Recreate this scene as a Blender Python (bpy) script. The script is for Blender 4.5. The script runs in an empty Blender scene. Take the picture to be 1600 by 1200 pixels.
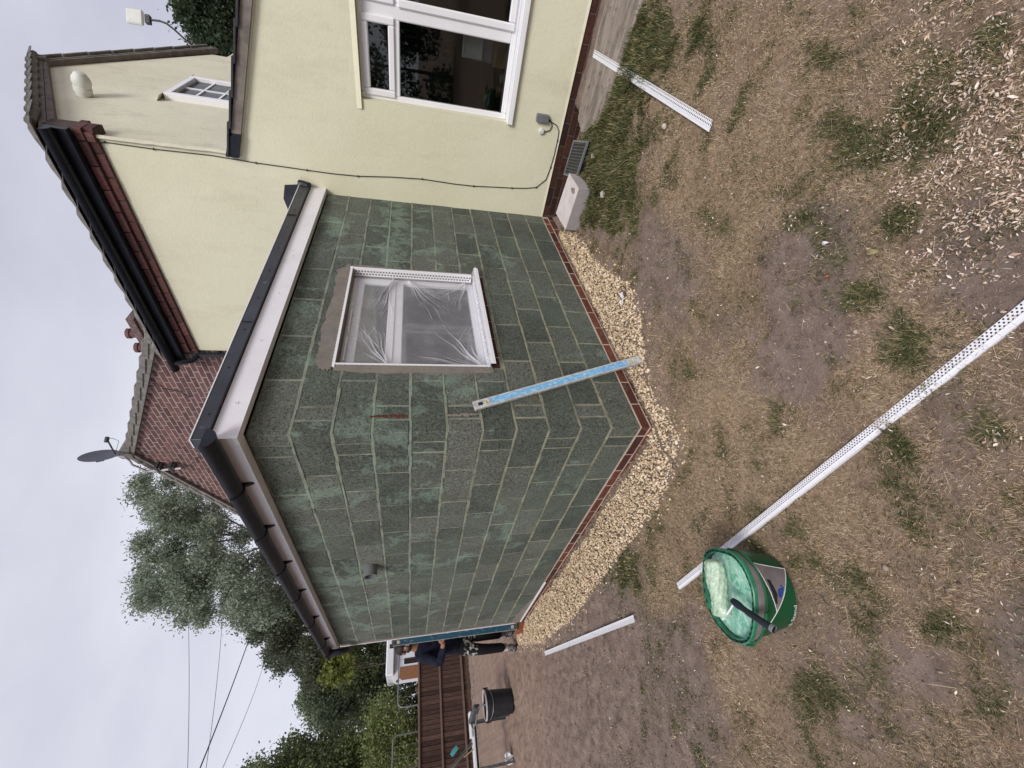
import bpy, bmesh, math, random
import numpy as np
from mathutils import Vector, Matrix

# ------------------------------------------------------------------ camera, sky, sun, exposure
SC = bpy.context.scene
COL = SC.collection
random.seed(7)
RNG = np.random.default_rng(11)
R = math.radians

cam_data = bpy.data.cameras.new('camera')
cam = bpy.data.objects.new('camera', cam_data); COL.objects.link(cam)
CAM = Vector((-1.6035, -2.0783, 1.5635))
fwd = Vector((0.67786445, 0.69624502, -0.23609884))
rgt = Vector((0.71739986, -0.69664097, 0.00536663))
dwn = Vector((-0.16073964, -0.17301512, -0.97171423))
# the photographer held the phone on its side: picture right is down
m = Matrix.Identity(4)
for i in range(3):
    m[i][0] = dwn[i]; m[i][1] = rgt[i]; m[i][2] = -fwd[i]; m[i][3] = CAM[i]
cam.matrix_world = m
cam_data.sensor_width = 36.0; cam_data.lens = 14.545
cam_data.clip_start = 0.05; cam_data.clip_end = 600
SC.camera = cam

SUN_EL, SUN_AZ = 40.0, 219.0      # azimuth counter-clockwise from +X: the bright part of the cloud is behind the camera
world = bpy.data.worlds.new('World'); SC.world = world; world.use_nodes = True
nt = world.node_tree; nt.nodes.clear()
w_out = nt.nodes.new('ShaderNodeOutputWorld'); w_bg = nt.nodes.new('ShaderNodeBackground')
w_sky = nt.nodes.new('ShaderNodeTexSky'); w_sky.sky_type = 'NISHITA'; w_sky.sun_disc = False
w_sky.sun_elevation = R(SUN_EL); w_sky.sun_rotation = R(90 - SUN_AZ)
w_tc = nt.nodes.new('ShaderNodeTexCoord'); w_map = nt.nodes.new('ShaderNodeMapping'); w_map.inputs['Scale'].default_value = (1, 1, 2.2)
w_n = nt.nodes.new('ShaderNodeTexNoise'); w_n.inputs['Scale'].default_value = 1.7; w_n.inputs['Detail'].default_value = 5; w_n.inputs['Roughness'].default_value = .5
w_r = nt.nodes.new('ShaderNodeValToRGB')
w_r.color_ramp.elements[0].position = .3; w_r.color_ramp.elements[0].color = (3.45, 3.46, 4.1, 1)
w_r.color_ramp.elements[1].position = .72; w_r.color_ramp.elements[1].color = (5.25, 5.25, 5.85, 1)
w_mix = nt.nodes.new('ShaderNodeMix'); w_mix.data_type = 'RGBA'; w_mix.inputs[0].default_value = .93
L = nt.links.new
L(w_tc.outputs['Generated'], w_map.inputs[0]); L(w_map.outputs[0], w_n.inputs['Vector']); L(w_n.outputs['Fac'], w_r.inputs[0])
L(w_sky.outputs[0], w_mix.inputs[6]); L(w_r.outputs[0], w_mix.inputs[7]); L(w_mix.outputs[2], w_bg.inputs[0])
w_bg.inputs[1].default_value = 0.1
L(w_bg.outputs[0], w_out.inputs[0])

sun_d = bpy.data.lights.new('sun', 'SUN'); sun = bpy.data.objects.new('sun', sun_d); COL.objects.link(sun)
sun_d.energy = 1.5; sun_d.angle = R(22); sun_d.color = (1, .96, .9)
sd = Vector((math.cos(R(SUN_EL)) * math.cos(R(SUN_AZ)), math.cos(R(SUN_EL)) * math.sin(R(SUN_AZ)), math.sin(R(SUN_EL))))
sun.rotation_euler = sd.to_track_quat('Z', 'Y').to_euler()

SC.view_settings.view_transform = 'Standard'; SC.view_settings.look = 'None'
SC.view_settings.exposure = 0.72; SC.view_settings.gamma = 1.0; SC.view_settings.use_curve_mapping = False
SC.cycles.use_denoising = True
SC.cycles.max_bounces = 8; SC.cycles.transparent_max_bounces = 16

# ------------------------------------------------------------------ helpers
WLOC = {}
def tag(o, label=None, cat=None, group=None, kind=None):
    if label: o['label'] = label
    if cat: o['category'] = cat
    if group: o['group'] = group
    if kind: o['kind'] = kind
    return o

def empty(name, loc, label=None, cat=None, group=None):
    o = bpy.data.objects.new(name, None); COL.objects.link(o); o.location = loc
    o.empty_display_size = .1
    WLOC[o.name] = Vector(loc)
    return tag(o, label, cat, group)

def link(name, me, mat=None, parent=None, origin=None, smooth=False):
    """me holds WORLD coordinates; moved so that origin is the object's own"""
    org = Vector(origin) if origin is not None else (WLOC[parent.name] if parent else Vector((0, 0, 0)))
    if org.length > 0: me.transform(Matrix.Translation(-org))
    if mat:
        for mm in (mat if isinstance(mat, (list, tuple)) else [mat]): me.materials.append(mm)
    if smooth: me.shade_smooth()
    o = bpy.data.objects.new(name, me); COL.objects.link(o)
    if parent:
        o.parent = parent; o.location = org - WLOC[parent.name]
    else:
        o.location = org
    WLOC[o.name] = org
    return o

def npmesh(name, V, F):
    V = np.asarray(V, np.float32); F = np.asarray(F, np.int32)
    me = bpy.data.meshes.new(name)
    me.vertices.add(len(V)); me.vertices.foreach_set('co', V.ravel())
    n, k = F.shape
    me.loops.add(n * k); me.loops.foreach_set('vertex_index', F.ravel())
    me.polygons.add(n); me.polygons.foreach_set('loop_start', np.arange(0, n * k, k, dtype=np.int32))
    me.update(calc_edges=True)
    return me

class MB:
    def __init__(s): s.v = []; s.f = []; s.mi = []
    def add(s, vs, fs, mi=0):
        b = len(s.v); s.v += [tuple(v) for v in vs]; s.f += [tuple(b + i for i in f) for f in fs]; s.mi += [mi] * len(fs); return s
    def box(s, x0, x1, y0, y1, z0, z1, bev=0.0, mi=0):
        return s.obox(((x0 + x1) / 2, (y0 + y1) / 2, (z0 + z1) / 2), (1, 0, 0), (0, 1, 0), (0, 0, 1), abs(x1 - x0) / 2, abs(y1 - y0) / 2, abs(z1 - z0) / 2, bev, mi)
    def obox(s, c, ax, ay, az, hx, hy, hz, bev=0.0, mi=0):
        c = Vector(c); A = [Vector(ax).normalized(), Vector(ay).normalized(), Vector(az).normalized()]; h = (hx, hy, hz)
        def P(p): return c + A[0] * p[0] + A[1] * p[1] + A[2] * p[2]
        if bev <= 0:
            vs = [P((sx * hx, sy * hy, sz * hz)) for sx in (-1, 1) for sy in (-1, 1) for sz in (-1, 1)]
            return s.add(vs, [(0, 1, 3, 2), (4, 6, 7, 5), (0, 4, 5, 1), (2, 3, 7, 6), (0, 2, 6, 4), (1, 5, 7, 3)], mi)
        b = min(bev, min(h) * .9)
        vs = []; idx = {}
        for sx in (-1, 1):
            for sy in (-1, 1):
                for sz in (-1, 1):
                    for a in range(3):
                        p = [sx * hx, sy * hy, sz * hz]
                        for k in range(3):
                            if k != a: p[k] -= (sx, sy, sz)[k] * b
                        idx[(sx, sy, sz, a)] = len(vs); vs.append(P(p))
        fs = []
        def K(sg, a): return idx[(sg[0], sg[1], sg[2], a)]
        for a in range(3):
            o1, o2 = [k for k in range(3) if k != a]
            for sg in (-1, 1):
                q = []
                for (u, w) in ((-1, -1), (1, -1), (1, 1), (-1, 1)):
                    t = [0, 0, 0]; t[a] = sg; t[o1] = u; t[o2] = w; q.append(K(t, a))
                fs.append(q if (sg > 0) == (a != 1) else q[::-1])
        for a in range(3):
            o1, o2 = [k for k in range(3) if k != a]
            for u in (-1, 1):
                for w in (-1, 1):
                    t = [0, 0, 0]; t[o1] = u; t[o2] = w; t0 = t[:]; t1 = t[:]; t0[a] = -1; t1[a] = 1
                    q = [K(t0, o1), K(t1, o1), K(t1, o2), K(t0, o2)]
                    fs.append(q if (u * w > 0) == (a != 1) else q[::-1])
        for sx in (-1, 1):
            for sy in (-1, 1):
                for sz in (-1, 1):
                    q = [K((sx, sy, sz), 0), K((sx, sy, sz), 1), K((sx, sy, sz), 2)]
                    fs.append(q if sx * sy * sz > 0 else q[::-1])
        return s.add(vs, fs, mi)
    def bar(s, p0, p1, w, h, up=(0, 0, 1), bev=0.0, mi=0):
        p0, p1 = Vector(p0), Vector(p1); d = p1 - p0; up = Vector(up)
        if abs(d.normalized().dot(up)) > .97: up = Vector((0, 1, 0))
        x = d.cross(up).normalized(); z = x.cross(d).normalized()
        return s.obox((p0 + p1) / 2, d, x, z, d.length / 2, w / 2, h / 2, bev, mi)
    def tube(s, pts, r, n=8, mi=0, cap=True):
        pts = [Vector(p) for p in pts]; rs = r if isinstance(r, (list, tuple)) else [r] * len(pts)
        rings = []; prev = None; b = len(s.v)
        for i, p in enumerate(pts):
            t = (pts[min(i + 1, len(pts) - 1)] - pts[max(i - 1, 0)]).normalized()
            if prev is None:
                a = t.orthogonal().normalized()
            else:
                a = (prev - t * prev.dot(t)).normalized()
            prev = a; c = t.cross(a)
            rings.append([p + (a * math.cos(2 * math.pi * k / n) + c * math.sin(2 * math.pi * k / n)) * rs[i] for k in range(n)])
        vs = [v for rg in rings for v in rg]; fs = []
        for i in range(len(pts) - 1):
            for k in range(n):
                fs.append((i * n + k, i * n + (k + 1) % n, (i + 1) * n + (k + 1) % n, (i + 1) * n + k))
        if cap:
            fs.append(tuple(range(n))[::-1]); fs.append(tuple((len(pts) - 1) * n + k for k in range(n)))
        return s.add(vs, fs, mi)
    def lathe(s, c, prof, n=24, axis=(0, 0, 1), sx=1.0, sy=1.0, a0=0.0, a1=2 * math.pi, mi=0):
        c = Vector(c); ax = Vector(axis).normalized(); u = ax.orthogonal().normalized() if abs(ax.z) < .99 else Vector((1, 0, 0)); w = ax.cross(u)
        full = abs(a1 - a0 - 2 * math.pi) < 1e-6; m_ = n if full else n + 1
        vs = []
        for (r, h) in prof:
            for k in range(m_):
                t = a0 + (a1 - a0) * k / n
                vs.append(c + u * (r * sx * math.cos(t)) + w * (r * sy * math.sin(t)) + ax * h)
        fs = []
        for i in range(len(prof) - 1):
            for k in range(n):
                k2 = (k + 1) % m_
                fs.append((i * m_ + k, i * m_ + k2, (i + 1) * m_ + k2, (i + 1) * m_ + k))
        return s.add(vs, fs, mi)
    def prism(s, pts, d, mi=0):
        """polygon of 3-D points, extruded by vector d"""
        d = Vector(d); n = len(pts); P = [Vector(p) for p in pts]
        vs = P + [p + d for p in P]
        fs = [tuple(range(n))[::-1], tuple(range(n, 2 * n))] + [(i, (i + 1) % n, n + (i + 1) % n, n + i) for i in range(n)]
        return s.add(vs, fs, mi)
    def mesh(s, name):
        me = bpy.data.meshes.new(name); me.from_pydata([tuple(v) for v in s.v], [], s.f)
        if any(s.mi): me.polygons.foreach_set('material_index', s.mi)
        bm = bmesh.new(); bm.from_mesh(me); bmesh.ops.recalc_face_normals(bm, faces=bm.faces); bm.to_mesh(me); bm.free()
        me.update(); return me
    def build(s, name, mat=None, parent=None, origin=None, smooth=False):
        return link(name, s.mesh(name), mat, parent, origin, smooth)
    def auto(s, name, mat, parent=None, origin=None, ang=35):
        o = link(name, s.mesh(name), mat, parent, origin, True)
        me = o.data
        bm = bmesh.new(); bm.from_mesh(me)
        for e in bm.edges:
            if len(e.link_faces) == 2 and e.calc_face_angle(0) > R(ang): e.smooth = False
        bm.to_mesh(me); bm.free()
        return o

# numpy value noise
def _hash(ix, iy, seed):
    h = (ix.astype(np.int64) * 374761393 + iy.astype(np.int64) * 668265263 + seed * 144665) & 0x7fffffff
    h = ((h ^ (h >> 13)) * 1274126177) & 0x7fffffff
    return ((h ^ (h >> 16)) & 0xffff) / 65535.0
def vnoise(x, y, seed=0):
    ix = np.floor(x); iy = np.floor(y); fx = x - ix; fy = y - iy
    fx = fx * fx * (3 - 2 * fx); fy = fy * fy * (3 - 2 * fy)
    a = _hash(ix, iy, seed); b = _hash(ix + 1, iy, seed); c = _hash(ix, iy + 1, seed); d = _hash(ix + 1, iy + 1, seed)
    return (a * (1 - fx) + b * fx) * (1 - fy) + (c * (1 - fx) + d * fx) * fy
def fbm(x, y, sc, oct=4, seed=0):
    t = 0; amp = .5; tot = 0
    for k in range(oct):
        t = t + amp * vnoise(x * sc, y * sc, seed + k * 17); tot += amp; amp *= .5; sc *= 2.03
    return t / tot

# ------------------------------------------------------------------ materials
class NT:
    def __init__(s, name):
        s.m = bpy.data.materials.new(name); s.m.use_nodes = True; s.t = s.m.node_tree
        s.b = s.t.nodes['Principled BSDF']; s.out = s.t.nodes['Material Output']
        s._pos = None
    def n(s, typ, **kw):
        nd = s.t.nodes.new(typ)
        for k, v in kw.items():
            if k.startswith('i_'): nd.inputs[k[2:].replace('_', ' ')].default_value = v
            else: setattr(nd, k, v)
        return nd
    def l(s, a, b): s.t.links.new(a, b)
    @property
    def pos(s):
        if s._pos is None: s._pos = s.n('ShaderNodeNewGeometry').outputs['Position']
        return s._pos
    def noise(s, scale, detail=4, rough=.55, vec=None, dist=0.0, stretch=None):
        nd = s.n('ShaderNodeTexNoise'); nd.inputs['Scale'].default_value = scale; nd.inputs['Detail'].default_value = detail
        nd.inputs['Roughness'].default_value = rough; nd.inputs['Distortion'].default_value = dist
        v = vec if vec is not None else s.pos
        if stretch:
            mp = s.n('ShaderNodeMapping'); mp.inputs['Scale'].default_value = stretch; s.l(v, mp.inputs[0]); v = mp.outputs[0]
        s.l(v, nd.inputs['Vector']); return nd.outputs['Fac']
    def vor(s, scale, vec=None, feature='F1', out='Distance'):
        nd = s.n('ShaderNodeTexVoronoi'); nd.inputs['Scale'].default_value = scale; nd.feature = feature
        s.l(vec if vec is not None else s.pos, nd.inputs['Vector']); return nd.outputs[out]
    def ramp(s, fac, stops, interp='LINEAR'):
        nd = s.n('ShaderNodeValToRGB'); cr = nd.color_ramp; cr.interpolation = interp
        while len(cr.elements) < len(stops): cr.elements.new(.5)
        for e, (p, c) in zip(cr.elements, stops):
            e.position = p; e.color = (c, c, c, 1) if isinstance(c, (int, float)) else (*c, 1)
        s.l(fac, nd.inputs[0]); return nd.outputs[0]
    def mix(s, fac, a, b, mode='MIX'):
        nd = s.n('ShaderNodeMix', data_type='RGBA', blend_type=mode)
        for sock, v in ((nd.inputs[0], fac), (nd.inputs[6], a), (nd.inputs[7], b)):
            if isinstance(v, (int, float)): sock.default_value = v
            elif isinstance(v, tuple): sock.default_value = (*v, 1)
            else: s.l(v, sock)
        return nd.outputs[2]
    def math(s, op, a, b=0.0, clamp=False):
        nd = s.n('ShaderNodeMath', operation=op); nd.use_clamp = clamp
        for sock, v in ((nd.inputs[0], a), (nd.inputs[1], b)):
            if isinstance(v, (int, float)): sock.default_value = v
            else: s.l(v, sock)
        return nd.outputs[0]
    def objrand(s): return s.n('ShaderNodeObjectInfo').outputs['Random']
    def island(s): return s.n('ShaderNodeNewGeometry').outputs['Random Per Island']
    def sepz(s, k='Z'):
        nd = s.n('ShaderNodeSeparateXYZ'); s.l(s.pos, nd.inputs[0]); return nd.outputs[k]
    def color(s, c):
        if isinstance(c, tuple): s.b.inputs['Base Color'].default_value = (*c, 1)
        else: s.l(c, s.b.inputs['Base Color'])
        return s
    def rough(s, r):
        if isinstance(r, (int, float)): s.b.inputs['Roughness'].default_value = r
        else: s.l(r, s.b.inputs['Roughness'])
        return s
    def spec(s, v): s.b.inputs['Specular IOR Level'].default_value = v; return s
    def bump(s, h, strength=.5, dist=.01):
        nd = s.n('ShaderNodeBump'); nd.inputs['Strength'].default_value = strength; nd.inputs['Distance'].default_value = dist
        s.l(h, nd.inputs['Height'])
        prev = s.b.inputs['Normal'].links
        if prev: s.l(prev[0].from_socket, nd.inputs['Normal'])
        s.l(nd.outputs[0], s.b.inputs['Normal']); return s

def simple(name, col, rough=.6, spec=.3, var=.12, scale=8, bump=.0, bscale=60, metal=0.0, dirt=None, stretch=None):
    t = NT(name)
    lo = tuple(c * (1 - var) for c in col); hi = tuple(min(c * (1 + var), 1) for c in col)
    c = t.ramp(t.noise(scale, 5, .6, stretch=stretch), [(.3, lo), (.7, hi)])
    if dirt:
        c = t.mix(t.ramp(t.noise(scale * 2.3, 6, .7), [(dirt[1], 0.0), (min(dirt[1] + .12, 1), 1.0)]), c, dirt[0])
    t.color(c).rough(rough).spec(spec); t.b.inputs['Metallic'].default_value = metal
    if bump: t.bump(t.noise(bscale, 4), bump, .004)
    return t.m

M = {}
def build_materials():
    # concrete block: dark grey aggregate with a pale green brushed-on wash
    def green_wash(t, base, wash, thr, z_fade=True):
        big = t.noise(2.1, 5, .62, dist=.6)
        brush = t.noise(12, 6, .72, dist=.7)
        f = t.math('ADD', t.math('MULTIPLY', big, .8), t.math('MULTIPLY', brush, .35))
        if z_fade:
            zz = t.n('ShaderNodeMapRange'); zz.inputs['From Min'].default_value = .2; zz.inputs['From Max'].default_value = 1.7
            zz.inputs['To Min'].default_value = -.075; zz.inputs['To Max'].default_value = .03
            t.l(t.sepz(), zz.inputs['Value']); f = t.math('ADD', f, zz.outputs[0])
        mask = t.ramp(f, [(thr, 0.0), (thr + .045, .55), (thr + .15, .9)])
        fine = t.ramp(t.noise(110, 3, .7), [(.32, .25), (.6, 1.0)])
        return t.mix(t.math('MULTIPLY', mask, fine), base, wash)
    t = NT('concrete_block')
    rnd = t.objrand()
    base = t.ramp(rnd, [(0, (.076, .087, .077)), (.5, (.100, .112, .097)), (1, (.130, .138, .121))])
    agg = t.ramp(t.vor(105), [(.04, (.30, .30, .30)), (.32, (.95, .95, .95)), (.7, (1.5, 1.47, 1.38))])
    base = t.mix(1.0, base, agg, 'MULTIPLY')
    base = t.mix(1.0, base, t.ramp(t.noise(42, 6, .8), [(.30, .34), (.42, .85), (.55, 1.05), (.75, 1.65)]), 'MULTIPLY')
    base = t.mix(1.0, base, t.ramp(t.noise(2.6, 6, .7, dist=.5), [(.25, .68), (.5, 1.0), (.75, 1.32)]), 'MULTIPLY')
    base = t.mix(t.ramp(t.noise(1.3, 4), [(.42, 0.0), (.68, .5)]), base, (.125, .155, .130))
    t.color(green_wash(t, base, (.245, .33, .258), .622)).rough(.95).spec(.12)
    t.bump(t.vor(140), .55, .006); t.bump(t.ramp(t.noise(50, 5, .8), [(.34, 0.0), (.45, 1.0)]), .8, .009)
    M['block'] = t.m
    t = NT('mortar')
    base = t.ramp(t.noise(14, 5, .6), [(.25, (.23, .225, .165)), (.75, (.38, .365, .265))])
    zf = t.n('ShaderNodeMapRange'); zf.inputs['From Min'].default_value = .6; zf.inputs['From Max'].default_value = 1.5; t.l(t.sepz(), zf.inputs['Value'])
    base = t.mix(zf.outputs[0], base, t.ramp(t.noise(11, 5, .65), [(.25, (.175, .19, .15)), (.8, (.33, .34, .28))]))
    base = t.mix(t.ramp(t.noise(6, 6, .75, dist=.6), [(.44, 0.0), (.66, .75)]), base, (.10, .105, .088))
    base = t.mix(t.ramp(t.noise(19, 6, .8), [(.33, .9), (.40, 0.0)]), base, (.035, .035, .03))
    t.color(green_wash(t, base, (.27, .36, .27), .59)).rough(.95).spec(.1)
    t.bump(t.noise(60, 4, .7), .6, .006); M['mortar'] = t.m
    # fresh render round the window
    t = NT('wet_render')
    c = t.ramp(t.noise(5, 5, .6), [(.25, (.175, .158, .138)), (.75, (.26, .235, .205))])
    c = t.mix(t.ramp(t.noise(16, 6, .75), [(.5, 0.0), (.7, .5)]), c, (.12, .10, .085))
    t.color(c).rough(.9).spec(.15).bump(t.noise(70, 5, .75), .6, .005).bump(t.noise(9, 3, stretch=(1, 1, .4)), .6, .015); M['render'] = t.m
    # painted cream render
    t = NT('cream_render')
    c = t.ramp(t.noise(.9, 5, .6), [(.3, (.685, .66, .485)), (.7, (.75, .725, .555))])
    c = t.mix(t.ramp(t.noise(2.2, 8, .75, stretch=(1, 1, .3)), [(.5, 0.0), (.78, .42)]), c, (.45, .40, .27))
    c = t.mix(t.ramp(t.noise(7, 8, .8, dist=.8), [(.60, 0.0), (.74, .3)]), c, (.50, .42, .30))
    c = t.mix(t.ramp(t.noise(26, 5, .7), [(.70, 0.0), (.78, .45)]), c, (.4, .35, .26))
    zz = t.n('ShaderNodeMapRange'); zz.inputs['From Min'].default_value = .0; zz.inputs['From Max'].default_value = .5; zz.inputs['To Min'].default_value = .16; zz.inputs['To Max'].default_value = 0; t.l(t.sepz(), zz.inputs['Value'])
    c = t.mix(t.ramp(t.math('ADD', t.noise(13, 8, .8), zz.outputs[0]), [(.66, 0.0), (.80, .3)]), c, (.42, .37, .27))
    t.color(c).rough(.82).spec(.25).bump(t.noise(45, 4, .6), .35, .008).bump(t.noise(3, 3), .25, .02); M['cream'] = t.m
    t = NT('cream_render_weathered')
    c = t.ramp(t.noise(1.2, 5, .6), [(.3, (.64, .615, .475)), (.7, (.73, .705, .565))])
    c = t.mix(t.ramp(t.noise(4, 8, .8, stretch=(1, 1, .5)), [(.53, 0.0), (.72, .5)]), c, (.37, .33, .265))
    c = t.mix(t.ramp(t.noise(11, 8, .8), [(.62, 0.0), (.7, .6)]), c, (.33, .28, .24))
    t.color(c).rough(.88).spec(.2).bump(t.noise(30, 6, .7), .4, .01).bump(t.noise(4, 3), .35, .02); M['cream2'] = t.m
    # bricks
    def brick(name, a, b, c3, spots):
        t = NT(name); rnd = t.objrand()
        c = t.ramp(rnd, [(0, a), (.35, b), (.7, c3), (1, a)])
        c = t.mix(1.0, c, t.ramp(t.noise(35, 5, .7), [(.25, .65), (.75, 1.35)]), 'MULTIPLY')
        c = t.mix(t.ramp(t.noise(14, 6, .7), [(.55, 0.0), (.75, spots)]), c, (.33, .28, .25))
        t.color(c).rough(.9).spec(.15).bump(t.noise(90, 4, .7), .4, .004); return t.m
    M['brick_red'] = brick('brick_red', (.115, .040, .028), (.17, .058, .040), (.052, .026, .023), .35)
    M['brick_old'] = brick('brick_old', (.140, .074, .068), (.185, .098, .088), (.108, .062, .060), .42)
    M['brick_dark'] = brick('brick_dark', (.050, .022, .018), (.080, .032, .024), (.034, .018, .017), .1)
    M['brick_eaves'] = brick('brick_eaves', (.125, .058, .054), (.17, .078, .07), (.085, .042, .042), .2)
    t = NT('brick_wall_far')      # bricks past the first three hundred, joined
    c = t.ramp(t.island(), [(0, (.150, .068, .062)), (.4, (.205, .095, .085)), (.75, (.115, .058, .058)), (1, (.16, .075, .07))])
    t.color(c).rough(.9); M['brick_far'] = t.m
    M['mortar_old'] = simple('mortar_old', (.36, .29, .27), .95, .1, .2, 12, .4, 60)
    M['mortar_dark'] = simple('mortar_dark', (.10, .08, .07), .95, .1, .25, 12, .4, 60)
    M['mortar_pink'] = simple('mortar_pink', (.50, .41, .34), .95, .1, .15, 12, .4, 60)
    # plastics, metals
    M['upvc'] = simple('white_upvc', (.82, .82, .84), .32, .45, .03, 3, 0, dirt=((.5, .48, .47), .68))
    M['fascia'] = simple('white_fascia', (.78, .77, .81), .42, .4, .05, 5, .05, 20, dirt=((.5, .46, .44), .66))
    M['black_plastic'] = simple('black_plastic', (.012, .014, .021), .4, .28, .3, 9, .0, dirt=((.06, .06, .066), .70))
    M['black_trim'] = simple('black_trim', (.028, .031, .042), .4, .45, .4, 4, .06, 30, dirt=((.13, .13, .14), .62))
    M['grey_plastic'] = simple('grey_plastic', (.16, .165, .175), .45, .4, .15, 15)
    M['cable'] = simple('cable_black', (.03, .027, .026), .55, .3, .3, 20)
    M['bead'] = simple('white_bead', (.80, .80, .84), .4, .4, .03, 8, 0, dirt=((.55, .53, .52), .7))
    M['steel'] = simple('galvanised_steel', (.26, .27, .28), .4, .5, .15, 20, 0, metal=.8)
    M['pole'] = simple('pale_pole', (.62, .60, .60), .4, .5, .1, 15, 0, metal=.4)
    M['dish'] = simple('dish_grey', (.115, .12, .155), .5, .4, .15, 9, dirt=((.22, .22, .25), .6))
    M['slate'] = simple('dark_slate', (.05, .05, .055), .75, .25, .3, 9, .4, 40)
    M['tile'] = simple('grey_roof_tile', (.21, .20, .185), .9, .15, .35, 12, .6, 60, dirt=((.24, .23, .19), .58))
    M['tile_brown'] = simple('brown_mortar_verge', (.19, .165, .15), .92, .12, .3, 9, .6, 50, dirt=((.22, .2, .18), .6))
    M['terracotta'] = simple('terracotta', (.26, .088, .045), .7, .25, .25, 14, .2, 60)
    M['chim_pot'] = simple('chimney_pot', (.155, .083, .078), .8, .2, .2, 10, .2, 30)
    M['chim'] = simple('chimney_brick', (.155, .105, .10), .95, .1, .45, 16, .8, 40, dirt=((.3, .27, .24), .55))
    M['white_vent'] = simple('white_vent_plastic', (.66, .67, .63), .5, .4, .06, 12, 0, dirt=((.3, .32, .3), .6))
    M['concrete'] = simple('old_concrete', (.26, .22, .19), .95, .1, .45, 6, .9, 40, dirt=((.12, .098, .08), .54), stretch=(2.4, .5, 1))
    M['white_block'] = simple('whitewashed_block', (.66, .60, .60), .9, .15, .12, 9, .3, 50, dirt=((.40, .34, .28), .66))
    M['grey_block'] = simple('grey_block', (.36, .33, .33), .95, .1, .1, 8, .3, 60)
    M['timber_plain'] = simple('fence_timber', (.066, .039, .031), .85, .2, .45, 6, .5, 30, stretch=(8, 8, .7), dirt=((.15, .10, .085), .62))
    t = NT('fence_board_timber')
    c = t.ramp(t.noise(7, 6, .65, stretch=(8, 8, .7)), [(.28, (.040, .024, .020)), (.55, (.075, .045, .036)), (.8, (.14, .095, .08))])
    c = t.mix(1.0, c, t.ramp(t.objrand(), [(0, .62), (.5, 1.0), (1, 1.45)]), 'MULTIPLY')
    t.color(c).rough(.9).spec(.15).bump(t.noise(30, 4, .7, stretch=(6, 6, .5)), .6, .01); M['timber'] = t.m
    M['timber_rail'] = simple('fence_rail_timber', (.125, .085, .066), .85, .2, .3, 8, .3, 30, stretch=(.8, 8, 8))
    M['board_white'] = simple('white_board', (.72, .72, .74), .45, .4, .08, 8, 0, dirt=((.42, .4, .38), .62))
    M['dark_metal'] = simple('dark_tool_metal', (.055, .055, .06), .5, .5, .5, 20, dirt=((.3, .3, .31), .6))
    M['teal'] = simple('teal_plastic', (.07, .33, .36), .5, .4, .2, 20)
    M['wood_light'] = simple('light_wood', (.34, .21, .11), .7, .3, .2, 20)
    M['van_white'] = simple('white_vehicle_paint', (.78, .78, .83), .3, .5, .04, 3, 0, dirt=((.55, .56, .66), .66))
    M['van_tan'] = simple('tan_panel', (.30, .135, .07), .5, .3, .12, 5, 0, stretch=(1, 1, 12))
    M['van_dark'] = simple('dark_window', (.035, .025, .026), .2, .5, .5, 10)
    M['bag'] = simple('white_bag', (.70, .69, .70), .5, .4, .12, 18, .3, 40)
    M['bucket_black'] = simple('black_rubber', (.013, .014, .019), .55, .4, .5, 12, .1, 40, dirt=((.26, .26, .28), .70))
    M['plaster_dry'] = simple('dried_plaster', (.44, .41, .39), .9, .1, .2, 15, .5, 50)
    M['stone'] = simple('pale_stone', (.52, .47, .40), .9, .15, .2, 30, .4, 60)
    M['green_plastic'] = simple('green_plastic', (.006, .105, .036), .32, .5, .2, 6, 0, dirt=((.06, .28, .16), .72))
    M['green_rim'] = simple('green_rim_painted', (.025, .19, .105), .38, .5, .3, 14, 0, dirt=((.22, .48, .36), .62))
    M['label_green'] = simple('label_green', (.005, .070, .026), .38, .45, .12, 4)
    M['label_grey'] = simple('label_grey', (.20, .17, .175), .5, .3, .25, 10)
    M['label_dark'] = simple('label_dark', (.02, .02, .022), .5, .3, .2, 10)
    M['label_blue'] = simple('label_blue', (.02, .06, .24), .5, .3, .2, 10)
    M['label_white'] = simple('label_white', (.70, .72, .70), .5, .3, .03, 10)
    t = NT('wet_green_paint')
    c = t.ramp(t.noise(17, 8, .75, dist=1.2), [(.25, (.06, .27, .17)), (.44, (.15, .42, .30)), (.56, (.38, .62, .51)), (.70, (.70, .78, .72))])
    t.color(c).rough(.3).spec(.5).bump(t.noise(40, 4, .6), .4, .004); M['paint'] = t.m
    t = NT('plastic_wrapped_sleeve')
    c = t.ramp(t.noise(22, 6, .7, dist=1.0), [(.3, (.28, .44, .29)), (.55, (.46, .58, .44)), (.75, (.70, .73, .68))])
    t.color(c).rough(.28).spec(.6).bump(t.noise(40, 4, .6, dist=1.5), .7, .008); M['sleeve'] = t.m
    t = NT('spirit_level_blue')
    c = t.ramp(t.noise(30, 5, .6), [(.3, (.10, .33, .58)), (.7, (.18, .46, .72))])
    c = t.mix(t.ramp(t.noise(60, 8, .8, stretch=(1, 1, .6)), [(.51, 0.0), (.62, 1.0)]), c, (.58, .62, .64))
    t.color(c).rough(.45).spec(.4); M['level'] = t.m
    t = NT('spirit_level_dark_blue')
    c = t.ramp(t.noise(25, 5, .6), [(.3, (.008, .050, .085)), (.7, (.016, .08, .13))])
    c = t.mix(t.ramp(t.noise(30, 7, .75, stretch=(1, 1, .4)), [(.58, 0.0), (.64, .8)]), c, (.40, .42, .42))
    t.color(c).rough(.5).spec(.35); M['level2'] = t.m
    M['level_grey'] = simple('worn_aluminium', (.50, .50, .49), .5, .5, .3, 30, 0, metal=.15)
    t = NT('vial'); t.color((.35, .42, .08)).rough(.15); M['vial'] = t.m
    # glass
    t = NT('window_glass')
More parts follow.
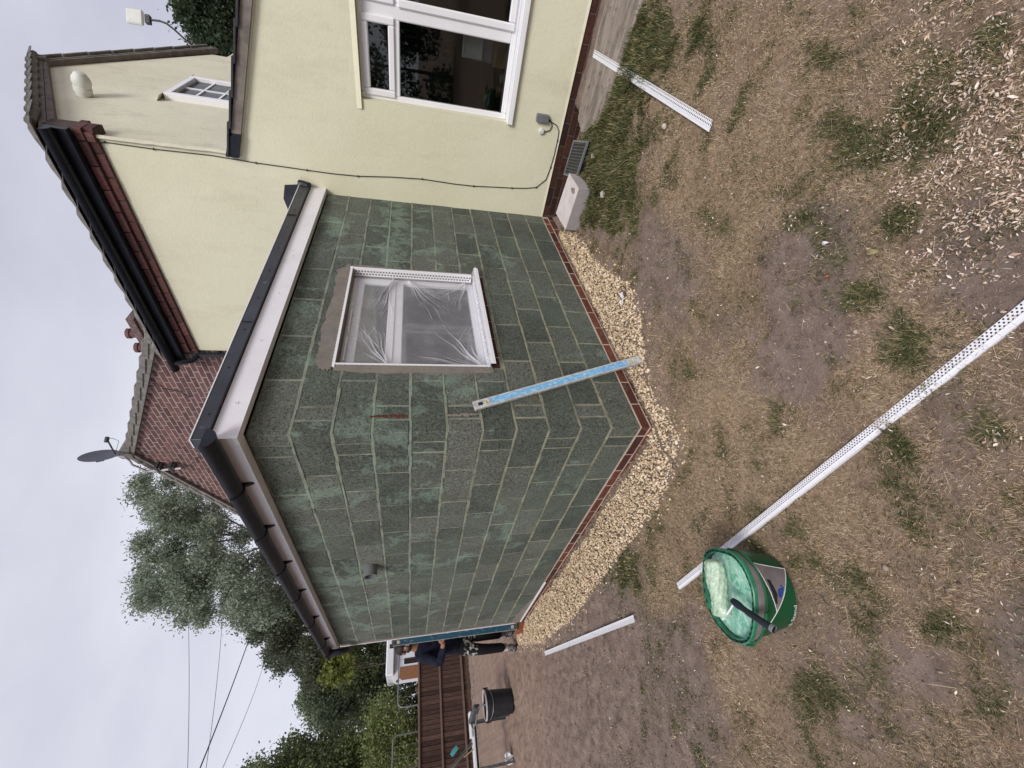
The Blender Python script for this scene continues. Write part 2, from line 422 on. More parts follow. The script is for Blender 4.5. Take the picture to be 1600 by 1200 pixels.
    tr = t.n('ShaderNodeBsdfTransparent'); tr.inputs[0].default_value = (.62, .66, .65, 1)
    gl = t.n('ShaderNodeBsdfGlossy'); gl.inputs['Roughness'].default_value = .015
    lw = t.n('ShaderNodeLayerWeight'); lw.inputs['Blend'].default_value = .25
    mx = t.n('ShaderNodeMixShader'); t.l(t.math('ADD', t.math('MULTIPLY', lw.outputs['Fresnel'], .8), .05), mx.inputs[0]); t.l(tr.outputs[0], mx.inputs[1]); t.l(gl.outputs[0], mx.inputs[2]); t.l(mx.outputs[0], t.out.inputs[0])
    M['glass'] = t.m
    t = NT('polythene_film')
    tr = t.n('ShaderNodeBsdfTransparent'); tr.inputs[0].default_value = (.95, .95, .96, 1)
    t.color((.74, .74, .78)).rough(.14).spec(.9)
    tl = t.n('ShaderNodeBsdfTranslucent'); tl.inputs[0].default_value = (.6, .6, .64, 1)
    m1 = t.n('ShaderNodeMixShader'); m1.inputs[0].default_value = .15; t.l(t.b.outputs[0], m1.inputs[1]); t.l(tl.outputs[0], m1.inputs[2])
    mx = t.n('ShaderNodeMixShader'); at_ = t.n('ShaderNodeAttribute', attribute_name='crease'); t.l(t.math('ADD', t.ramp(t.noise(6, 4), [(.3, .22), (.7, .34)]), t.math('MULTIPLY', at_.outputs['Fac'], .5), True), mx.inputs[0]); t.l(tr.outputs[0], mx.inputs[1]); t.l(m1.outputs[0], mx.inputs[2]); t.l(mx.outputs[0], t.out.inputs[0])
    M['film'] = t.m
    M['pane_backing'] = simple('grey_pane_backing', (.40, .405, .43), .7, .2, .06, 2)  # for the sheet added behind the extension panes to lighten them
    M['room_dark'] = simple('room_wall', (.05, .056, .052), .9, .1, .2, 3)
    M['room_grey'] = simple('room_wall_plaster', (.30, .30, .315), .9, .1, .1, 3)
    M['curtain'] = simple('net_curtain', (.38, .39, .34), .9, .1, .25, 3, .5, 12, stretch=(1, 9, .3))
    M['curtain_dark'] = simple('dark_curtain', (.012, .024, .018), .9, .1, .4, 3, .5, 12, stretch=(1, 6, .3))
    M['card'] = simple('cardboard', (.30, .18, .10), .8, .2, .15, 8)
    M['grey_item'] = simple('grey_box', (.30, .31, .36), .5, .3, .15, 8)
    # ground
    t = NT('soil_ground')
    at_ = t.n('ShaderNodeAttribute', attribute_name='zone'); sp = t.n('ShaderNodeSeparateColor'); t.l(at_.outputs['Color'], sp.inputs[0])
    soil = t.ramp(t.noise(13, 8, .75), [(.28, (.10, .070, .055)), (.46, (.22, .165, .138)), (.62, (.275, .212, .18)), (.8, (.38, .30, .255))])
    far = t.ramp(t.noise(4, 9, .75, stretch=(.6, 2.0, 1)), [(.25, (.16, .112, .086)), (.5, (.27, .192, .152)), (.75, (.37, .272, .222))])
    soil = t.mix(sp.outputs[2], soil, far)
    straw = t.ramp(t.noise(45, 6, .75), [(.28, (.115, .077, .047)), (.48, (.285, .202, .130)), (.72, (.50, .378, .26))])  # dark end stands in for small shadows, painted into the colour
    grn = t.ramp(t.noise(50, 5, .7), [(.25, (.03, .035, .016)), (.75, (.075, .080, .034))])
    c = t.mix(sp.outputs[0], soil, straw); c = t.mix(sp.outputs[1], c, grn)
    c = t.mix(t.ramp(t.vor(190), [(.0, .55), (.18, 0.0)]), c, (.30, .24, .19))
    t.color(c).rough(.97).spec(.08).bump(t.noise(60, 6, .75), .9, .012).bump(t.noise(220, 3, .7), .6, .004); M['ground'] = t.m
    def islandmat(name, stops, rough=.75, spec=.2, trans=0.0):
        t = NT(name); c = t.ramp(t.island(), stops); t.color(c).rough(rough).spec(spec)
        if trans:
            tl = t.n('ShaderNodeBsdfTranslucent'); t.l(c, tl.inputs[0]); mx = t.n('ShaderNodeMixShader'); mx.inputs[0].default_value = trans
            t.l(t.b.outputs[0], mx.inputs[1]); t.l(tl.outputs[0], mx.inputs[2]); t.l(mx.outputs[0], t.out.inputs[0])
        return t.m
    M['straw'] = islandmat('dry_grass', [(0, (.10, .062, .033)), (.25, (.29, .192, .11)), (.65, (.52, .385, .245)), (.9, (.69, .56, .39)), (1, (.80, .70, .55))], .8, .15, .15)  # darkest blade tones stand in for small shadows in the turf
    M['grass'] = islandmat('green_grass', [(0, (.024, .036, .011)), (.35, (.062, .082, .026)), (.68, (.13, .14, .05)), (.82, (.26, .22, .105)), (1, (.45, .35, .20))], .6, .25, .2)
    M['chip'] = islandmat('wood_chips', [(0, (.38, .24, .16)), (.35, (.60, .44, .33)), (.75, (.76, .61, .49)), (1, (.86, .78, .70))], .7, .2)
    M['gravel'] = islandmat('yellow_gravel', [(0, (.36, .255, .15)), (.3, (.60, .455, .29)), (.7, (.74, .595, .42)), (.93, (.84, .73, .57)), (1, (.44, .32, .2))], .8, .25)
    M['dark_gravel'] = islandmat('damp_stones', [(0, (.12, .085, .06)), (.5, (.20, .15, .11)), (1, (.33, .26, .19))], .8, .25)
    M['crumb'] = islandmat('soil_crumbs', [(0, (.105, .073, .056)), (.5, (.19, .137, .11)), (.85, (.275, .205, .165)), (.96, (.34, .28, .24)), (1, (.6, .54, .48))], .95, .1)
    def leaf(name, a, b, c3, trans=.3):
        return islandmat(name, [(0, tuple(v * 1.12 for v in a)), (.5, tuple(v * 1.12 for v in b)), (1, tuple(v * 1.12 for v in c3))], .55, .3, trans)
    M['leaf_ash'] = leaf('leaf_ash', (.13, .165, .115), (.205, .245, .175), (.29, .33, .25))
    M['leaf_conifer'] = leaf('leaf_conifer', (.058, .070, .046), (.10, .115, .072), (.15, .165, .105), .4)
    M['leaf_yellow'] = leaf('leaf_yellow', (.10, .125, .026), (.17, .195, .045), (.25, .265, .075))
    M['leaf_willow'] = leaf('leaf_willow', (.09, .122, .074), (.145, .18, .108), (.21, .245, .15))
    M['leaf_shrub'] = leaf('leaf_shrub', (.075, .10, .045), (.13, .162, .07), (.21, .24, .105))
    M['leaf_ivy'] = leaf('leaf_ivy', (.050, .076, .036), (.11, .145, .075), (.27, .31, .21), .15)  # pale end of the range is painted glints on the leaves
    M['leaf_light'] = leaf('leaf_light', (.095, .125, .04), (.15, .185, .06), (.23, .25, .10))
    M['leaf_right'] = leaf('leaf_right', (.022, .040, .018), (.040, .062, .028), (.072, .092, .044))
    M['bark'] = simple('bark', (.085, .068, .055), .95, .1, .35, 12, .8, 30)
    # person
    M['skin'] = simple('skin', (.27, .14, .095), .55, .35, .12, 20)
    M['hair'] = simple('dark_hair', (.022, .016, .013), .6, .3, .4, 60, .4, 90)
    t = NT('navy_sweatshirt'); t.color(t.ramp(t.noise(10, 5, .6), [(.3, (.010, .011, .022)), (.7, (.022, .024, .042))])).rough(.95).spec(.1).bump(t.noise(16, 4, .6, stretch=(1, 1, 2.2)), .7, .02); M['sweat'] = t.m
    t = NT('splashed_trousers')
    spl = t.noise(17, 7, .75)
    zz = t.n('ShaderNodeMapRange'); zz.inputs['From Min'].default_value = .40; zz.inputs['From Max'].default_value = .58; t.l(t.sepz(), zz.inputs['Value'])
    f = t.math('ADD', spl, t.math('SUBTRACT', t.math('MULTIPLY', zz.outputs[0], .24), .17))
    zz2 = t.n('ShaderNodeMapRange'); zz2.inputs['From Min'].default_value = .74; zz2.inputs['From Max'].default_value = .84; zz2.inputs['To Max'].default_value = -.25; t.l(t.sepz(), zz2.inputs['Value'])
    f = t.math('ADD', f, zz2.outputs[0])
    t.color(t.mix(t.ramp(f, [(.585, 0.0), (.65, 1.0)]), (.012, .012, .015), (.50, .48, .46))).rough(.9).spec(.15).bump(t.noise(14, 4), .5, .02); M['trouser'] = t.m
    M['shoe'] = simple('dusty_shoe', (.04, .04, .044), .8, .2, .5, 25, .2, 50, dirt=((.42, .41, .40), .52))
    M['sock'] = simple('grey_sock', (.45, .44, .45), .9, .1, .1, 30)
build_materials()
# ------------------------------------------------------------------ ground
LA, LB = 3.344, 4.60          # lengths of the two block walls; the corner stands at (0, 0)
Z_G=[(2.64,-1.71,-0.44,-0.06,-0.20,0.19,1.20),(2.55,-1.20,-0.43,-0.11,-0.26,0.25,1.20),(1.90,-0.94,-0.37,-0.14,-0.18,0.17,1.00),(2.42,-1.87,-0.51,-0.06,-0.11,0.11,0.70),(1.51,-1.44,-0.37,-0.10,-0.13,0.13,0.50),(1.72,-1.74,-0.28,-0.05,-0.13,0.12,0.40),(0.34,-2.07,-0.10,-0.01,-0.04,0.03,1.00),(0.07,-1.86,-0.10,-0.03,-0.06,0.05,0.90),(-0.30,-1.96,-0.09,-0.02,-0.04,0.04,1.20),(-0.43,-1.71,-0.05,-0.02,-0.04,0.04,1.00),(-0.52,-1.46,-0.05,-0.03,-0.04,0.03,0.90),(-0.76,-1.41,-0.06,-0.05,-0.05,0.05,1.10),(-0.60,-1.20,-0.03,-0.03,-0.03,0.03,0.80),(-0.27,-2.20,-0.04,-0.01,-0.03,0.03,1.00),(-0.39,-2.05,-0.05,-0.01,-0.02,0.02,0.70),(-0.98,-1.15,-0.05,-0.06,-0.05,0.05,0.70),(-1.08,-1.38,-0.04,-0.04,-0.04,0.04,1.00),(-1.19,-1.05,-0.03,-0.07,-0.05,0.04,0.70),(-1.09,-1.04,-0.04,-0.07,-0.04,0.04,0.60),(-0.53,1.22,-0.15,-0.39,-0.13,0.13,1.10),(0.39,-0.17,-0.06,-0.06,-0.10,0.10,0.90),(0.15,-0.02,-0.07,-0.08,-0.08,0.08,0.70),(0.79,-1.82,-0.32,-0.07,-0.12,0.12,0.45),(1.48,-1.98,-0.31,-0.04,-0.09,0.08,0.50),(-0.40,0.39,-0.06,-0.11,-0.07,0.06,0.70),(-1.54,-0.06,-0.02,-0.15,-0.05,0.05,0.60),(-1.63,-0.09,-0.01,-0.11,-0.05,0.05,0.60),(-1.38,-0.59,-0.04,-0.13,-0.07,0.07,0.50),(-1.50,-0.78,-0.02,-0.08,-0.05,0.04,0.40),(-1.71,-0.78,-0.01,-0.05,-0.04,0.04,0.50),(-1.27,0.35,-0.03,-0.11,-0.04,0.04,0.50),(-1.51,1.56,-0.01,-0.13,-0.03,0.03,0.60),(2.36,-0.51,-0.24,-0.11,-0.09,0.09,0.70),(1.68,-0.72,-0.23,-0.11,-0.06,0.06,0.50),(-1.42,-1.09,-0.02,-0.06,-0.07,0.06,0.40),(-1.27,-1.12,-0.02,-0.04,-0.04,0.04,0.40),(-1.10,0.71,-0.03,-0.11,-0.04,0.03,0.70),(-0.83,3.85,-0.07,-0.43,-0.22,0.21,0.30),(-0.07,-1.12,-0.10,-0.07,-0.04,0.03,0.40),(-0.15,-0.79,-0.09,-0.08,-0.06,0.06,0.30),(-0.58,-0.86,-0.05,-0.05,-0.05,0.05,0.50),(-0.38,-0.28,-0.08,-0.12,-0.10,0.09,0.35),(-0.19,-1.82,-0.07,-0.02,-0.04,0.04,0.50),(-1.01,-0.52,-0.04,-0.08,-0.05,0.05,0.60)]
Z_D=[(0.42,-1.47,-0.42,-0.17,-0.20,0.19,1.00),(0.98,-1.33,-0.28,-0.10,-0.18,0.17,0.50),(0.21,-1.69,-0.18,-0.06,-0.13,0.12,0.70),(-0.48,-0.48,-0.24,-0.32,-0.23,0.22,1.00),(-0.66,0.23,-0.12,-0.25,-0.18,0.17,1.00),(-1.35,0.42,-0.04,-0.24,-0.23,0.22,1.00),(-1.55,0.20,-0.03,-0.24,-0.13,0.13,0.80),(-0.88,0.74,-0.08,-0.24,-0.13,0.12,0.80),(1.55,-1.87,-0.51,-0.07,-0.12,0.12,0.80),(0.75,-2.06,-0.29,-0.03,-0.13,0.13,0.70),(-0.76,-1.22,-0.10,-0.10,-0.07,0.07,0.60),(-0.86,-0.76,-0.12,-0.19,-0.12,0.12,0.70),(1.50,-1.64,-0.43,-0.10,-0.16,0.15,0.80),(-0.35,-1.44,-0.07,-0.04,-0.06,0.05,0.20),(-0.65,-1.52,-0.08,-0.06,-0.06,0.06,0.30),(-1.12,-0.81,-0.09,-0.18,-0.14,0.14,0.40),(0.20,-1.06,-0.18,-0.11,-0.16,0.15,0.50)]
Z_S=[(0.68,-0.85,-0.26,-0.15,-0.16,0.15,1.30),(-0.17,-1.42,-0.14,-0.08,-0.12,0.12,1.40),(-0.37,-1.26,-0.10,-0.07,-0.12,0.12,1.40),(-0.44,-1.02,-0.10,-0.09,-0.09,0.08,0.90),(-0.69,-1.74,-0.08,-0.04,-0.07,0.07,1.40),(-0.85,-1.64,-0.06,-0.04,-0.04,0.04,0.80),(-1.14,3.02,-0.18,-1.32,-0.43,0.40,1.60),(-1.38,1.56,-0.09,-0.67,-0.27,0.26,1.50),(-0.81,5.42,-0.32,-2.35,-0.69,0.64,1.60),(-1.22,0.77,-0.05,-0.23,-0.12,0.11,0.90),(-0.16,-1.59,-0.11,-0.05,-0.08,0.07,1.00),(-0.94,1.85,-0.12,-0.56,-0.12,0.11,1.00),(-1.62,0.83,-0.02,-0.21,-0.11,0.10,0.60),(-1.56,-1.00,-0.01,-0.06,-0.08,0.08,0.60),(0.00,-0.94,-0.10,-0.07,-0.06,0.06,0.60),(-0.99,-1.34,-0.04,-0.05,-0.06,0.06,0.50),(-1.59,-0.42,-0.03,-0.22,-0.10,0.10,0.50),(2.02,-0.60,-0.27,-0.12,-0.13,0.12,0.60),(1.28,-0.98,-0.18,-0.08,-0.10,0.10,0.50)]
Z_C=[(-0.50,-1.98,-0.09,-0.03,-0.12,0.12,1.60),(-0.44,-1.87,-0.09,-0.03,-0.07,0.06,1.30),(-0.33,-2.10,-0.12,-0.02,-0.08,0.08,0.90),(-0.48,-1.76,-0.09,-0.04,-0.05,0.05,1.00),(-0.17,-1.98,-0.13,-0.03,-0.10,0.09,0.50),(-0.58,-1.86,-0.07,-0.03,-0.05,0.05,1.20),(-0.68,-1.86,-0.05,-0.02,-0.05,0.05,1.00),(-0.26,-1.85,-0.13,-0.04,-0.07,0.06,0.60),(-0.71,-1.66,-0.08,-0.05,-0.06,0.06,0.50),(-0.95,-1.53,-0.05,-0.05,-0.07,0.07,0.35),(-1.16,-1.38,-0.04,-0.05,-0.08,0.08,0.35),(-0.62,-1.60,-0.06,-0.04,-0.06,0.06,0.40),(-0.13,-2.17,-0.17,-0.02,-0.09,0.09,0.50),(-0.32,-2.19,-0.08,-0.01,-0.08,0.08,0.80),(-0.05,-2.11,-0.14,-0.02,-0.10,0.09,0.30)]
def gsum(L_, x, y):
    t = 0
    for (cx, cy, ax, ay, bx, by, w) in L_:
        det = ax * by - ay * bx
        if abs(det) < 1e-6: continue
        dx, dy = x - cx, y - cy
        u = (dx * by - dy * bx) / det; v = (ax * dy - ay * dx) / det
        t = t + w * np.exp(-.5 * (u * u + v * v) * 1.25)
    return t
OUT = np.array([(2.30,-0.30),(1.57,-0.36),(1.02,-0.54),(0.66,-0.44),(0.38,-0.26),(0.13,-0.17),(-0.22,-0.20),(-0.37,0.01),(-0.44,0.32),(-0.46,0.87),(-0.49,1.78),(-0.54,2.46),(-0.46,3.84),(-0.16,5.30),(.15,5.45),(.2,4.6),(.0,4.6),(0,0),(3.3,0),(3.3,-.05),(2.75,-.1),(2.36,-.3)])
PATH = np.array([(2.98, -1.10), (2.86, -1.06), (2.66, -1.19), (2.50, -1.28), (2.43, -1.42), (2.36, -1.85), (2.30, -2.4), (2.2, -4.5), (3.4, -4.5), (3.4, -1.1)])
def inpoly(x, y, P):
    c = np.zeros(np.shape(x), bool); n = len(P)
    for i in range(n):
        (x1, y1), (x2, y2) = P[i], P[(i + 1) % n]
        if y1 == y2: continue
        k = ((y1 > y) != (y2 > y)) & (x < (x2 - x1) * (y - y1) / (y2 - y1) + x1); c ^= k
    return c
def polydist(x, y, P):
    d = np.full(np.shape(x), 1e9); n = len(P)
    for i in range(n):
        a = P[i]; b = P[(i + 1) % n]; ab = b - a; L2 = (ab ** 2).sum()
        t = np.clip(((x - a[0]) * ab[0] + (y - a[1]) * ab[1]) / L2, 0, 1)
        d = np.minimum(d, np.hypot(x - a[0] - t * ab[0], y - a[1] - t * ab[1]))
    return d
def sstep(a, b, x):
    t = np.clip((x - a) / (b - a), 0, 1); return t * t * (3 - 2 * t)
def gz(x, y):
    x = np.asarray(x, float); y = np.asarray(y, float)
    rough = sstep(.6, 2.5, y)
    z = -.10 + .030 * (fbm(x, y, 1.3, 3, 3) - .5) + .024 * (fbm(x, y, 6, 3, 5) - .5) + (.022 + .042 * rough) * (fbm(x, y, 17, 4, 9) - .5)
    # trench along the plinth of the old house
    tr = sstep(2.78, 3.02, x) * sstep(-1.22, -1.10, y) * (1 - sstep(-.02, .02, y)); z = z - .12 * tr
    far = sstep(14, 18, y) * 0
    return z + far
def zones(x, y):
    n1 = fbm(x, y, 2.2, 4, 21); n2 = fbm(x, y, 7, 4, 31); n3 = fbm(x, y, 16, 3, 41)
    g = gsum(Z_G, x, y); d = gsum(Z_D, x, y); s = gsum(Z_S, x, y); c = gsum(Z_C, x, y)
    near = 1 - sstep(1.6, 3.6, y + .55 * (x + .5))
    farleft = sstep(.9, 2.2, y) * (1 - sstep(-.45, -.05, x - .02 * y))
    green = np.clip(.9 * g - .25 + .95 * (n2 - .5) + .6 * (n3 - .5), 0, 1) + np.clip((n2 - .55) * 1.5, 0, .4) * near + .13 * near * sstep(.42, .6, n1) + .22 * sstep(.3, 1.6, x) * (y < -.6) * sstep(.40, .6, n2)
    dry = np.clip(.50 * near + .75 * d - .85 * s + 1.1 * (n1 - .5) + .9 * (n2 - .5), 0, 1)
    chip = np.clip(.75 * c - .20 + .9 * (n3 - .5) + .7 * (n2 - .5), 0, 1.2)
    tan = sstep(3.2, 5.2, y) * sstep(-2.5, -.6, -x * 0 - 1.0 + 0 * y + .4)
    tan = sstep(2.6, 5.0, y + .6 * (x + .6))
    inside = ((x > -.01) & (y > -.01) & (y < LB)) | (x > LA)
    grav = inpoly(x, y, OUT) | inpoly(x, y, PATH)
    k = np.where(inside | grav, 0.0, 1.0)
    green = green * (1 - .75 * farleft)
    return np.clip(green, 0, 1) * k, np.clip(dry * (1 - .8 * farleft), 0, 1) * k, chip * k, tan

def build_ground():
    def axis(lo, hi, step, out_lo, out_hi):
        a = list(np.arange(lo, hi + 1e-6, step)); s = step; v = hi
        while v < out_hi: s *= 1.35; v += s; a.append(v)
        s = step; v = lo
        while v > out_lo: s *= 1.35; v -= s; a.insert(0, v)
        return np.array(a)
    xs = axis(-2.7, 3.4, .024, -160, 160); ys = axis(-2.6, 6.6, .03, -160, 160)
    X, Y = np.meshgrid(xs, ys); Z = gz(X, Y)
    V = np.stack([X, Y, Z], -1).reshape(-1, 3); nx, ny = len(xs), len(ys)
    I = np.arange(nx * ny).reshape(ny, nx)
    F = np.stack([I[:-1, :-1], I[:-1, 1:], I[1:, 1:], I[1:, :-1]], -1).reshape(-1, 4)
    me = npmesh('ground', V, F)
    g, d, c, tn = zones(X.ravel(), Y.ravel())
    col = np.stack([np.clip(d * 1.0, 0, .9), np.clip(g * .62, 0, .7), tn, np.ones_like(g)], -1).astype(np.float32)
    a = me.attributes.new('zone', 'FLOAT_COLOR', 'POINT'); a.data.foreach_set('color', col.ravel())
    o = link('ground', me, M['ground'], smooth=True); tag(o, 'bare brown garden soil with worn dry turf', kind='structure')
build_ground()

def blades(name, P, ang, Ln, Wd, bend, lean, mat, label):
    n = len(P); d = np.stack([np.cos(ang), np.sin(ang), 0 * ang], -1); s = np.stack([-np.sin(ang), np.cos(ang), 0 * ang], -1)
    up = np.array([0, 0, 1.0])
    h1 = np.sin(lean)[:, None]; c1 = np.cos(lean)[:, None]
    l2 = lean - bend; h2 = np.sin(l2)[:, None]; c2 = np.cos(l2)[:, None]
    Lc = Ln[:, None]; W = Wd[:, None] * .5
    mid = P + (d * c1 + up * h1) * Lc * .55; tip = mid + (d * c2 + up * h2) * Lc * .45
    V = np.stack([P - s * W, P + s * W, mid - s * W * .8, mid + s * W * .8, tip], 1).reshape(-1, 3)
    b = (np.arange(n) * 5)[:, None]
    F = np.concatenate([b + np.array([[0, 1, 3]]), b + np.array([[0, 3, 2]]), b + np.array([[2, 3, 4]])], 0)
    o = link(name, npmesh(name, V, F), mat); tag(o, label, kind='stuff'); return o

def scatter(n, x0, x1, y0, y1):
    return RNG.uniform(x0, x1, n), RNG.uniform(y0, y1, n)
def camd(x, y): return np.hypot(x - CAM.x, y - CAM.y)
def visible(x, y):
    """roughly the ground the lens takes in, with a margin for a step to the side"""
    a = np.arctan2(y - CAM.y, x - CAM.x); return (a > R(-16)) & (a < R(112)) & ~((x > -.02) & (y > -.02) & (y < LB)) & (x < 3.33)

def build_turf():
    # dry straw
    N = 5200000
    x, y = scatter(N, -2.3, 3.3, -2.5, 5.5); v = visible(x, y); x, y = x[v], y[v]
    keep = RNG.random(len(x)) < np.clip((1.7 / np.maximum(camd(x, y), .9)) ** 1.6, .03, 1); x, y = x[keep], y[keep]
    g, d, c, tn = zones(x, y)
    cl = .25 + 1.0 * sstep(.36, .58, fbm(x, y, 26, 3, 61)); k = RNG.random(len(x)) < np.clip(d * 1.2 + .07, 0, 1) * 1.0 * cl; xs, ys = x[k], y[k]; n = len(xs)
    P = np.stack([xs, ys, gz(xs, ys) - .002], -1); dist = camd(xs, ys)
    sw = (fbm(xs, ys, 3, 2, 77) - .5) * 9
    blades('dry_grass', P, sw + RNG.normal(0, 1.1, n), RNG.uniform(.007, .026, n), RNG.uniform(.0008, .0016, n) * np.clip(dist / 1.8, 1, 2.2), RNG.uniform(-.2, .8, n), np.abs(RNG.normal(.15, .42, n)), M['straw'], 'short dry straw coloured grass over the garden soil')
    # green blades
    k = RNG.random(len(x)) < np.clip(g, 0, 1) * .74 * (.35 + .9 * sstep(.35, .6, fbm(x, y, 20, 3, 65))) * (1 + 1.2 * sstep(1.2, 1.9, x)); xs, ys = x[k], y[k]; gg = g[k]; n = len(xs)
    P = np.stack([xs, ys, gz(xs, ys) - .003], -1); dist = camd(xs, ys)
    sw = (fbm(xs, ys, 5, 2, 87) - .5) * 10
    strip = sstep(1.2, 1.9, xs)
    blades('green_grass', P, sw + RNG.normal(0, 1.3, n), RNG.uniform(.02, .055, n) * (.55 + .6 * gg) * (1 + .45 * strip), RNG.uniform(.0014, .0028, n) * np.clip(dist / 1.8, 1, 2.3), RNG.uniform(0, 1.1, n), np.clip(RNG.normal(.52, .36, n) + .3 * strip, .03, 1.4), M['grass'], 'short green grass in tufts and along the concrete path')
    # long dead stalks lying about
    N = 2600; x2, y2 = scatter(N, -2.0, 2.8, -2.4, 3.5); v = visible(x2, y2) & ~inpoly(x2, y2, OUT) & ~inpoly(x2, y2, PATH) & (RNG.random(N) < np.clip(2.2 / camd(x2, y2), 0, 1)); x2, y2 = x2[v], y2[v]; n = len(x2)
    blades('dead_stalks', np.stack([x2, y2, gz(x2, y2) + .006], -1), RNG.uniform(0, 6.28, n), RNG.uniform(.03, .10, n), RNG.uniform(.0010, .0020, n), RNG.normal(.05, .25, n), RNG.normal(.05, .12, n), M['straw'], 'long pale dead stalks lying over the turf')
    # wood chips
    N = 520000
    x, y = scatter(N, -2.0, 2.6, -2.4, 3.5); v = visible(x, y); x, y = x[v], y[v]
    g, d, c, tn = zones(x, y)
    k = RNG.random(len(x)) < np.clip(c, 0, 1) * (.25 + .9 * sstep(.35, .6, fbm(x, y, 14, 3, 71))) * .95 + .008 * (camd(x, y) < 3.5); x, y = x[k], y[k]; n = len(x)
    ln = RNG.uniform(.0020, .0072, n) * np.where(RNG.random(n) < .05, 1.7, 1.0); wd = ln * RNG.uniform(.16, .5, n); a = RNG.uniform(0, 6.28, n)
    tilt = RNG.normal(0, .35, n); roll = RNG.normal(0, .4, n); cu = RNG.uniform(0, .5, n) * ln
    zb = gz(x, y) + RNG.uniform(.002, .014, n)
    V = []
    for (u, w) in ((-1, -.22), (-1, .22), (.1, -1), (-.12, 1), (1, -.16), (1, .16)):
        lx = u * ln; ly = w * wd; lz = (cu if abs(u) < .5 else 0) + lx * np.sin(tilt) + ly * np.sin(roll)
        V.append(np.stack([x + lx * np.cos(a) - ly * np.sin(a), y + lx * np.sin(a) + ly * np.cos(a), zb + lz], -1))
    V = np.stack(V, 1).reshape(-1, 3); b = (np.arange(n) * 6)[:, None]
    F = np.concatenate([b + np.array([[0, 2, 3, 1]]), b + np.array([[2, 4, 5, 3]])], 0)
    o = link('wood_chips', npmesh('wood_chips', V, F), M['chip']); tag(o, 'pale pinkish wood chips and dry petals strewn on the turf', kind='stuff')
build_turf()

ICO = None
def pebbles(name, x, y, z, r, mat, label):
    bm = bmesh.new(); bmesh.ops.create_icosphere(bm, subdivisions=1, radius=1); bm.verts.ensure_lookup_table()
    bv = np.array([v.co[:] for v in bm.verts]); bf = np.array([[v.index for v in f.verts] for f in bm.faces]); bm.free()
    n = len(x); nv = len(bv)
    S = np.stack([r * RNG.uniform(.8, 1.35, n), r * RNG.uniform(.65, 1.1, n), r * RNG.uniform(.45, .85, n)], -1)
    q = RNG.normal(size=(n, 4)); q /= np.linalg.norm(q, axis=1)[:, None]; w, a, b, c = q.T
    Rm = np.stack([np.stack([1 - 2 * (b * b + c * c), 2 * (a * b - c * w), 2 * (a * c + b * w)], -1), np.stack([2 * (a * b + c * w), 1 - 2 * (a * a + c * c), 2 * (b * c - a * w)], -1), np.stack([2 * (a * c - b * w), 2 * (b * c + a * w), 1 - 2 * (a * a + b * b)], -1)], 1)
    B = bv[None] * S[:, None] * (1 + RNG.normal(0, .10, (n, nv, 1)))
    V = np.einsum('nij,nvj->nvi', Rm, B) + np.stack([x, y, z], -1)[:, None]
    F = (bf[None] + (np.arange(n) * nv)[:, None, None]).reshape(-1, 3)
    o = link(name, npmesh(name, V.reshape(-1, 3), F), mat); tag(o, label, kind='stuff'); return o

def build_gravel():
    x, y = scatter(175000, -.62, 3.35, -.62, 5.55)
    ins = inpoly(x, y, OUT); ed = polydist(x, y, OUT)
    out_ok = (~ins) & (ed < .09) & (RNG.random(len(x)) < .05) & ~((x > -.02) & (y > -.02) & (y < LB))
    damp = ins & (((y < 0) & (y > -.035)) | ((x < 0) & (x > -.035 - .05 * fbm(x, y, 5, 2, 4)) & (y < 3.2) & (y > .12)))
    k = (ins & ~damp & (RNG.random(len(x)) < np.clip(ed / .03, .35, 1))) | out_ok
    X, Y = x[k], y[k]; n = len(X); r = np.clip(RNG.lognormal(math.log(.0064), .38, n), .0035, .018)
    hump = np.clip(ed[k] / .15, 0, 1) * ins[k]
    pebbles('gravel', X, Y, gz(X, Y) + .026 * hump * RNG.random(n) + .004, r, M['gravel'], 'golden yellow gravel strip along the foot of the block walls')
    X, Y = x[damp], y[damp]; n = len(X)
    pebbles('damp_stones', X, Y, gz(X, Y) + .002, np.clip(RNG.lognormal(math.log(.008), .3, n), .004, .015), M['dark_gravel'], 'dark damp stones and soil against the brick course')
build_gravel()

def build_crumbs():
    x, y = scatter(260000, -2.2, 3.0, -2.4, 6.5); v = visible(x, y) & ~inpoly(x, y, OUT) & ~inpoly(x, y, PATH); x, y = x[v], y[v]
    g, d, c, tn = zones(x, y); k = RNG.random(len(x)) < np.clip(1 - 1.3 * d - g, .04, 1) * np.clip(2.2 / camd(x, y), .1, 1) * .22
    x, y = x[k], y[k]; n = len(x)
    pebbles('soil_crumbs', x, y, gz(x, y) + .001, np.clip(RNG.lognormal(math.log(.0034), .5, n), .0015, .014), M['crumb'], 'loose crumbs and small stones of brown soil')
build_crumbs()

# ------------------------------------------------------------------ concrete path by the old house
def build_path():
    pts = [(2.98, -1.10), (2.86, -1.06), (2.66, -1.19), (2.50, -1.28), (2.43, -1.42), (2.36, -1.85), (2.30, -2.4), (2.2, -4.5), (3.14, -4.5), (3.14, -2.0), (3.13, -1.24), (3.10, -1.13)]
    b = MB(); rr = random.Random(3)
    P = []
    for i in range(len(pts)):
        a, c = pts[i], pts[(i + 1) % len(pts)]
        for k in range(6):
            t = k / 6; P.append((a[0] + (c[0] - a[0]) * t + rr.uniform(-.012, .012), a[1] + (c[1] - a[1]) * t + rr.uniform(-.012, .012), -.16))
    b.prism(P, (0, 0, .085))
    o = b.build('concrete_path', M['concrete']); tag(o, 'weathered grey concrete path slab by the cream wall', kind='structure')
build_path()
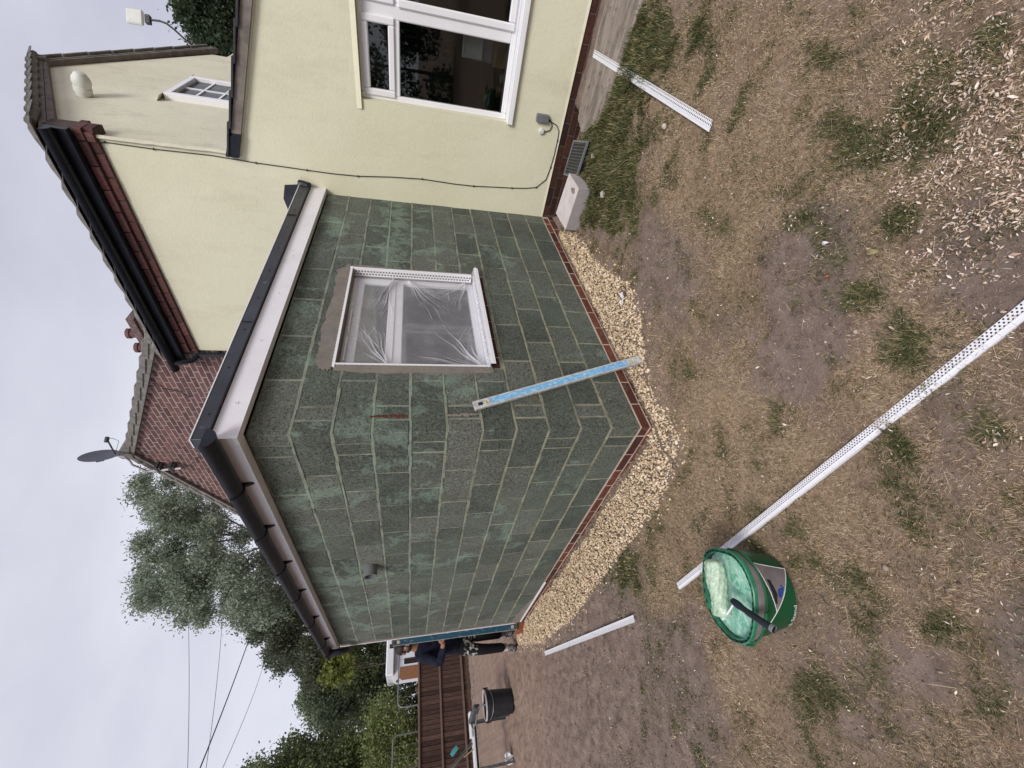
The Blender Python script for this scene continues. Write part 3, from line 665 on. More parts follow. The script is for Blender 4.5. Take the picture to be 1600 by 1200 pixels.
# ------------------------------------------------------------------ block extension
ext = empty('block_extension', (0, 0, 0), 'single storey extension of bare green washed concrete blocks with a flat black roof', 'extension')
WX0, WX1, WZ0, WZ1 = .585, 1.842, .990, 2.080       # window opening in the front wall
ZTOP = 2.47
def block_mesh(w, h, dp, rr, seg=2):
    """front of the block looks along -y; outline slightly uneven"""
    b = MB(); out = []; inn = []
    n = [max(2, seg + (1 if w > .3 else 0)), seg, max(2, seg + (1 if w > .3 else 0)), seg]
    cs = [(-w / 2, -h / 2), (w / 2, -h / 2), (w / 2, h / 2), (-w / 2, h / 2)]
    for e in range(4):
        a, c = cs[e], cs[(e + 1) % 4]
        for k in range(n[e]):
            t = k / n[e]; jx, jz = rr.uniform(-.0034, .0034), rr.uniform(-.0034, .0034)
            p = (a[0] + (c[0] - a[0]) * t + jx, a[1] + (c[1] - a[1]) * t + jz); out.append(p)
            s_ = 1 - .006 / max(w, .05) * 2; s2 = 1 - .006 / max(h, .05) * 2
            inn.append((p[0] * s_ , p[1] * s2))
    m_ = len(out)
    vs = [(x, 0, z) for x, z in inn] + [(x, .006, z) for x, z in out] + [(x, dp, z) for x, z in out]
    fs = [tuple(range(m_))]
    for i in range(m_):
        j = (i + 1) % m_
        fs.append((i, j, m_ + j, m_ + i)); fs.append((m_ + i, m_ + j, 2 * m_ + j, 2 * m_ + i))
    b.add(vs, fs); return b.mesh('block')
def put_block(me, x, y, z, rz, name='block', mat=None, parent=ext):
    if not me.materials: me.materials.append(mat or M['block'])
    o = bpy.data.objects.new(name, me); COL.objects.link(o); o.parent = parent
    o.location = Vector((x, y, z)) - WLOC[parent.name]; o.rotation_euler = (0, 0, rz); return o

def joints(length, odd, rr, first_full):
    """(start, end) of the blocks along a course"""
    out = []
    if first_full: s = .0; e = .44; out.append((s, e)); s = .45
    else: out.append((0, .1)); out.append((.11, .213)); s = .223
    while s < length - .03:
        e = s + .44 + rr.uniform(-.006, .006)
        if length - e < .06: e = length
        out.append((s, min(e, length))); s = e + .01
    return out
rr = random.Random(21)
for k in range(11):
    z0 = .225 * k + rr.uniform(-.001, .001); z1 = z0 + .214 if k < 10 else ZTOP
    if k == 10: z1 = ZTOP
    h = z1 - z0; zc = (z0 + z1) / 2
    # front wall (runs along +x)
    even = k % 2 == 0
    for i, (s, e) in enumerate(joints(LA, not even, rr, even)):
        if k == 9: s = s if i == 0 else s; 
        segs = [(s, e)]
        if z1 > WZ0 - .005 and z0 < WZ1:
            segs = []
            if s < WX0 - .012: segs.append((s, min(e, WX0 - .012)))
            if e > WX1 + .012: segs.append((max(s, WX1 + .012), e))
        for (a, c) in segs:
            if c - a < .03: continue
            zz0, zz1 = z0, z1
            if i == 0: continue                       # the corner blocks come below
            me = block_mesh(c - a, zz1 - zz0, .085, rr)
            put_block(me, (a + c) / 2, rr.uniform(-.003, .003), (zz0 + zz1) / 2, rr.uniform(-.002, .002))
        # the corner block is seen on both faces
        if i == 0:
            w = min(e, WX0 - .012) if (z1 > WZ0 and z0 < WZ1) else e
            bx, by = (w, .1) if even else (.1, .44)
            b = MB(); b.box(-bx / 2, bx / 2, -by / 2, by / 2, -h / 2, h / 2, .005)
            put_block(b.mesh('block'), bx / 2 + rr.uniform(-.0015, .0015), by / 2 + rr.uniform(-.0015, .0015), zc, 0)
    # side wall (runs along +y)
    for i, (s, e) in enumerate(joints(LB, even, rr, not even)):
        if i == 0: continue
        put_block(block_mesh(e - s, h, .085, rr), rr.uniform(-.003, .003), (s + e) / 2, zc, -math.pi / 2 + rr.uniform(-.002, .002))
# blocks are cut short under the window: the strip between course four and the sill is brick
mb = MB(); D = .0035
mb.box(D, WX0, D, .1, -.004, ZTOP); mb.box(WX1, LA, D, .1, -.004, ZTOP); mb.box(WX0, WX1, D, .1, -.004, WZ0 - .075); mb.box(WX0, WX1, D, .1, WZ1, ZTOP)
mb.box(D, .1, .1, LB, -.004, ZTOP)
mb.box(.1, LA, LB - .1, LB - .004, -.1, ZTOP)
mb.build('mortar', M['mortar'], ext)
# squeezed-out perpend mortar ridges
mb = MB(); 
for k in range(1, 11):
    z = .225 * k - .006
    for (lo, hi, ax) in ((.0, LA, 0), (.0, LB, 1)):
        s = lo
        while s < hi - .02:
            l_ = rr.uniform(.05, .16); e = min(s + l_, hi)
            if ax == 0 and WZ0 - .09 < z < WZ1 and e > WX0 - .02 and s < WX1 + .02: s = e; continue
            w = rr.uniform(.0045, .0088) * (1.25 if z > 1.2 else 1); o_ = rr.uniform(-.001, .004); zc = z + rr.uniform(-.0035, .0035)
            if ax == 0: mb.box(s, e + .004, -o_, .004, zc - w, zc + w)
            else: mb.box(-o_, .004, s, e + .004, zc - w, zc + w)
            s = e
mj = mb.build('mortar_joint', M['mortar'], ext); tag(mj, kind='stuff')
# plinth bricks
def brick_run(parent, mats, p0, d, n_, z0, outw, length=.215, hgt=.065, pitch=.225, off=0.0, dep=.10, name='brick', rr=random.Random(5)):
    d = Vector(d).normalized(); outw = Vector(outw)
    L_ = n_
    s = -off
    while s < L_ - .01:
        a = max(s, 0); c = min(s + length, L_)
        if c - a > .02:
            ctr = Vector(p0) + d * ((a + c) / 2) + Vector((0, 0, z0 + hgt / 2)) - outw * (dep / 2 - rr.uniform(0, .004))
            b = MB(); b.obox((0, 0, 0), d, outw, (0, 0, 1), (c - a) / 2, dep / 2, hgt / 2 + rr.uniform(-.001, .001), .004)
            me = b.mesh('brick'); put_block(me, ctr.x, ctr.y, ctr.z, 0, name, mats, parent)
        s += pitch
for c in range(3):
    z0 = -.075 * (c + 1)
    brick_run(ext, M['brick_red'], (0.104 if c % 2 else .0, 0, 0), (1, 0, 0), LA - .05, z0, (0, -1, 0), off=0 if c % 2 else 0)
    brick_run(ext, M['brick_red'], (0, 0.0 if c % 2 else .11, 0), (0, 1, 0), LB - .12, z0, (-1, 0, 0), off=0)
brick_run(ext, M['brick_dark'], (WX0, 0, 0), (1, 0, 0), WX1 - WX0, WZ0 - .072, (0, -1, 0), off=.1)
mb = MB(); mb.box(.0015, LA, .0015, .1, -.32, -.0045); mb.box(.0015, .1, .1, LB - .01, -.32, -.0045); mb.box(-.002, LA, -.002, .01, -.0105, -.001); mb.box(-.002, .01, .011, LB - .01, -.0105, -.001); mb.box(WX0, WX1, .006, .1, WZ0 - .075, WZ0 - .002)
mb.build('brick_mortar', M['mortar_pink'], ext)
lb_ = MB(); lb_.box(WX0 - .13, WX1 + .16, -.001, .09, WZ1 + .002, 2.2395, .004); put_block(lb_.mesh('lintel'), 0, 0, 0, 0, 'lintel')
# red clay packed into two open joints
def slot(x, z, seed):
    r2 = random.Random(seed); b = MB()
    n = 9
    for i in range(n):
        zz = z - .095 + .19 * i / (n - 1)
        b.obox((x + r2.uniform(-.005, .005), -.0015, zz), (1, 0, r2.uniform(-.3, .3)), (0, 1, 0), (r2.uniform(-.35, .35), 0, 1), r2.uniform(.006, .015), .006, .017, .004)
    b.build('clay_packing', M['brick_red'] if seed == 1 else M['render'], ext, origin=(x, 0, z))
slot(.132, 1.70, 1); slot(.136, 1.235, 2)
# fresh render round the opening, a smear at the far end of the side wall
def patch(name, pts, n_out, th, mat, seed, jit=.012, per=7, plane='x', hard=()):
    """irregular plaster patch on a wall; pts run round the outline in (s, z)"""
    r2 = random.Random(seed); P = []
    for i in range(len(pts)):
        a, c = pts[i], pts[(i + 1) % len(pts)]
        for k in range(per):
            t = k / per; j = 0 if i in hard else jit
            P.append((a[0] + (c[0] - a[0]) * t + r2.uniform(-j, j), a[1] + (c[1] - a[1]) * t + r2.uniform(-j, j)))
    b = MB(); n = len(P); from mathutils.geometry import tessellate_polygon
    pt = (lambda s, z, d: (s, -d, z)) if plane == 'x' else (lambda s, z, d: (-d, s, z))
    cx = sum(p[0] for p in P) / n; cz = sum(p[1] for p in P) / n
    tri = [tuple(t) for t in tessellate_polygon([[Vector((s, z, 0)) for s, z in P]])]
    b.add([pt(s, z, th) for s, z in P] + [pt(s, z, -.004) for s, z in P], tri + [(i, (i + 1) % n, n + (i + 1) % n, n + i) for i in range(n)])
    return b.build(name, mat, ext, origin=(P[0][0], 0, P[0][1]) if plane == 'x' else (0, P[0][0], P[0][1]))
patch('render_patch', [(WX0 - .012, WZ1), (WX1, WZ1), (1.90, WZ1 + .02), (1.78, 2.20), (1.45, 2.175), (.9, 2.205), (.62, 2.19), (.54, 2.15), (.535, WZ1 + .02)], 0, .007, M['render'], 5, .011, 9, hard=(0, 1))
patch('render_patch', [(WX0 + .006, WZ1 - .002), (WX0 + .006, WZ0 - .01), (.530, WZ0 - .015), (.514, 1.2), (.518, 1.6), (.512, 1.86), (.54, WZ1 - .01)], 0, .008, M['render'], 6, .004, 8, hard=(0,))
patch('render_patch', [(WX1, WZ0 + .03), (WX1, WZ1 - .002), (1.895, WZ1 - .01), (1.885, 1.8), (1.872, 1.5), (1.878, 1.2), (1.868, WZ0 + .03)], 0, .006, M['render'], 7, .005, 8, hard=(0,))
patch('render_patch', [(4.62, .0), (4.62, .1), (4.52, .13), (4.25, .10), (3.95, .075), (3.70, .04), (3.55, .002)], 0, .006, M['render'], 8, .012, 8, 'y')
patch('render_patch', [(4.605, .1), (4.605, 2.46), (4.51, 2.46), (4.54, 2.2), (4.52, 1.8), (4.55, 1.4), (4.53, .9), (4.55, .5), (4.52, .12)], 0, .005, M['render'], 9, .010, 7, 'y', hard=(0,))
b = MB(); b.box(-.012, .004, LB + .004, LB + .012, .07, 2.47); b.build('stop_bead', M['bead'], ext, origin=(0, LB, 1))
b = MB(); b.bar((-.016, 2.95, -.003), (-.016, 4.52, -.003), .014, .016); b.build('stop_bead', M['bead'], ext, origin=(0, 3.7, 0))

# window
win = empty('window', (1.2, .09, 1.53)); win.parent = ext; win.location = (1.2, .09, 1.53)
YF = .085
b = MB()
# reveal lining
b.box(WX0 - .002, WX0 + .010, -.004, .1, WZ0, WZ1, mi=0); b.box(WX1 - .010, WX1 + .002, -.003, .1, WZ0, WZ1); b.box(WX0, WX1, -.002, .1, WZ1 - .012, WZ1 + .002)
b.build('reveal', M['render'], win)
b = MB(); fw = .055; X0, X1, Z0_, Z1_ = WX0 + .010, WX1 - .010, WZ0 + .012, WZ1 - .012
for (a, c, d, e) in ((X0, X0 + fw, Z0_, Z1_), (X1 - fw, X1, Z0_, Z1_), (X0 + fw, X1 - fw, Z1_ - fw, Z1_), (X0 + fw, X1 - fw, Z0_, Z0_ + fw), (X0 + fw, X1 - fw, 1.636, 1.712)):
    b.box(a, c, YF, YF + .06, d, e, .006)
b.build('frame', M['upvc'], win)
b = MB(); sw = .058
for (a, c, d, e) in ((X0 + fw - .012, X1 - fw + .012, 1.70, Z1_ - fw + .012),):
    b.box(a, a + sw, YF - .012, YF + .03, d, e, .006); b.box(c - sw, c, YF - .012, YF + .03, d, e, .006)
    b.box(a + sw, c - sw, YF - .011, YF + .03, e - sw, e, .006); b.box(a + sw, c - sw, YF - .011, YF + .03, d, d + sw, .006)
b.build('sash', M['upvc'], win)
b = MB(); b.box(X0 + .05, X1 - .05, YF + .034, YF + .038, Z0_ + .05, 1.65); b.build('pane', M['glass'], win)
b = MB(); b.box(X0 + .05, X1 - .05, YF + .010, YF + .014, 1.72, Z1_ - .06); b.build('pane', M['glass'], win)
# polythene sheet stretched over the frame with folds fanning from the corners
def build_film():
    nx, nz = 330, 290; xs = np.linspace(X0 + .004, X1 - .004, nx); zs = np.linspace(Z0_ + .004, Z1_ - .004, nz)
    X, Z = np.meshgrid(xs, zs); Yd = np.zeros_like(X)
    def fold(x0, z0, x1, z1, w, amp):
        d = np.array([x1 - x0, z1 - z0]); Ln = np.hypot(*d); d /= Ln
        t = (X - x0) * d[0] + (Z - z0) * d[1]; s = -(X - x0) * d[1] + (Z - z0) * d[0]
        env = np.clip(t / .03, 0, 1) * np.clip((Ln - t) / (.5 * Ln), 0, 1)
        s = s + .006 * np.sin(t * 22 + x0 * 40)
        return amp * env * np.exp(-(s / w) ** 2)
    r3 = random.Random(4)
    corners = [((X1 - .05, Z0_ + .06), 3.5, 2.2, 10), ((X0 + .06, Z0_ + .05), .05, 1.5, 9), ((X1 - .04, 1.72), 2.7, 3.3, 8), ((X0 + .03, Z1_ - .05), 5.3, 6.1, 5), ((X1 - .06, 1.60), 3.2, 4.0, 7)]
    corners = [((X1 - .05, Z0_ + .07), 1.75, 3.0, 11), ((X0 + .05, Z0_ + .05), .15, 1.45, 10), ((X1 - .04, 1.72), 2.35, 3.05, 8), ((X0 + .04, 1.73), .1, .9, 6), ((X1 - .06, 1.60), 3.3, 4.3, 8)]
    for (c, a0, a1, n) in corners:
        for i in range(int(n * 1.7)):
            a = r3.uniform(a0, a1); L_ = r3.uniform(.22, .62)
            Yd -= fold(c[0], c[1], c[0] + L_ * math.cos(a), c[1] + L_ * math.sin(a), r3.uniform(.0026, .0046), r3.uniform(.004, .009))
    for i in range(24):
        x0 = r3.uniform(X0 + .1, X1 - .3); z0 = r3.uniform(Z0_ + .1, Z1_ - .12); a = r3.uniform(-.6, .5)
        L_ = r3.uniform(.12, .3); Yd -= fold(x0, z0, x0 + L_ * math.cos(a), z0 + L_ * math.sin(a), r3.uniform(.003, .005), r3.uniform(.002, .006))
    Yd -= .006 * fbm(X, Z, 7, 3, 5)
    edge = np.minimum(np.minimum(X - X0, X1 - X), np.minimum(Z - Z0_, Z1_ - Z))
    Yb = YF - .022 + Yd * np.clip(edge / .02, .15, 1)
    V = np.stack([X, Yb, Z], -1).reshape(-1, 3); I = np.arange(nx * nz).reshape(nz, nx)
    F = np.stack([I[:-1, :-1], I[:-1, 1:], I[1:, 1:], I[1:, :-1]], -1).reshape(-1, 4)
    me = npmesh('plastic_film', V, F); a = me.attributes.new('crease', 'FLOAT', 'POINT'); a.data.foreach_set('value', np.clip((-Yd - .0035) / .011, 0, 1).astype(np.float32).ravel())
    link('plastic_film', me, M['film'], win, smooth=True)
build_film()
b = MB(); b.box(X0 + .04, X1 - .04, YF + .055, YF + .058, Z0_ + .04, Z1_ - .04); b.build('pane_backing', M['pane_backing'], win)  # added grey sheet close behind the glass, makes the panes read lighter
b = MB(); b.box(X0 + .1, X0 + .36, YF - .034, YF - .020, Z1_ - .036, Z1_ - .028, .002); b.box(X0 + .42, X0 + .72, YF - .034, YF - .020, Z1_ - .037, Z1_ - .029, .002); b.build('trickle_vent', M['upvc'], win)
# room behind the sheet
b = MB(); b.box(.12, 3.2, 1.6, 1.64, .1, 2.4); b.box(.12, 3.2, .12, 1.6, .6, .62); b.box(.1, .12, .12, 1.6, .6, 2.4); b.box(3.2, 3.22, .12, 1.6, .6, 2.4)
b.build('inner_wall', M['room_grey'], ext, origin=(1.6, 1.6, 1.2))

# perforated render beads
def perforated(length, width, pitch, r, rows, solid, th=.0012, flange=True, small=True):
    """strip along +x, perforated wing from y=0 to width, plain flange beyond; real holes"""
    b = MB(); n = int(length / pitch); x0 = 0
    cell_h = width / rows
    for j in range(rows):
        for i in range(n):
            cx = (i + .5 + (.5 if j % 2 else 0)) * pitch
            if cx + pitch / 2 > length + 1e-6: continue
            cy = (j + .5) * cell_h; hw, hh = pitch / 2, cell_h / 2
            outer = [(-1, -1), (0, -1), (1, -1), (1, 0), (1, 1), (0, 1), (-1, 1), (-1, 0)]
            ov = [(cx + a * hw, cy + c * hh, 0) for a, c in outer]
            iv = [(cx + r * math.cos(math.atan2(c, a)), cy + r * math.sin(math.atan2(c, a)), 0) for a, c in outer]
            iw = [(p[0], p[1], -th) for p in iv]
            b.add(ov + iv + iw, [(k, (k + 1) % 8, 8 + (k + 1) % 8, 8 + k) for k in range(8)] + [(8 + k, 8 + (k + 1) % 8, 16 + (k + 1) % 8, 16 + k) for k in range(8)])
        if j % 2: b.add([(0, j * cell_h, 0), (pitch / 2, j * cell_h, 0), (pitch / 2, (j + 1) * cell_h, 0), (0, (j + 1) * cell_h, 0)], [(0, 1, 2, 3)])
    return b
def place(b, org, ax, ay, az):
    ax, ay, az = Vector(ax).normalized(), Vector(ay).normalized(), Vector(az).normalized(); org = Vector(org)
    b.v = [tuple(org + ax * v[0] + ay * v[1] + az * v[2]) for v in b.v]; return b
# right jamb bead lies in the reveal, facing the camera side
b = perforated(1.06, .052, .026, .0095, 2, 0); place(b, (WX1 - .013, .006, WZ0 + .03), (0, 0, 1), (0, 1, 0), (-1, 0, 0))
b.box(WX1 - .016, WX1 + .004, -.012, .005, WZ0 + .03, WZ1 + .012); b.box(WX1 - .014, WX1 - .0125, .058, .066, WZ0 + .03, WZ1)
b.build('jamb_bead', M['bead'], ext, origin=(WX1, 0, 1.5))
b = MB(); b.box(WX0 + .005, WX0 + .015, -.014, .004, WZ0 - .004, WZ1 + .004); 
for i in range(60): b.box(WX0 + .003 - .0015 * (i % 2), WX0 + .005, -.010, .0, WZ0 + .018 * i, WZ0 + .018 * i + .008)
b.build('jamb_bead', M['bead'], ext, origin=(WX0, 0, 1.5))
b = MB(); b.box(WX0 - .02, WX1 + .012, -.013, .004, WZ1 - .010, WZ1 + .006)
for i in range(70): b.box(WX0 + .018 * i, WX0 + .018 * i + .009, -.011, .0, WZ1 + .006, WZ1 + .007 + .002 * (i % 2))
b.build('head_bead', M['bead'], ext, origin=(1.2, 0, WZ1))
b = perforated(1.30, .042, .021, .0065, 2, 0); place(b, (WX0 - .012, -.058, WZ0 + .012), (1, 0, 0), (0, 1, 0), (0, 0, 1))
b.box(WX0 - .014, WX1 + .034, -.064, -.058, WZ0 - .026, WZ0 + .014); b.box(WX0, WX1, -.016, .10, WZ0 + .004, WZ0 + .0125)
for i in range(44): b.box(WX0 + .03 * i, WX0 + .03 * i + .017, -.0655, -.064, WZ0 - .012, WZ0 + .001)
b.build('sill_bead', M['bead'], ext, origin=(1.2, 0, WZ0))
b = MB(); r4 = random.Random(3)
for i in range(26):
    x = WX0 + .05 * i; b.obox((x, -.04 + r4.uniform(-.006, .006), WZ0 + .016 + r4.uniform(0, .008)), (1, r4.uniform(-.6, .6), r4.uniform(-.3, .3)), (0, 1, .3), (0, 0, 1), .022, .018, .003, .002)
b.build('sill_film', M['film'], ext, origin=(1.2, 0, WZ0))

# roof edge: white fascia, black trim, gutter
ZF0, ZF1 = 2.472, 2.602
b = MB(); P = [(-.072, -.075, ZF0), (LA, -.06, ZF0 + .012), (LA, -.06, 2.635), (-.072, -.075, ZF1)]
b.prism(P, (0, .055, 0)); b.build('fascia_board', M['fascia'], ext, origin=(1.6, 0, 2.5))
b = MB(); b.box(-.072, -.055, -.019, 4.50, ZF0, ZF1); b.box(-.054, -.0, -.019, 4.5, ZF0 + .001, ZF0 + .012); b.build('fascia_board', M['fascia'], ext, origin=(0, 2.2, 2.5))
b = MB(); b.box(-.0735, -.05, -.077, -.018, ZF0 - .001, ZF1 + .002); b.build('corner_cap', M['upvc'], ext)
b = MB()
for i in range(6):
    x = .18 + .56 * i; b.lathe((x, -.0765 + .0045 * x, 2.537 + .006 * i), [(0, .0), (.006, -.0), (.007, .004)], 8, (0, -1, 0))
b.build('fixing_pin', M['upvc'], ext); 
b = MB(); P = [(-.085, -.100, 2.606), (LA - .05, -.095, 2.642), (LA - .05, -.095, 2.733), (-.085, -.100, 2.672)]
b.prism(P, (0, .09, 0)); b.box(-.094, -.085, -.102, .02, 2.622, 2.674, .003); b.build('roof_trim', M['black_trim'], ext, origin=(1.6, 0, 2.7))
b = MB(); b.prism([(-.097, -.104, 2.673), (LA - .05, -.099, 2.734), (LA - .05, -.099, 2.740), (-.097, -.104, 2.679)], (0, .07, 0)); b.build('trim_highlight', M['fascia'], ext, origin=(1.6, 0, 2.72))  # white strip along the trim top, a highlight put in as colour
b = MB(); b.tube([(LA - .075, -.095, 2.64), (LA - .045, -.095, 2.70), (LA - .03, -.095, 2.745)], .036, 10); b.build('trim_end_cap', M['black_plastic'], ext)
b = MB()
for i in range(9):
    x = .08 + .37 * i; b.lathe((x, -.1005, 2.638 + .0145 * x), [(0, .004), (.005, .003), (.006, 0)], 8, (0, -1, 0))
for x in (.9, 2.55): b.box(x, x + .004, -.104, -.09, 2.61 + .0115 * x, 2.67 + .0185 * x)
b.build('trim_screw', M['label_dark'], ext)
b = MB(); b.prism([(-.05, -.04, 2.60), (LA + .0, -.04, 2.64), (LA, -.04, 2.715), (-.05, -.04, 2.65)], (0, 4.55, 0)); b.build('flat_roof', M['black_trim'], ext, origin=(1.6, 2.2, 2.65))
b = MB(); b.prism([(LA - .008, -.08, 2.70), (LA - .008, -.05, 2.90), (LA - .008, .10, 2.94), (LA - .008, .5, 2.86), (LA - .008, .5, 2.70)], (.006, 0, 0)); b.build('roof_flashing', M['black_trim'], ext, origin=(LA, 0, 2.8))
gut = None
b = MB(); GX, GZ, GR = -.128, 2.592, .058
prof = [(math.cos(t), math.sin(t)) for t in np.linspace(math.pi, 2 * math.pi, 13)]
def halfpipe(b, x, y0, y1, z, r, th=.004):
    o_ = [(x + r * c, z + r * s_) for c, s_ in prof]; i_ = [(x + (r - th) * c, z + (r - th) * s_) for c, s_ in prof][::-1]
    ring = o_ + i_; b.prism([(p, y0, q) for p, q in ring], (0, y1 - y0, 0))
halfpipe(b, GX, -.15, 4.42, GZ, GR)
gut = b.auto('gutter', M['black_plastic'], ext, origin=(GX, 2.1, GZ))
b = MB(); b.prism([(GX + (GR + .003) * c, -.158, GZ + (GR + .003) * s_) for c, s_ in prof], (0, .012, 0)); b.build('gutter_end', M['black_plastic'], gut)
for y in (.36, .92, 1.55, 2.2, 3.0, 3.85):
    b = MB(); halfpipe(b, GX, y, y + (.06 if y == .92 else .024), GZ, GR + .007, .008)
    b.prism([(-.074, y, GZ - .10), (-.074, y, GZ + .004), (GX + GR - .004, y, GZ + .004), (GX + .03, y, GZ - .048)], (0, .022, 0))
    b.build('gutter_bracket', M['black_plastic'], gut)
b = MB(); halfpipe(b, GX, 4.25, 4.42, GZ, GR + .008, .01); b.lathe((GX, 4.34, GZ - .17), [(.036, 0), (.04, .02), (.04, .11), (.06, .13)], 16); b.tube([(GX, 4.34, GZ - .10), (GX, 4.34, GZ - .17), (GX + .03, 4.42, GZ - .22), (GX + .06, 4.56, GZ - .24)], .034, 12)
b.auto('gutter_outlet', M['black_plastic'], gut)
b = MB(); b.lathe((.02, 2.0, 1.925), [(.0, .0), (.060, .0), (.060, .12), (.053, .12), (.052, .02), (0, .02)], 24, (-1, 0, -.06)); b.auto('vent_pipe', M['grey_plastic'], ext, origin=(0, 2, 1.925))
# ------------------------------------------------------------------ cream rendered house
YG = -.30                                  # gable plane; the lean-to stands this side of it
hou = empty('cream_house', (LA, 0, 0), 'cream rendered two storey house with black gutter and small gable window', 'house')
WY0, WY1, HZ0, HZ1 = -2.62, -.955, .575, 2.055      # ground floor window
WT = .16
b = MB()
# front wall of house and lean-to (one plane), with the window opening
ztop = lambda y: 4.45
b.box(LA, LA + WT, YG, 2.36, 0, 4.45)
def lz(y): return 3.262 + (y - YG) * .332     # underside of the lean-to verge
def wallpiece(y0, y1, z0):
    b.prism([(LA, y0, z0), (LA, y1, z0), (LA, y1, lz(y1)), (LA, y0, lz(y0))], (WT, 0, 0))
wallpiece(WY1, YG, 0); wallpiece(WY0, WY1, HZ1); wallpiece(-5.2, WY0, 0); b.box(LA, LA + WT, WY0, WY1, 0, HZ0)
# bellcast bead at the bottom edge
b.prism([(LA - .007, -5.2, -.012), (LA - .007, 2.36, -.012), (LA + .0, 2.36, .012), (LA, -5.2, .012)], (.02, 0, 0))
b.build('wall', M['cream'], hou)
# hood moulding over the window
b = MB(); b.prism([(LA - .020, WY0 - .03, HZ1 - .004), (LA - .020, WY1 + .075, HZ1 - .004), (LA - .018, WY1 + .077, HZ1 + .006), (LA + .003, WY1 + .085, HZ1 + .05), (LA + .003, WY0 - .03, HZ1 + .05), (LA - .018, WY0 - .03, HZ1 + .006)], (.02, 0, 0))
b.prism([(LA - .020, WY1 + .0745, HZ1 - .0045), (LA + .004, WY1 + .0845, HZ1 - .0045), (LA + .004, WY1 + .0845, HZ1 + .05)], (0, -.02, 0)); b.build('window_hood', M['cream'], hou, origin=(LA, -1.6, 2.05))
# gable wall in the plane y = YG
AX, AZ, EX = 5.41, 5.845, 7.48
b = MB(); b.prism([(LA + .002, YG - .002, 2.6), (EX, YG - .002, 2.6), (EX, YG - .002, 4.70), (AX, YG - .002, AZ), (LA + .002, YG - .002, 4.80)], (0, .12, 0)); b.build('gable_wall', M['cream2'], hou, origin=(AX, YG, 4.5))
b = MB()
rr = random.Random(8); z = 3.3; pts = []
while z < 4.5: pts.append((LA - .012 + rr.uniform(-.003, .003), YG - .014 + rr.uniform(-.003, .003), z)); z += .07
b.tube(pts, .018, 6); b.build('corner_bead', M['cream2'], hou)
b = MB(); b.box(EX - .3, EX + .6, YG + .0, YG + .1, 2.6, 4.5); b.build('gable_wall', M['cream2'], hou, origin=(EX, YG, 3.5))
# plinth: dark brick below the render
pl_ = MB(); pl_.box(LA + .012, LA + WT, -5.2, -.0, -.5, -.012); pl_.build('plinth', M['mortar_dark'], hou)
for c in range(4):
    brick_run(hou, M['brick_dark'], (LA + .008, -2.6 + (.11 if c % 2 else 0), 0), (0, 1, 0), 2.58 - (.11 if c % 2 else 0), -.085 - .075 * c, (-1, 0, 0), dep=.06, rr=random.Random(c))
# ground floor window
gw = empty('window', (LA + .08, -1.6, 1.3)); gw.parent = hou; gw.location = Vector((LA + .08, -1.6, 1.3)) - WLOC[hou.name]
XF = LA + .075
def frame_rect(b, y0, y1, z0, z1, w, x0, x1, bev=.008):
    b.box(x0, x1, y0, y0 + w, z0, z1, bev); b.box(x0, x1, y1 - w, y1, z0, z1, bev)
    b.box(x0 + .001, x1, y0 + w, y1 - w, z1 - w, z1, bev); b.box(x0 + .001, x1, y0 + w, y1 - w, z0, z0 + w, bev)
b = MB(); frame_rect(b, WY0, WY1, HZ0 + .03, HZ1, .055, XF, XF + .07)
b.box(XF, XF + .07, -1.70, -1.585, HZ0 + .085, HZ1 - .055, .008); b.box(XF + .001, XF + .07, WY0 + .05, -1.70, 1.685, 1.745, .008); b.box(XF + .001, XF + .07, -1.585, WY1 - .05, 1.685, 1.745, .008)
b.build('frame', M['upvc'], gw)
for (y0, y1) in ((-1.60, WY1 - .035), (WY0 + .035, -1.685)):
    b = MB(); frame_rect(b, y0, y1, 1.73, HZ1 - .035, .058, XF - .022, XF + .03, .010); b.build('vent_sash', M['upvc'], gw, origin=(XF, (y0 + y1) / 2, 1.88))
    b = MB(); b.box(XF + .01, XF + .014, y0 + .05, y1 - .05, 1.77, HZ1 - .08); b.build('pane', M['glass'], gw, origin=(XF, (y0 + y1) / 2, 1.88))
b = MB(); frame_rect(b, WY0 + .035, -1.675, HZ0 + .065, 1.70, .062, XF - .022, XF + .03, .010); b.build('casement', M['upvc'], gw, origin=(XF, -2.1, 1.1))
b = MB(); b.box(XF + .03, XF + .034, -1.60, WY1 - .05, HZ0 + .07, 1.70); b.build('pane', M['glass'], gw, origin=(XF, -1.3, 1.1))
b = MB(); b.box(XF + .01, XF + .014, WY0 + .08, -1.72, HZ0 + .11, 1.66); b.build('pane', M['glass'], gw, origin=(XF, -2.1, 1.1))
b = MB(); b.box(XF + .020, XF + .0285, -1.59, WY1 - .055, HZ0 + .085, HZ0 + .10); b.build('spacer', M['label_dark'], gw)
b = MB(); b.box(LA - .045, XF + .03, WY0 - .02, WY1 + .012, HZ0 - .005, HZ0 + .030, .006); b.box(LA - .046, LA - .034, WY0 - .02, WY1 + .012, HZ0 - .028, HZ0 + .01, .004); b.build('sill', M['upvc'], gw)
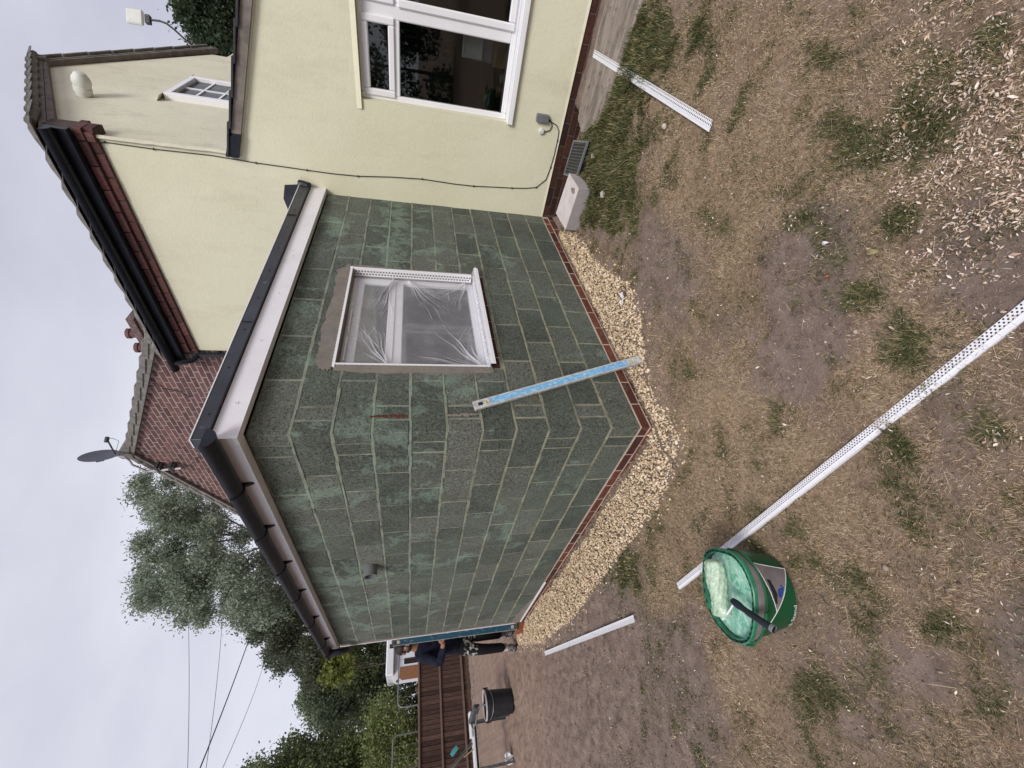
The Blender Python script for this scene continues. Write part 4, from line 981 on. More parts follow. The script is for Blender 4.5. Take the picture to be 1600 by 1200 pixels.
# the room behind
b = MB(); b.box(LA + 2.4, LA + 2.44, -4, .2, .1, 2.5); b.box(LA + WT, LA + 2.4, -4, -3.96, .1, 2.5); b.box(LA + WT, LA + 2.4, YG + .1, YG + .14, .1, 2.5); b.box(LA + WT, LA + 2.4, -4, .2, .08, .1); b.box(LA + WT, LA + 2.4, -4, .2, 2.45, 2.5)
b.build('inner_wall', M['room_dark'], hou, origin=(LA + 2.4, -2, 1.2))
b = MB(); n = 44
P = [(LA + .30 + .018 * math.sin(i * 1.9), -1.56 + (.58) * i / n) for i in range(n + 1)]
for i in range(n): b.add([(P[i][0], P[i][1], 1.74), (P[i + 1][0], P[i + 1][1], 1.74), (P[i + 1][0], P[i + 1][1], 2.05), (P[i][0], P[i][1], 2.05)], [(0, 1, 2, 3)])
b.build('curtain', M['curtain'], hou, smooth=True)
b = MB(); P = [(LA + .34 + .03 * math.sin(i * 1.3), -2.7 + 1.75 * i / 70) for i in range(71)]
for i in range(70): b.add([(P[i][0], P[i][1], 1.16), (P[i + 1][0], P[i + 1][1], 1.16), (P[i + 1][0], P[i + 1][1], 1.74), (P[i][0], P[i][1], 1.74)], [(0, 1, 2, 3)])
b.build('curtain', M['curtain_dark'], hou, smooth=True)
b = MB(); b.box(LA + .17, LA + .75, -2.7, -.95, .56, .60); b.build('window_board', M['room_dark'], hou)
tag(MB().box(LA + .24, LA + .52, -1.60, -1.36, .60, .78, .004).build('cardboard_box', M['card']), 'brown cardboard box on the inner sill of the ground floor window', 'box')
tag(MB().box(LA + .26, LA + .46, -1.62, -1.38, .785, .98, .01).box(LA + .25, LA + .26, -1.60, -1.40, .80, .965).build('storage_tub', M['grey_item']), 'grey plastic tub stacked behind the ground floor window pane', 'tub')
t_ = MB(); frame_rect(t_, -1.605, -1.40, .90, 1.10, .022, LA + .20, LA + .22, .003); t_.box(LA + .215, LA + .222, -1.59, -1.42, .92, 1.08)
tag(t_.build('picture_frame', M['board_white']), 'small white picture frame leaning behind the window glass', 'picture frame')
for nm, (y, z, s, mt, lb) in {'plant_pot': (-1.16, .60, .05, 'terracotta', 'small reddish pot on the inner window sill'), 'glass_jar': (-1.28, .60, .04, 'grey_item', 'small grey jar on the inner window sill')}.items():
    b = MB(); b.lathe((LA + .24, y, z), [(s * .7, 0), (s, s * 2.2), (s * .85, s * 2.2), (0, s * 1.4)], 14); tag(b.auto(nm, M[mt]), lb, 'pot' if 'pot' in nm else 'jar')
# gable window
gw2 = empty('window', (5.3, YG, 4.0)); gw2.parent = hou; gw2.location = Vector((5.3, YG, 4.0)) - WLOC[hou.name]
gx0, gx1, gz0, gz1 = 4.80, 5.72, 3.35, 4.42; yf = YG - .045
b = MB()
for (a, c, d, e) in ((gx0, gx0 + .07, gz0, gz1), (gx1 - .07, gx1, gz0, gz1), (gx0 + .07, gx1 - .07, gz1 - .07, gz1), (gx0 + .07, gx1 - .07, gz0, gz0 + .07)): b.box(a, c, yf - .03, YG + .02, d, e, .006)
b.build('frame', M['upvc'], gw2)
b = MB(); b.box(gx0 + .07, gx1 - .07, yf + .012, yf + .018, gz0 + .07, gz1 - .07); b.build('pane', M['glass'], gw2)
b = MB()
for x in (5.26,): b.box(x - .012, x + .012, yf, yf + .02, gz0 + .07, gz1 - .07)
for z in (4.14, 3.90, 3.66, 3.46): b.box(gx0 + .07, gx1 - .07, yf + .002, yf + .018, z - .012, z + .012)
b.build('glazing_bar', M['upvc'], gw2)
b = MB(); b.box(gx0 + .02, gx1 - .02, YG - .02, YG - .012, gz0 + .02, gz1 - .02); b.build('pane_backing', M['board_white'], gw2)  # added white sheet, stands in for sky reflected in the panes
b = MB(); b.prism([(gx0 - .10, YG - .07, gz1 + .004), (gx1 + .12, YG - .07, gz1 + .004), (gx1 + .12, YG, gz1 + .05), (gx0 - .10, YG, gz1 + .05)], (0, .01, .015)); b.build('hood', M['cream2'], gw2)
# extractor cowl
b = MB(); b.lathe((4.50, YG, 5.075), [(.066, 0), (.066, .04), (.078, .045), (.078, .09), (.07, .095), (.084, .14), (.077, .18), (.046, .23), (0, .24)], 20, (.05, -1, -.25)); b.auto('vent_cowl', M['white_vent'], hou)
# eaves: three stepped brick courses, gutter, roof
for c, (z0, o_) in enumerate(((4.452, .03), (4.528, .058))):
    brick_run(hou, M['brick_eaves'], (LA - o_, YG - .085, 0), (0, 1, 0), 2.74, z0, (-1, 0, 0), off=.11 if c % 2 else 0, dep=.14, hgt=.07, rr=random.Random(40 + c))
b = MB(); b.box(LA - .02, LA + .14, YG - .075, 2.42, 4.45, 4.84); b.build('eaves_mortar', M['mortar_dark'], hou)
for c, z0 in enumerate((4.455, 4.532, 4.609)):
    brick_run(hou, M['brick_eaves'], (LA - .05 + .02 * c, YG - .05, 0), (1, 0, 0), .10 + .09 * c, z0, (0, -1, 0), off=.0, dep=.08, hgt=.07, rr=random.Random(50 + c))
SL = (AZ - 4.80) / (AX - LA)
def rz(x): return AZ + .045 - abs(x - AX) * SL
b = MB(); b.prism([(LA - .16, YG - .07, rz(LA - .16) - .03), (AX, YG - .07, rz(AX) - .03), (EX + .2, YG - .07, rz(EX + .2) - .03), (EX + .2, YG - .07, rz(EX + .2) + .03), (AX, YG - .07, rz(AX) + .04), (LA - .16, YG - .07, rz(LA - .16) + .03)], (0, 2.9, 0)); b.build('roof', M['tile'], hou, origin=(AX, 1, 5.5))
b = MB(); b.prism([(LA - .05, YG - .065, rz(LA - .05) - .095), (AX, YG - .065, rz(AX) - .07), (EX + .2, YG - .065, rz(EX + .2) - .075), (EX + .2, YG - .065, rz(EX + .2) - .035), (AX, YG - .065, rz(AX) - .035), (LA - .05, YG - .065, rz(LA - .05) - .035)], (0, .07, 0)); b.build('verge_undercloak', M['tile_brown'], hou, origin=(AX, YG, 5.6))
sl = Vector((1, 0, SL)).normalized(); nrm = Vector((-SL, 0, 1)).normalized()
for i in range(8):
    x = LA - .05 + .27 * i; p = Vector((x + .16, YG + .0, rz(x + .16) + .030))
    b = MB(); d = (sl + nrm * -.055).normalized()
    # an S-profile tile seen end on
    prof_ = [(-.17, .0), (-.12, .030), (-.06, .036), (0, .012), (.06, 0), (.12, .004), (.17, .03)]
    top = [Vector((0, yy, 0)) + nrm * hh for yy, hh in prof_]; bot = [Vector((0, yy, 0)) + nrm * (hh - .02) for yy, hh in prof_][::-1]
    b.prism([p - d * .17 + q + nrm * .022 for q in top + bot], d * .36)
    b.tube([p - d * .19 + Vector((0, -.10, 0)) + nrm * .03, p + d * .17 + Vector((0, -.10, 0)) + nrm * .01], [.040, .034], 8)
    b.build('roof_tile', M['tile'], hou, origin=p)
for i in range(8):
    x = AX + .14 + .278 * i; d = Vector((1, 0, -SL)).normalized(); n2 = Vector((SL, 0, 1)).normalized()
    p = Vector((x, YG + .04, rz(x) + .038)); b = MB(); b.obox(p, d - n2 * -.07, (0, 1, 0), n2 + d * -.07, .17, .14, .016, .004); b.build('roof_tile', M['tile'], hou, origin=p)
b = MB(); b.tube([(AX, YG - .10, AZ + .055), (AX, 2.5, AZ + .055)], .085, 12); b.auto('ridge_tile', M['tile'], hou)
b = MB(); MX, MZ, MR = LA - .180, 4.745, .060
def mg(b, x, y0, y1, z, r, th=.004): halfpipe(b, x, y0, y1, z, r, th)
mg(b, MX, YG - .10, 2.56, MZ, MR); b.box(LA - .125, LA - .06, YG - .085, 2.50, 4.605, 4.80, .004)
gm = b.auto('gutter', M['black_plastic'], hou, origin=(MX, 1, MZ))
for y in (YG - .105, 2.555):
    b = MB(); b.prism([(MX + (MR + .003) * c, y, MZ + (MR + .003) * s_) for c, s_ in prof], (0, .012, 0)); b.build('gutter_end', M['black_plastic'], gm)
for y in (-.1, .55, 1.2, 1.85, 2.4):
    b = MB(); mg(b, MX, y, y + .03, MZ, MR + .005, .006); b.box(MX + .05, LA - .097, y, y + .03, MZ - .05, MZ + .03); b.build('gutter_bracket', M['black_plastic'], gm)
b = MB(); b.tube([(MX, 2.44, MZ - .05), (MX, 2.44, MZ - .11), (MX + .05, 2.44, MZ - .24), (LA - .045, 2.41, 4.44), (LA - .042, 2.405, 4.30), (LA - .042, 2.405, 2.6)], .034, 10); dpp = b.auto('downpipe', M['black_plastic'], hou)
b = MB(); b.box(LA - .05, LA + .02, 2.36, 2.45, 4.18, 4.21); b.build('pipe_clip', M['black_plastic'], dpp, origin=(LA, 2.4, 4.2))
# lean-to verge and slates
b = MB(); y0, y1 = -4.6, YG + .012
b.prism([(LA - .045, y0, lz(y0) + .0), (LA - .045, y1 - .22, lz(y1 - .22)), (LA - .045, y1 - .22, lz(y1 - .22) + .085), (LA - .045, y0, lz(y0) + .09)], (.06, 0, 0)); b.build('verge', M['tile_brown'], hou, origin=(LA, -1.5, 3))
b = MB(); b.prism([(LA - .055, y1 - .22, lz(y1 - .22) - .002), (LA - .055, y1 - .0, lz(y1)), (LA - .055, y1, lz(y1) + .115), (LA - .055, y1 - .18, lz(y1 - .18) + .105), (LA - .055, y1 - .22, lz(y1 - .22) + .06)], (.07, 0, 0)); b.build('verge_end_cap', M['black_plastic'], hou, origin=(LA, YG, 3.3))
b = MB(); b.prism([(LA - .02, y0, lz(y0) - .012), (LA - .02, y1, lz(y1) - .012), (LA - .02, y1, lz(y1) + .0), (LA - .02, y0, lz(y0) + .0)], (.03, 0, 0)); b.build('verge_mortar', M['cream'], hou, origin=(LA, -1.5, 3))
b = MB(); b.prism([(LA - .02, y0, lz(y0) + .075), (LA - .02, y1, lz(y1) + .075), (LA - .02, y1, lz(y1) + .09), (LA - .02, y0, lz(y0) + .09)], (4.2, 0, 0)); b.build('lean_to_roof', M['slate'], hou, origin=(5, -2, 3))
dl = Vector((0, -1, -.332)).normalized(); nl = Vector((0, -.332, 1)).normalized()
for i in range(16):
    y = y1 - .02 - .265 * i; p = Vector((LA - .02, y - .14, lz(y - .14) + .102)); b = MB(); b.obox(p, dl + nl * .055, (1, 0, 0), nl, .165, .05, .009, .003); b.build('slate', M['slate'], hou, origin=p)
for i in range(11):
    y = YG - .02 + .255 * i; p = Vector((LA - .16, y, 4.875)); b = MB()
    b.prism([(LA - .205, y - .12, 4.815), (LA - .205, y - .06, 4.842), (LA - .205, y + .02, 4.836), (LA - .205, y + .12, 4.815), (LA - .205, y + .12, 4.80), (LA - .205, y - .12, 4.80)], (.36, 0, .36 * SL)); b.build('roof_tile', M['tile'], hou, origin=p)
# cable, junction box
cab = [(-.34, 4.56), (-.24, 4.5), (-.27, 4.41), (-.265, 4.2), (-.26, 4.02), (-.265, 3.53), (-.243, 3.13), (-.235, 2.8), (-.23, 2.65), (-.225, 2.4), (-.23, 2.14), (-.262, 1.8), (-.28, 1.46), (-.268, 1.1), (-.27, .88), (-.29, .6), (-.30, .43), (-.315, .27), (-.34, .14), (-.44, .045), (-.58, .022), (-.72, .012), (-.86, .012), (-.95, .02), (-1.0, .06), (-1.02, .12), (-1.035, .165)]
b = MB(); b.tube([(LA - .007, y, z) for y, z in cab], .0048, 6)
b.tube([(LA - .007, -1.05, .168), (LA - .012, -1.03, .13), (LA - .012, -.99, .11), (LA - .012, -.945, .125), (LA - .012, -.925, .17), (LA - .012, -.925, .20)], .0045, 6); b.tube([(LA - .03, -.925, .198), (LA + .0, -.925, .198)], .012, 8)
cb = b.build('wall_cable', M['cable'], smooth=True); tag(cb, 'thin black cable clipped down the cream wall', 'cable')
for y, z in cab[2:-3:2]:
    b = MB(); b.box(LA - .014, LA, y - .009, y + .009, z - .005, z + .005); b.build('cable_clip', M['cable'], cb, origin=(LA, y, z))
jb = MB().box(LA - .05, LA, -1.085, -1.01, .165, .30, .006).build('junction_box', M['grey_plastic']); tag(jb, 'small square grey junction box low on the cream wall', 'junction box')
so = MB().lathe((LA, -.925, .212), [(.03, 0), (.03, .02), (.022, .03), (0, .032)], 14, (-1, 0, 0)).auto('cable_gland', M['white_vent']); tag(so, 'round white cable cap beside the grey junction box', 'cable cap')

# ------------------------------------------------------------------ brick neighbour
BX = 3.41
nb = empty('brick_house', (BX, 4.8, 0), 'red brick gable end house with tiled verge and chimney behind the cream house', 'house')
AY, AZB = 4.80, 6.185; SB = .490
b = MB(); b.prism([(BX + .003, 1.9, 1.5), (BX + .003, 8.2, 1.5), (BX + .003, 8.2, AZB - (8.2 - AY) * SB - .02), (BX + .003, AY, AZB - .02), (BX + .003, 1.9, AZB - (AY - 1.9) * SB - .02)], (.2, 0, 0)); b.build('wall_mortar', M['mortar_old'], nb)
rr = random.Random(77); cand = []
c = 0; z = 3.2
while z < AZB:
    yl, yr = AY - (AZB - z - .07) / SB, AY + (AZB - z - .07) / SB
    y = max(2.30, yl) ; y = 2.30 - (.1125 if c % 2 else 0)
    while y < yr:
        a, e = max(y, yl, 2.3), min(y + .215, yr)
        if e - a > .03 and a < 7.2: cand.append((a, e, z))
        y += .225
    z += .075; c += 1
def shows(a, e, z):      # above the flat roof edge as seen from the lawn
    ym = (a + e) / 2
    return z > 3.95 + max(0, ym - 2.5) * .30
vis_ = [q for q in cand if shows(*q)]; hid = [q for q in cand if not shows(*q)]
vis_.sort(key=lambda q: (q[0] - CAM.y) ** 2 + (q[2] - CAM.z) ** 2)
far = MB()
shared = {}
for i, (a, e, z) in enumerate(vis_ + hid):
    if i < 299 and i < len(vis_):
        key = round(e - a, 3)
        if key not in shared:
            b = MB(); b.box(0, .05, -(e - a) / 2 + .002, (e - a) / 2 - .002, -.031, .031, .003); shared[key] = b.mesh('brick')
        put_block(shared[key], BX + rr.uniform(-.002, .003), (a + e) / 2, z + .0325, 0, 'brick', M['brick_old'], nb)
    else:
        o_ = rr.uniform(-.002, .003); far.box(BX + o_, BX + .05, a, e, z, z + .065)
fb = far.build('brickwork', M['brick_far'], nb); tag(fb, kind='stuff')
# roof and verges
b = MB(); ov = .05
for s_ in (-1, 1):
    ye = AY + s_ * 3.6; b.prism([(BX - ov, AY, AZB + .02), (BX - ov, ye, AZB + .02 - 3.6 * SB), (BX - ov, ye, AZB + .06 - 3.6 * SB), (BX - ov, AY, AZB + .07)], (6.5, 0, 0))
b.build('roof', M['tile'], nb, origin=(6, AY, 6))
b = MB()
for s_ in (-1, 1):
    ye = AY + s_ * 3.6; b.prism([(BX - ov - .004, AY, AZB - .022), (BX - ov - .004, ye, AZB - .022 - 3.6 * SB), (BX - ov - .004, ye, AZB + .025 - 3.6 * SB), (BX - ov - .004, AY, AZB + .025)], (.05, 0, 0))
b.build('verge_undercloak', M['tile'], nb, origin=(BX, AY, 6))
for s_ in (-1, 1):
    for i in range(13):
        yy = .12 + .285 * i; d = Vector((0, s_, -SB)).normalized(); n2 = Vector((0, s_ * SB, 1)).normalized()
        p = Vector((BX + .10, AY + s_ * yy, AZB - yy * SB + .088)); b = MB(); b.obox(p, d + n2 * .10, (1, 0, 0), n2 - d * .10, .162, .165, .040, .008); b.build('roof_tile', M['tile'], nb, origin=p)
b = MB(); b.tube([(BX - .07, AY, AZB + .10), (9, AY, AZB + .10)], .11, 12); b.auto('ridge_tile', M['tile'], nb)
b = MB(); b.box(5.85, 6.4, 3.86, 4.98, 5.0, 6.74); rr = random.Random(6)
ch = b.build('chimney', M['chim'], nb, origin=(6.1, 4.4, 6))
b = MB(); b.box(5.81, 6.44, 3.82, 5.02, 6.74, 6.82, .01); b.box(5.84, 6.41, 3.85, 4.99, 6.82, 6.90, .01); b.build('chimney_cap', M['chim'], ch)
b = MB()
for k in range(24):
    for i in range(5):
        y = 3.87 + .225 * i + (.11 if k % 2 else 0)
        if y + .2 < 4.99: b.box(5.84 + rr.uniform(-.008, .004), 5.86, y, y + .205, 5.0 + .0725 * k, 5.06 + .0725 * k)
tag(b.build('chimney_brickwork', M['chim'], ch), kind='stuff')
for y in (4.42, 4.80):
    b = MB(); b.lathe((6.1, y, 6.88), [(.105, 0), (.10, .08), (.085, .10), (.085, .23), (.105, .24), (.105, .30), (.088, .31), (.072, .30), (.07, .1)], 18); b.auto('chimney_pot', M['chim_pot'], ch)

# satellite dish on the neighbour's gable
sd_ = empty('satellite_dish', (3.34, 5.2, 5.8), 'dark grey satellite dish on a bent pale pole at the brick gable', 'satellite dish')
b = MB(); b.tube([(3.30, 5.17, 5.57), (3.30, 5.22, 6.03), (3.29, 5.20, 6.10), (3.27, 4.97, 6.22), (3.26, 4.82, 6.20), (3.25, 4.70, 6.22), (3.25, 4.665, 6.30), (3.25, 4.64, 6.62)], .018, 8); b.auto('mast', M['pole'], sd_)
for z in (5.72, 5.93):
    b = MB(); b.box(3.28, 3.41, 5.12, 5.20, z - .05, z + .05, .005); b.box(3.27, 3.40, 5.10, 5.27, z - .012, z + .012); b.build('wall_bracket', M['dark_metal'], sd_, origin=(3.35, 5.18, z))
dc = Vector((3.20, 4.60, 6.50)); da = Vector((.50, -.84, -.06)).normalized()
b = MB(); pr = [(r_, -.0 + .32 * r_ * r_) for r_ in np.linspace(0, .225, 9)]; pr2 = [(r_, h - .006) for r_, h in pr][::-1]
b.lathe(dc, pr + [(.232, .32 * .225 ** 2)] + pr2, 28, da, 1.0, 1.08); b.auto('reflector', M['dish'], sd_)
b = MB(); lo = dc - Vector((0, 0, 1)) * .22 + da * .03; tip = dc + da * .30 - Vector((0, 0, .13)); b.tube([lo, tip], .012, 8); b.lathe(tip, [(.0, -.03), (.03, -.03), (.03, .05), (0, .05)], 12, da * -1 + Vector((0, 0, .3))); b.tube([tip, tip + Vector((0, -.02, -.08)), tip + Vector((.02, .08, -.12)), lo], .004, 6); b.auto('receiver_arm', M['dark_metal'], sd_)
b = MB(); b.obox(dc - da * .04, da, da.orthogonal(), da.cross(da.orthogonal()), .04, .04, .05, .004); b.bar(dc - da * .05, (3.25, 4.645, 6.5), .03, .03); b.build('mount', M['dark_metal'], sd_)
b = MB(); b.tube([(3.30, 5.19, 5.58), (3.36, 5.12, 5.40), (3.40, 5.0, 5.32), (3.40, 5.0, 4.4)], .006, 6); b.tube([(3.40, 3.05, 5.25), (3.40, 3.2, 5.18), (3.40, 3.26, 5.0), (3.40, 3.4, 4.9)], .005, 6); b.build('dish_cable', M['cable'], sd_, smooth=True)

# flat white aerial on a bent mast beyond the cream gable
ae = empty('roof_aerial', (7.4, YG - .1, 4.9), 'square white panel on a thin bent grey mast above the cream gable roof', 'aerial')
b = MB(); b.tube([(7.46, -.22, 4.72), (7.43, -.36, 4.90), (7.40, -.45, 5.0), (7.4, -.56, 5.12), (7.4, -.615, 5.20), (7.4, -.63, 5.28), (7.4, -.62, 5.46)], .014, 8); b.auto('mast', M['dark_metal'], ae)
ax_ = Vector((-.75, -.62, .05)).normalized(); sx_ = Vector((.62, -.75, 0)).normalized(); uz_ = sx_.cross(ax_).normalized(); uz_ = uz_ if uz_.z > 0 else -uz_
b = MB(); b.obox(Vector((7.38, -.63, 5.585)), ax_, sx_, uz_, .025, .105, .11, .018); b.build('panel', M['white_vent'], ae, origin=(7.38, -.63, 5.585))
b = MB(); b.obox(Vector((7.40, -.62, 5.43)), ax_, sx_, uz_, .03, .06, .035, .006); b.build('clamp', M['dark_metal'], ae, origin=(7.4, -.62, 5.485))
# ------------------------------------------------------------------ trees, hedge, things beyond the garden
def leaf_mesh(name, clumps, n, size, mat, parent, droop=0.0, aspect=.55, shell=.55, seed=1, flat=0.0, loose=.08):
    """clumps: (x, y, z, rx, ry, rz, weight); leaves spread through each clump, denser towards its skin"""
    g = np.random.default_rng(seed); C = np.array(clumps, float); w = C[:, 6] * (C[:, 3] * C[:, 4] * C[:, 5]) ** .6; w /= w.sum()
    k = g.choice(len(C), n, p=w); d = g.normal(size=(n, 3)); d /= np.linalg.norm(d, axis=1)[:, None]
    r = shell + (1 - shell) * g.random(n) ** .6; r *= np.where(g.random(n) < loose, g.uniform(1.1, 1.7, n), 1.0) * g.uniform(.75, 1.05, n)
    P = C[k, :3] + d * r[:, None] * C[k, 3:6]
    P[:, 2] -= droop * g.random(n) * C[k, 5]
    # small twig bunches
    u = g.normal(size=(n, 3)) ; u[:, 2] *= (1 - flat); u[:, 2] -= droop * 1.5; u /= np.linalg.norm(u, axis=1)[:, None]
    v = np.cross(u, g.normal(size=(n, 3))); v /= np.linalg.norm(v, axis=1)[:, None]
    s = (size * g.uniform(.55, 1.35, n))[:, None]; wv = v * s * aspect
    a = P; b1 = P + u * s * .5 + wv * .5; b2 = P + u * s * .5 - wv * .5; t = P + u * s
    V = np.stack([a, b1, t, b2], 1).reshape(-1, 3); F = (np.arange(n) * 4)[:, None] + np.array([[0, 1, 2, 3]])
    return link(name, npmesh(name, V, F), mat, parent)
def clumpset(cx, cy, cz, rx, ry, rz, n, cr, seed, fill=.85):
    r2 = random.Random(seed); out = []
    for i in range(n):
        while True:
            p = [r2.uniform(-1, 1) for _ in range(3)]
            q = sum(c * c for c in p)
            if .18 < q < 1: break
        s = r2.uniform(.65, 1.3) * cr
        out.append((cx + p[0] * rx * fill, cy + p[1] * ry * fill, cz + p[2] * rz * fill, s, s, s * r2.uniform(.6, .95), 1))
    return out
def limbs(name, base, top, r0, clumps, parent, seed, every=3):
    r2 = random.Random(seed); b = MB(); base = Vector(base); top = Vector(top)
    pts = [base.lerp(top, t) + Vector((r2.uniform(-.15, .15), r2.uniform(-.15, .15), 0)) * (t > 0) for t in np.linspace(0, 1, 7)]
    b.tube(pts, [r0 * (1 - .85 * t) for t in np.linspace(0, 1, 7)], 9)
    for c in clumps[::every]:
        t = min(max((c[2] - base.z) / max(top.z - base.z, .1) - .25, .12), .9); s = base.lerp(top, t); e = Vector(c[:3])
        mid = s.lerp(e, .5) + Vector((0, 0, .12 * (e - s).length)); b.tube([s, mid, e], [r0 * .34 * (1 - .6 * t), r0 * .2, r0 * .05], 6, cap=False)
    return b.build(name, M['bark'], parent, smooth=True)

def away(cl, k):
    return [(CAM.x + (c[0] - CAM.x) * k, CAM.y + (c[1] - CAM.y) * k, CAM.z + (c[2] - CAM.z) * k, c[3] * k, c[4] * k, c[5] * k, c[6]) for c in cl]
def awp(p, k): return (CAM.x + (p[0] - CAM.x) * k, CAM.y + (p[1] - CAM.y) * k, p[2] if p[2] < 0 else CAM.z + (p[2] - CAM.z) * k)
def tree(kind, base, label, mat, clumps, n, size, top, r0, seed, cat='tree', every=3, **kw):
    t = empty(kind, base, label, cat)
    leaf_mesh('crown', clumps, n, size, M[mat], t, seed=seed, **kw)
    limbs('trunk', base, top, r0, clumps, t, seed, every)
    return t
G0 = -.12
# clump centres and radii of the crowns
CL_ASH = [(6.7,15.8,10.7,0.63),(10.3,18.2,12.6,0.58),(5.1,17.4,8.3,0.68),(6.1,15.6,7.3,0.41),(5.4,18.6,8.1,0.75),(5.5,16.8,9.7,0.75),(10.3,17.9,13.4,0.57),(7.4,15.3,9.2,0.62),(5.2,18.4,8.9,0.75),(10.9,16.8,12.1,0.77),(5.5,16.6,11.4,0.46),(6.6,19.1,11.4,0.42),(9.9,15.6,11.3,0.41),(8.1,16.7,11.8,0.46),(5.5,19.7,11.1,0.54),(7.4,17.3,10.0,0.62),(7.5,19.2,9.9,0.59),(5.4,15.5,9.1,0.52),(5.6,14.0,8.7,0.63),(7.8,17.4,9.0,0.53),(4.7,14.4,7.0,0.43),(4.1,16.1,7.5,0.57),(7.9,15.2,10.1,0.62),(8.7,17.5,11.6,0.41),(5.4,16.0,8.4,0.49),(8.2,17.3,12.0,0.44),(9.1,17.7,11.6,0.57),(7.3,18.9,11.3,0.57),(9.5,15.4,11.6,0.47),(4.5,15.5,6.7,0.51),(6.9,18.6,7.9,0.53),(9.3,17.3,12.8,0.50),(7.5,15.8,10.3,0.56),(5.5,19.9,10.4,0.49),(5.5,18.2,7.9,0.60),(7.4,14.5,10.2,0.43),(5.5,19.7,7.0,0.62),(8.9,16.7,12.2,0.60),(5.0,18.0,9.8,0.53),(5.3,17.1,10.6,0.69),(9.0,15.7,10.7,0.71),(6.7,19.4,12.4,0.70),(4.2,14.7,7.4,0.50),(6.9,16.1,10.7,0.58),(8.2,13.3,11.3,0.43),(6.9,15.4,11.5,0.52),(6.6,17.3,10.5,0.54),(7.2,13.9,10.4,0.61),(8.7,14.8,12.0,0.63),(7.9,16.1,10.0,0.66),(6.0,16.7,9.7,0.49),(5.1,14.6,8.1,0.56),(6.0,19.8,10.6,0.54),(4.8,15.9,6.3,0.58),(6.0,18.0,11.9,0.73),(6.6,18.2,7.8,0.61),(5.6,13.9,10.3,0.46),(10.8,17.0,13.5,0.47),(5.9,18.1,11.9,0.71),(3.8,14.9,6.7,0.52),(4.8,15.8,8.2,0.47),(7.3,18.1,11.6,0.55),(7.4,15.3,10.0,0.56),(8.6,18.9,13.5,0.56),(6.0,18.1,8.3,0.60),(7.3,19.0,10.3,0.46),(6.9,19.3,12.9,0.60),(5.3,15.2,8.9,0.50),(6.4,15.6,10.7,0.49),(4.2,16.3,7.5,0.67),(5.4,17.7,9.9,0.50),(6.9,14.4,8.9,0.54),(5.0,15.1,9.4,0.77),(6.6,16.5,9.4,0.71),(6.7,19.0,10.2,0.55),(4.4,17.3,7.5,0.49),(6.5,17.9,11.4,0.76),(7.7,14.1,10.7,0.67),(4.3,16.0,6.4,0.72),(8.3,17.4,11.3,0.43),(5.1,16.0,11.0,0.54),(5.0,14.2,7.7,0.53),(6.5,14.8,9.2,0.62),(5.5,14.7,9.7,0.73),(5.2,16.0,7.1,0.65),(4.9,15.9,7.7,0.68),(8.6,17.2,10.1,0.66),(5.6,15.0,7.8,0.73),(6.3,17.5,10.5,0.61),(6.9,15.4,8.1,0.47),(6.8,18.3,12.6,0.61),(9.0,18.1,12.1,0.42),(9.4,17.1,10.3,0.53),(7.9,16.4,10.7,0.69),(4.6,15.0,9.1,0.50)]
CL_CON = [(3.3,19.6,6.1,0.61),(2.1,16.7,5.1,0.46),(3.6,19.9,5.2,0.36),(4.7,18.1,6.6,0.50),(5.5,19.7,7.9,0.59),(3.0,17.2,5.9,0.61),(2.6,20.1,5.9,0.41),(4.6,16.5,6.6,0.34),(3.1,16.3,6.4,0.53),(4.9,19.2,7.3,0.47),(4.2,19.0,7.1,0.34),(2.3,16.6,5.1,0.56),(3.1,16.4,6.2,0.34),(4.4,18.1,6.9,0.56),(2.2,16.7,5.0,0.61),(4.6,18.4,7.8,0.60),(4.2,17.3,6.1,0.38),(4.9,18.3,6.9,0.57),(3.6,16.4,6.1,0.60),(4.4,19.5,8.2,0.36),(2.4,19.1,5.5,0.56),(3.8,16.8,7.2,0.58),(4.6,20.1,7.5,0.58),(3.1,18.3,6.3,0.41),(4.9,17.4,6.7,0.62),(3.3,18.3,4.9,0.43),(5.1,19.0,8.1,0.59),(3.2,19.5,6.9,0.53),(2.8,17.9,5.6,0.54),(4.3,19.2,7.3,0.53),(3.0,16.4,5.4,0.49),(3.3,18.2,7.0,0.57),(2.7,17.9,5.6,0.52),(2.6,17.9,5.4,0.58),(3.5,20.2,5.4,0.61),(3.4,16.9,6.0,0.58),(3.3,19.3,5.8,0.38),(3.6,18.9,5.6,0.45),(3.0,19.0,6.0,0.54),(3.1,17.2,6.2,0.53),(4.2,16.2,6.1,0.37),(4.6,16.7,6.7,0.34),(4.4,18.5,6.6,0.50),(3.8,16.6,6.7,0.57),(5.6,18.1,7.1,0.35),(4.5,18.4,6.3,0.61)]
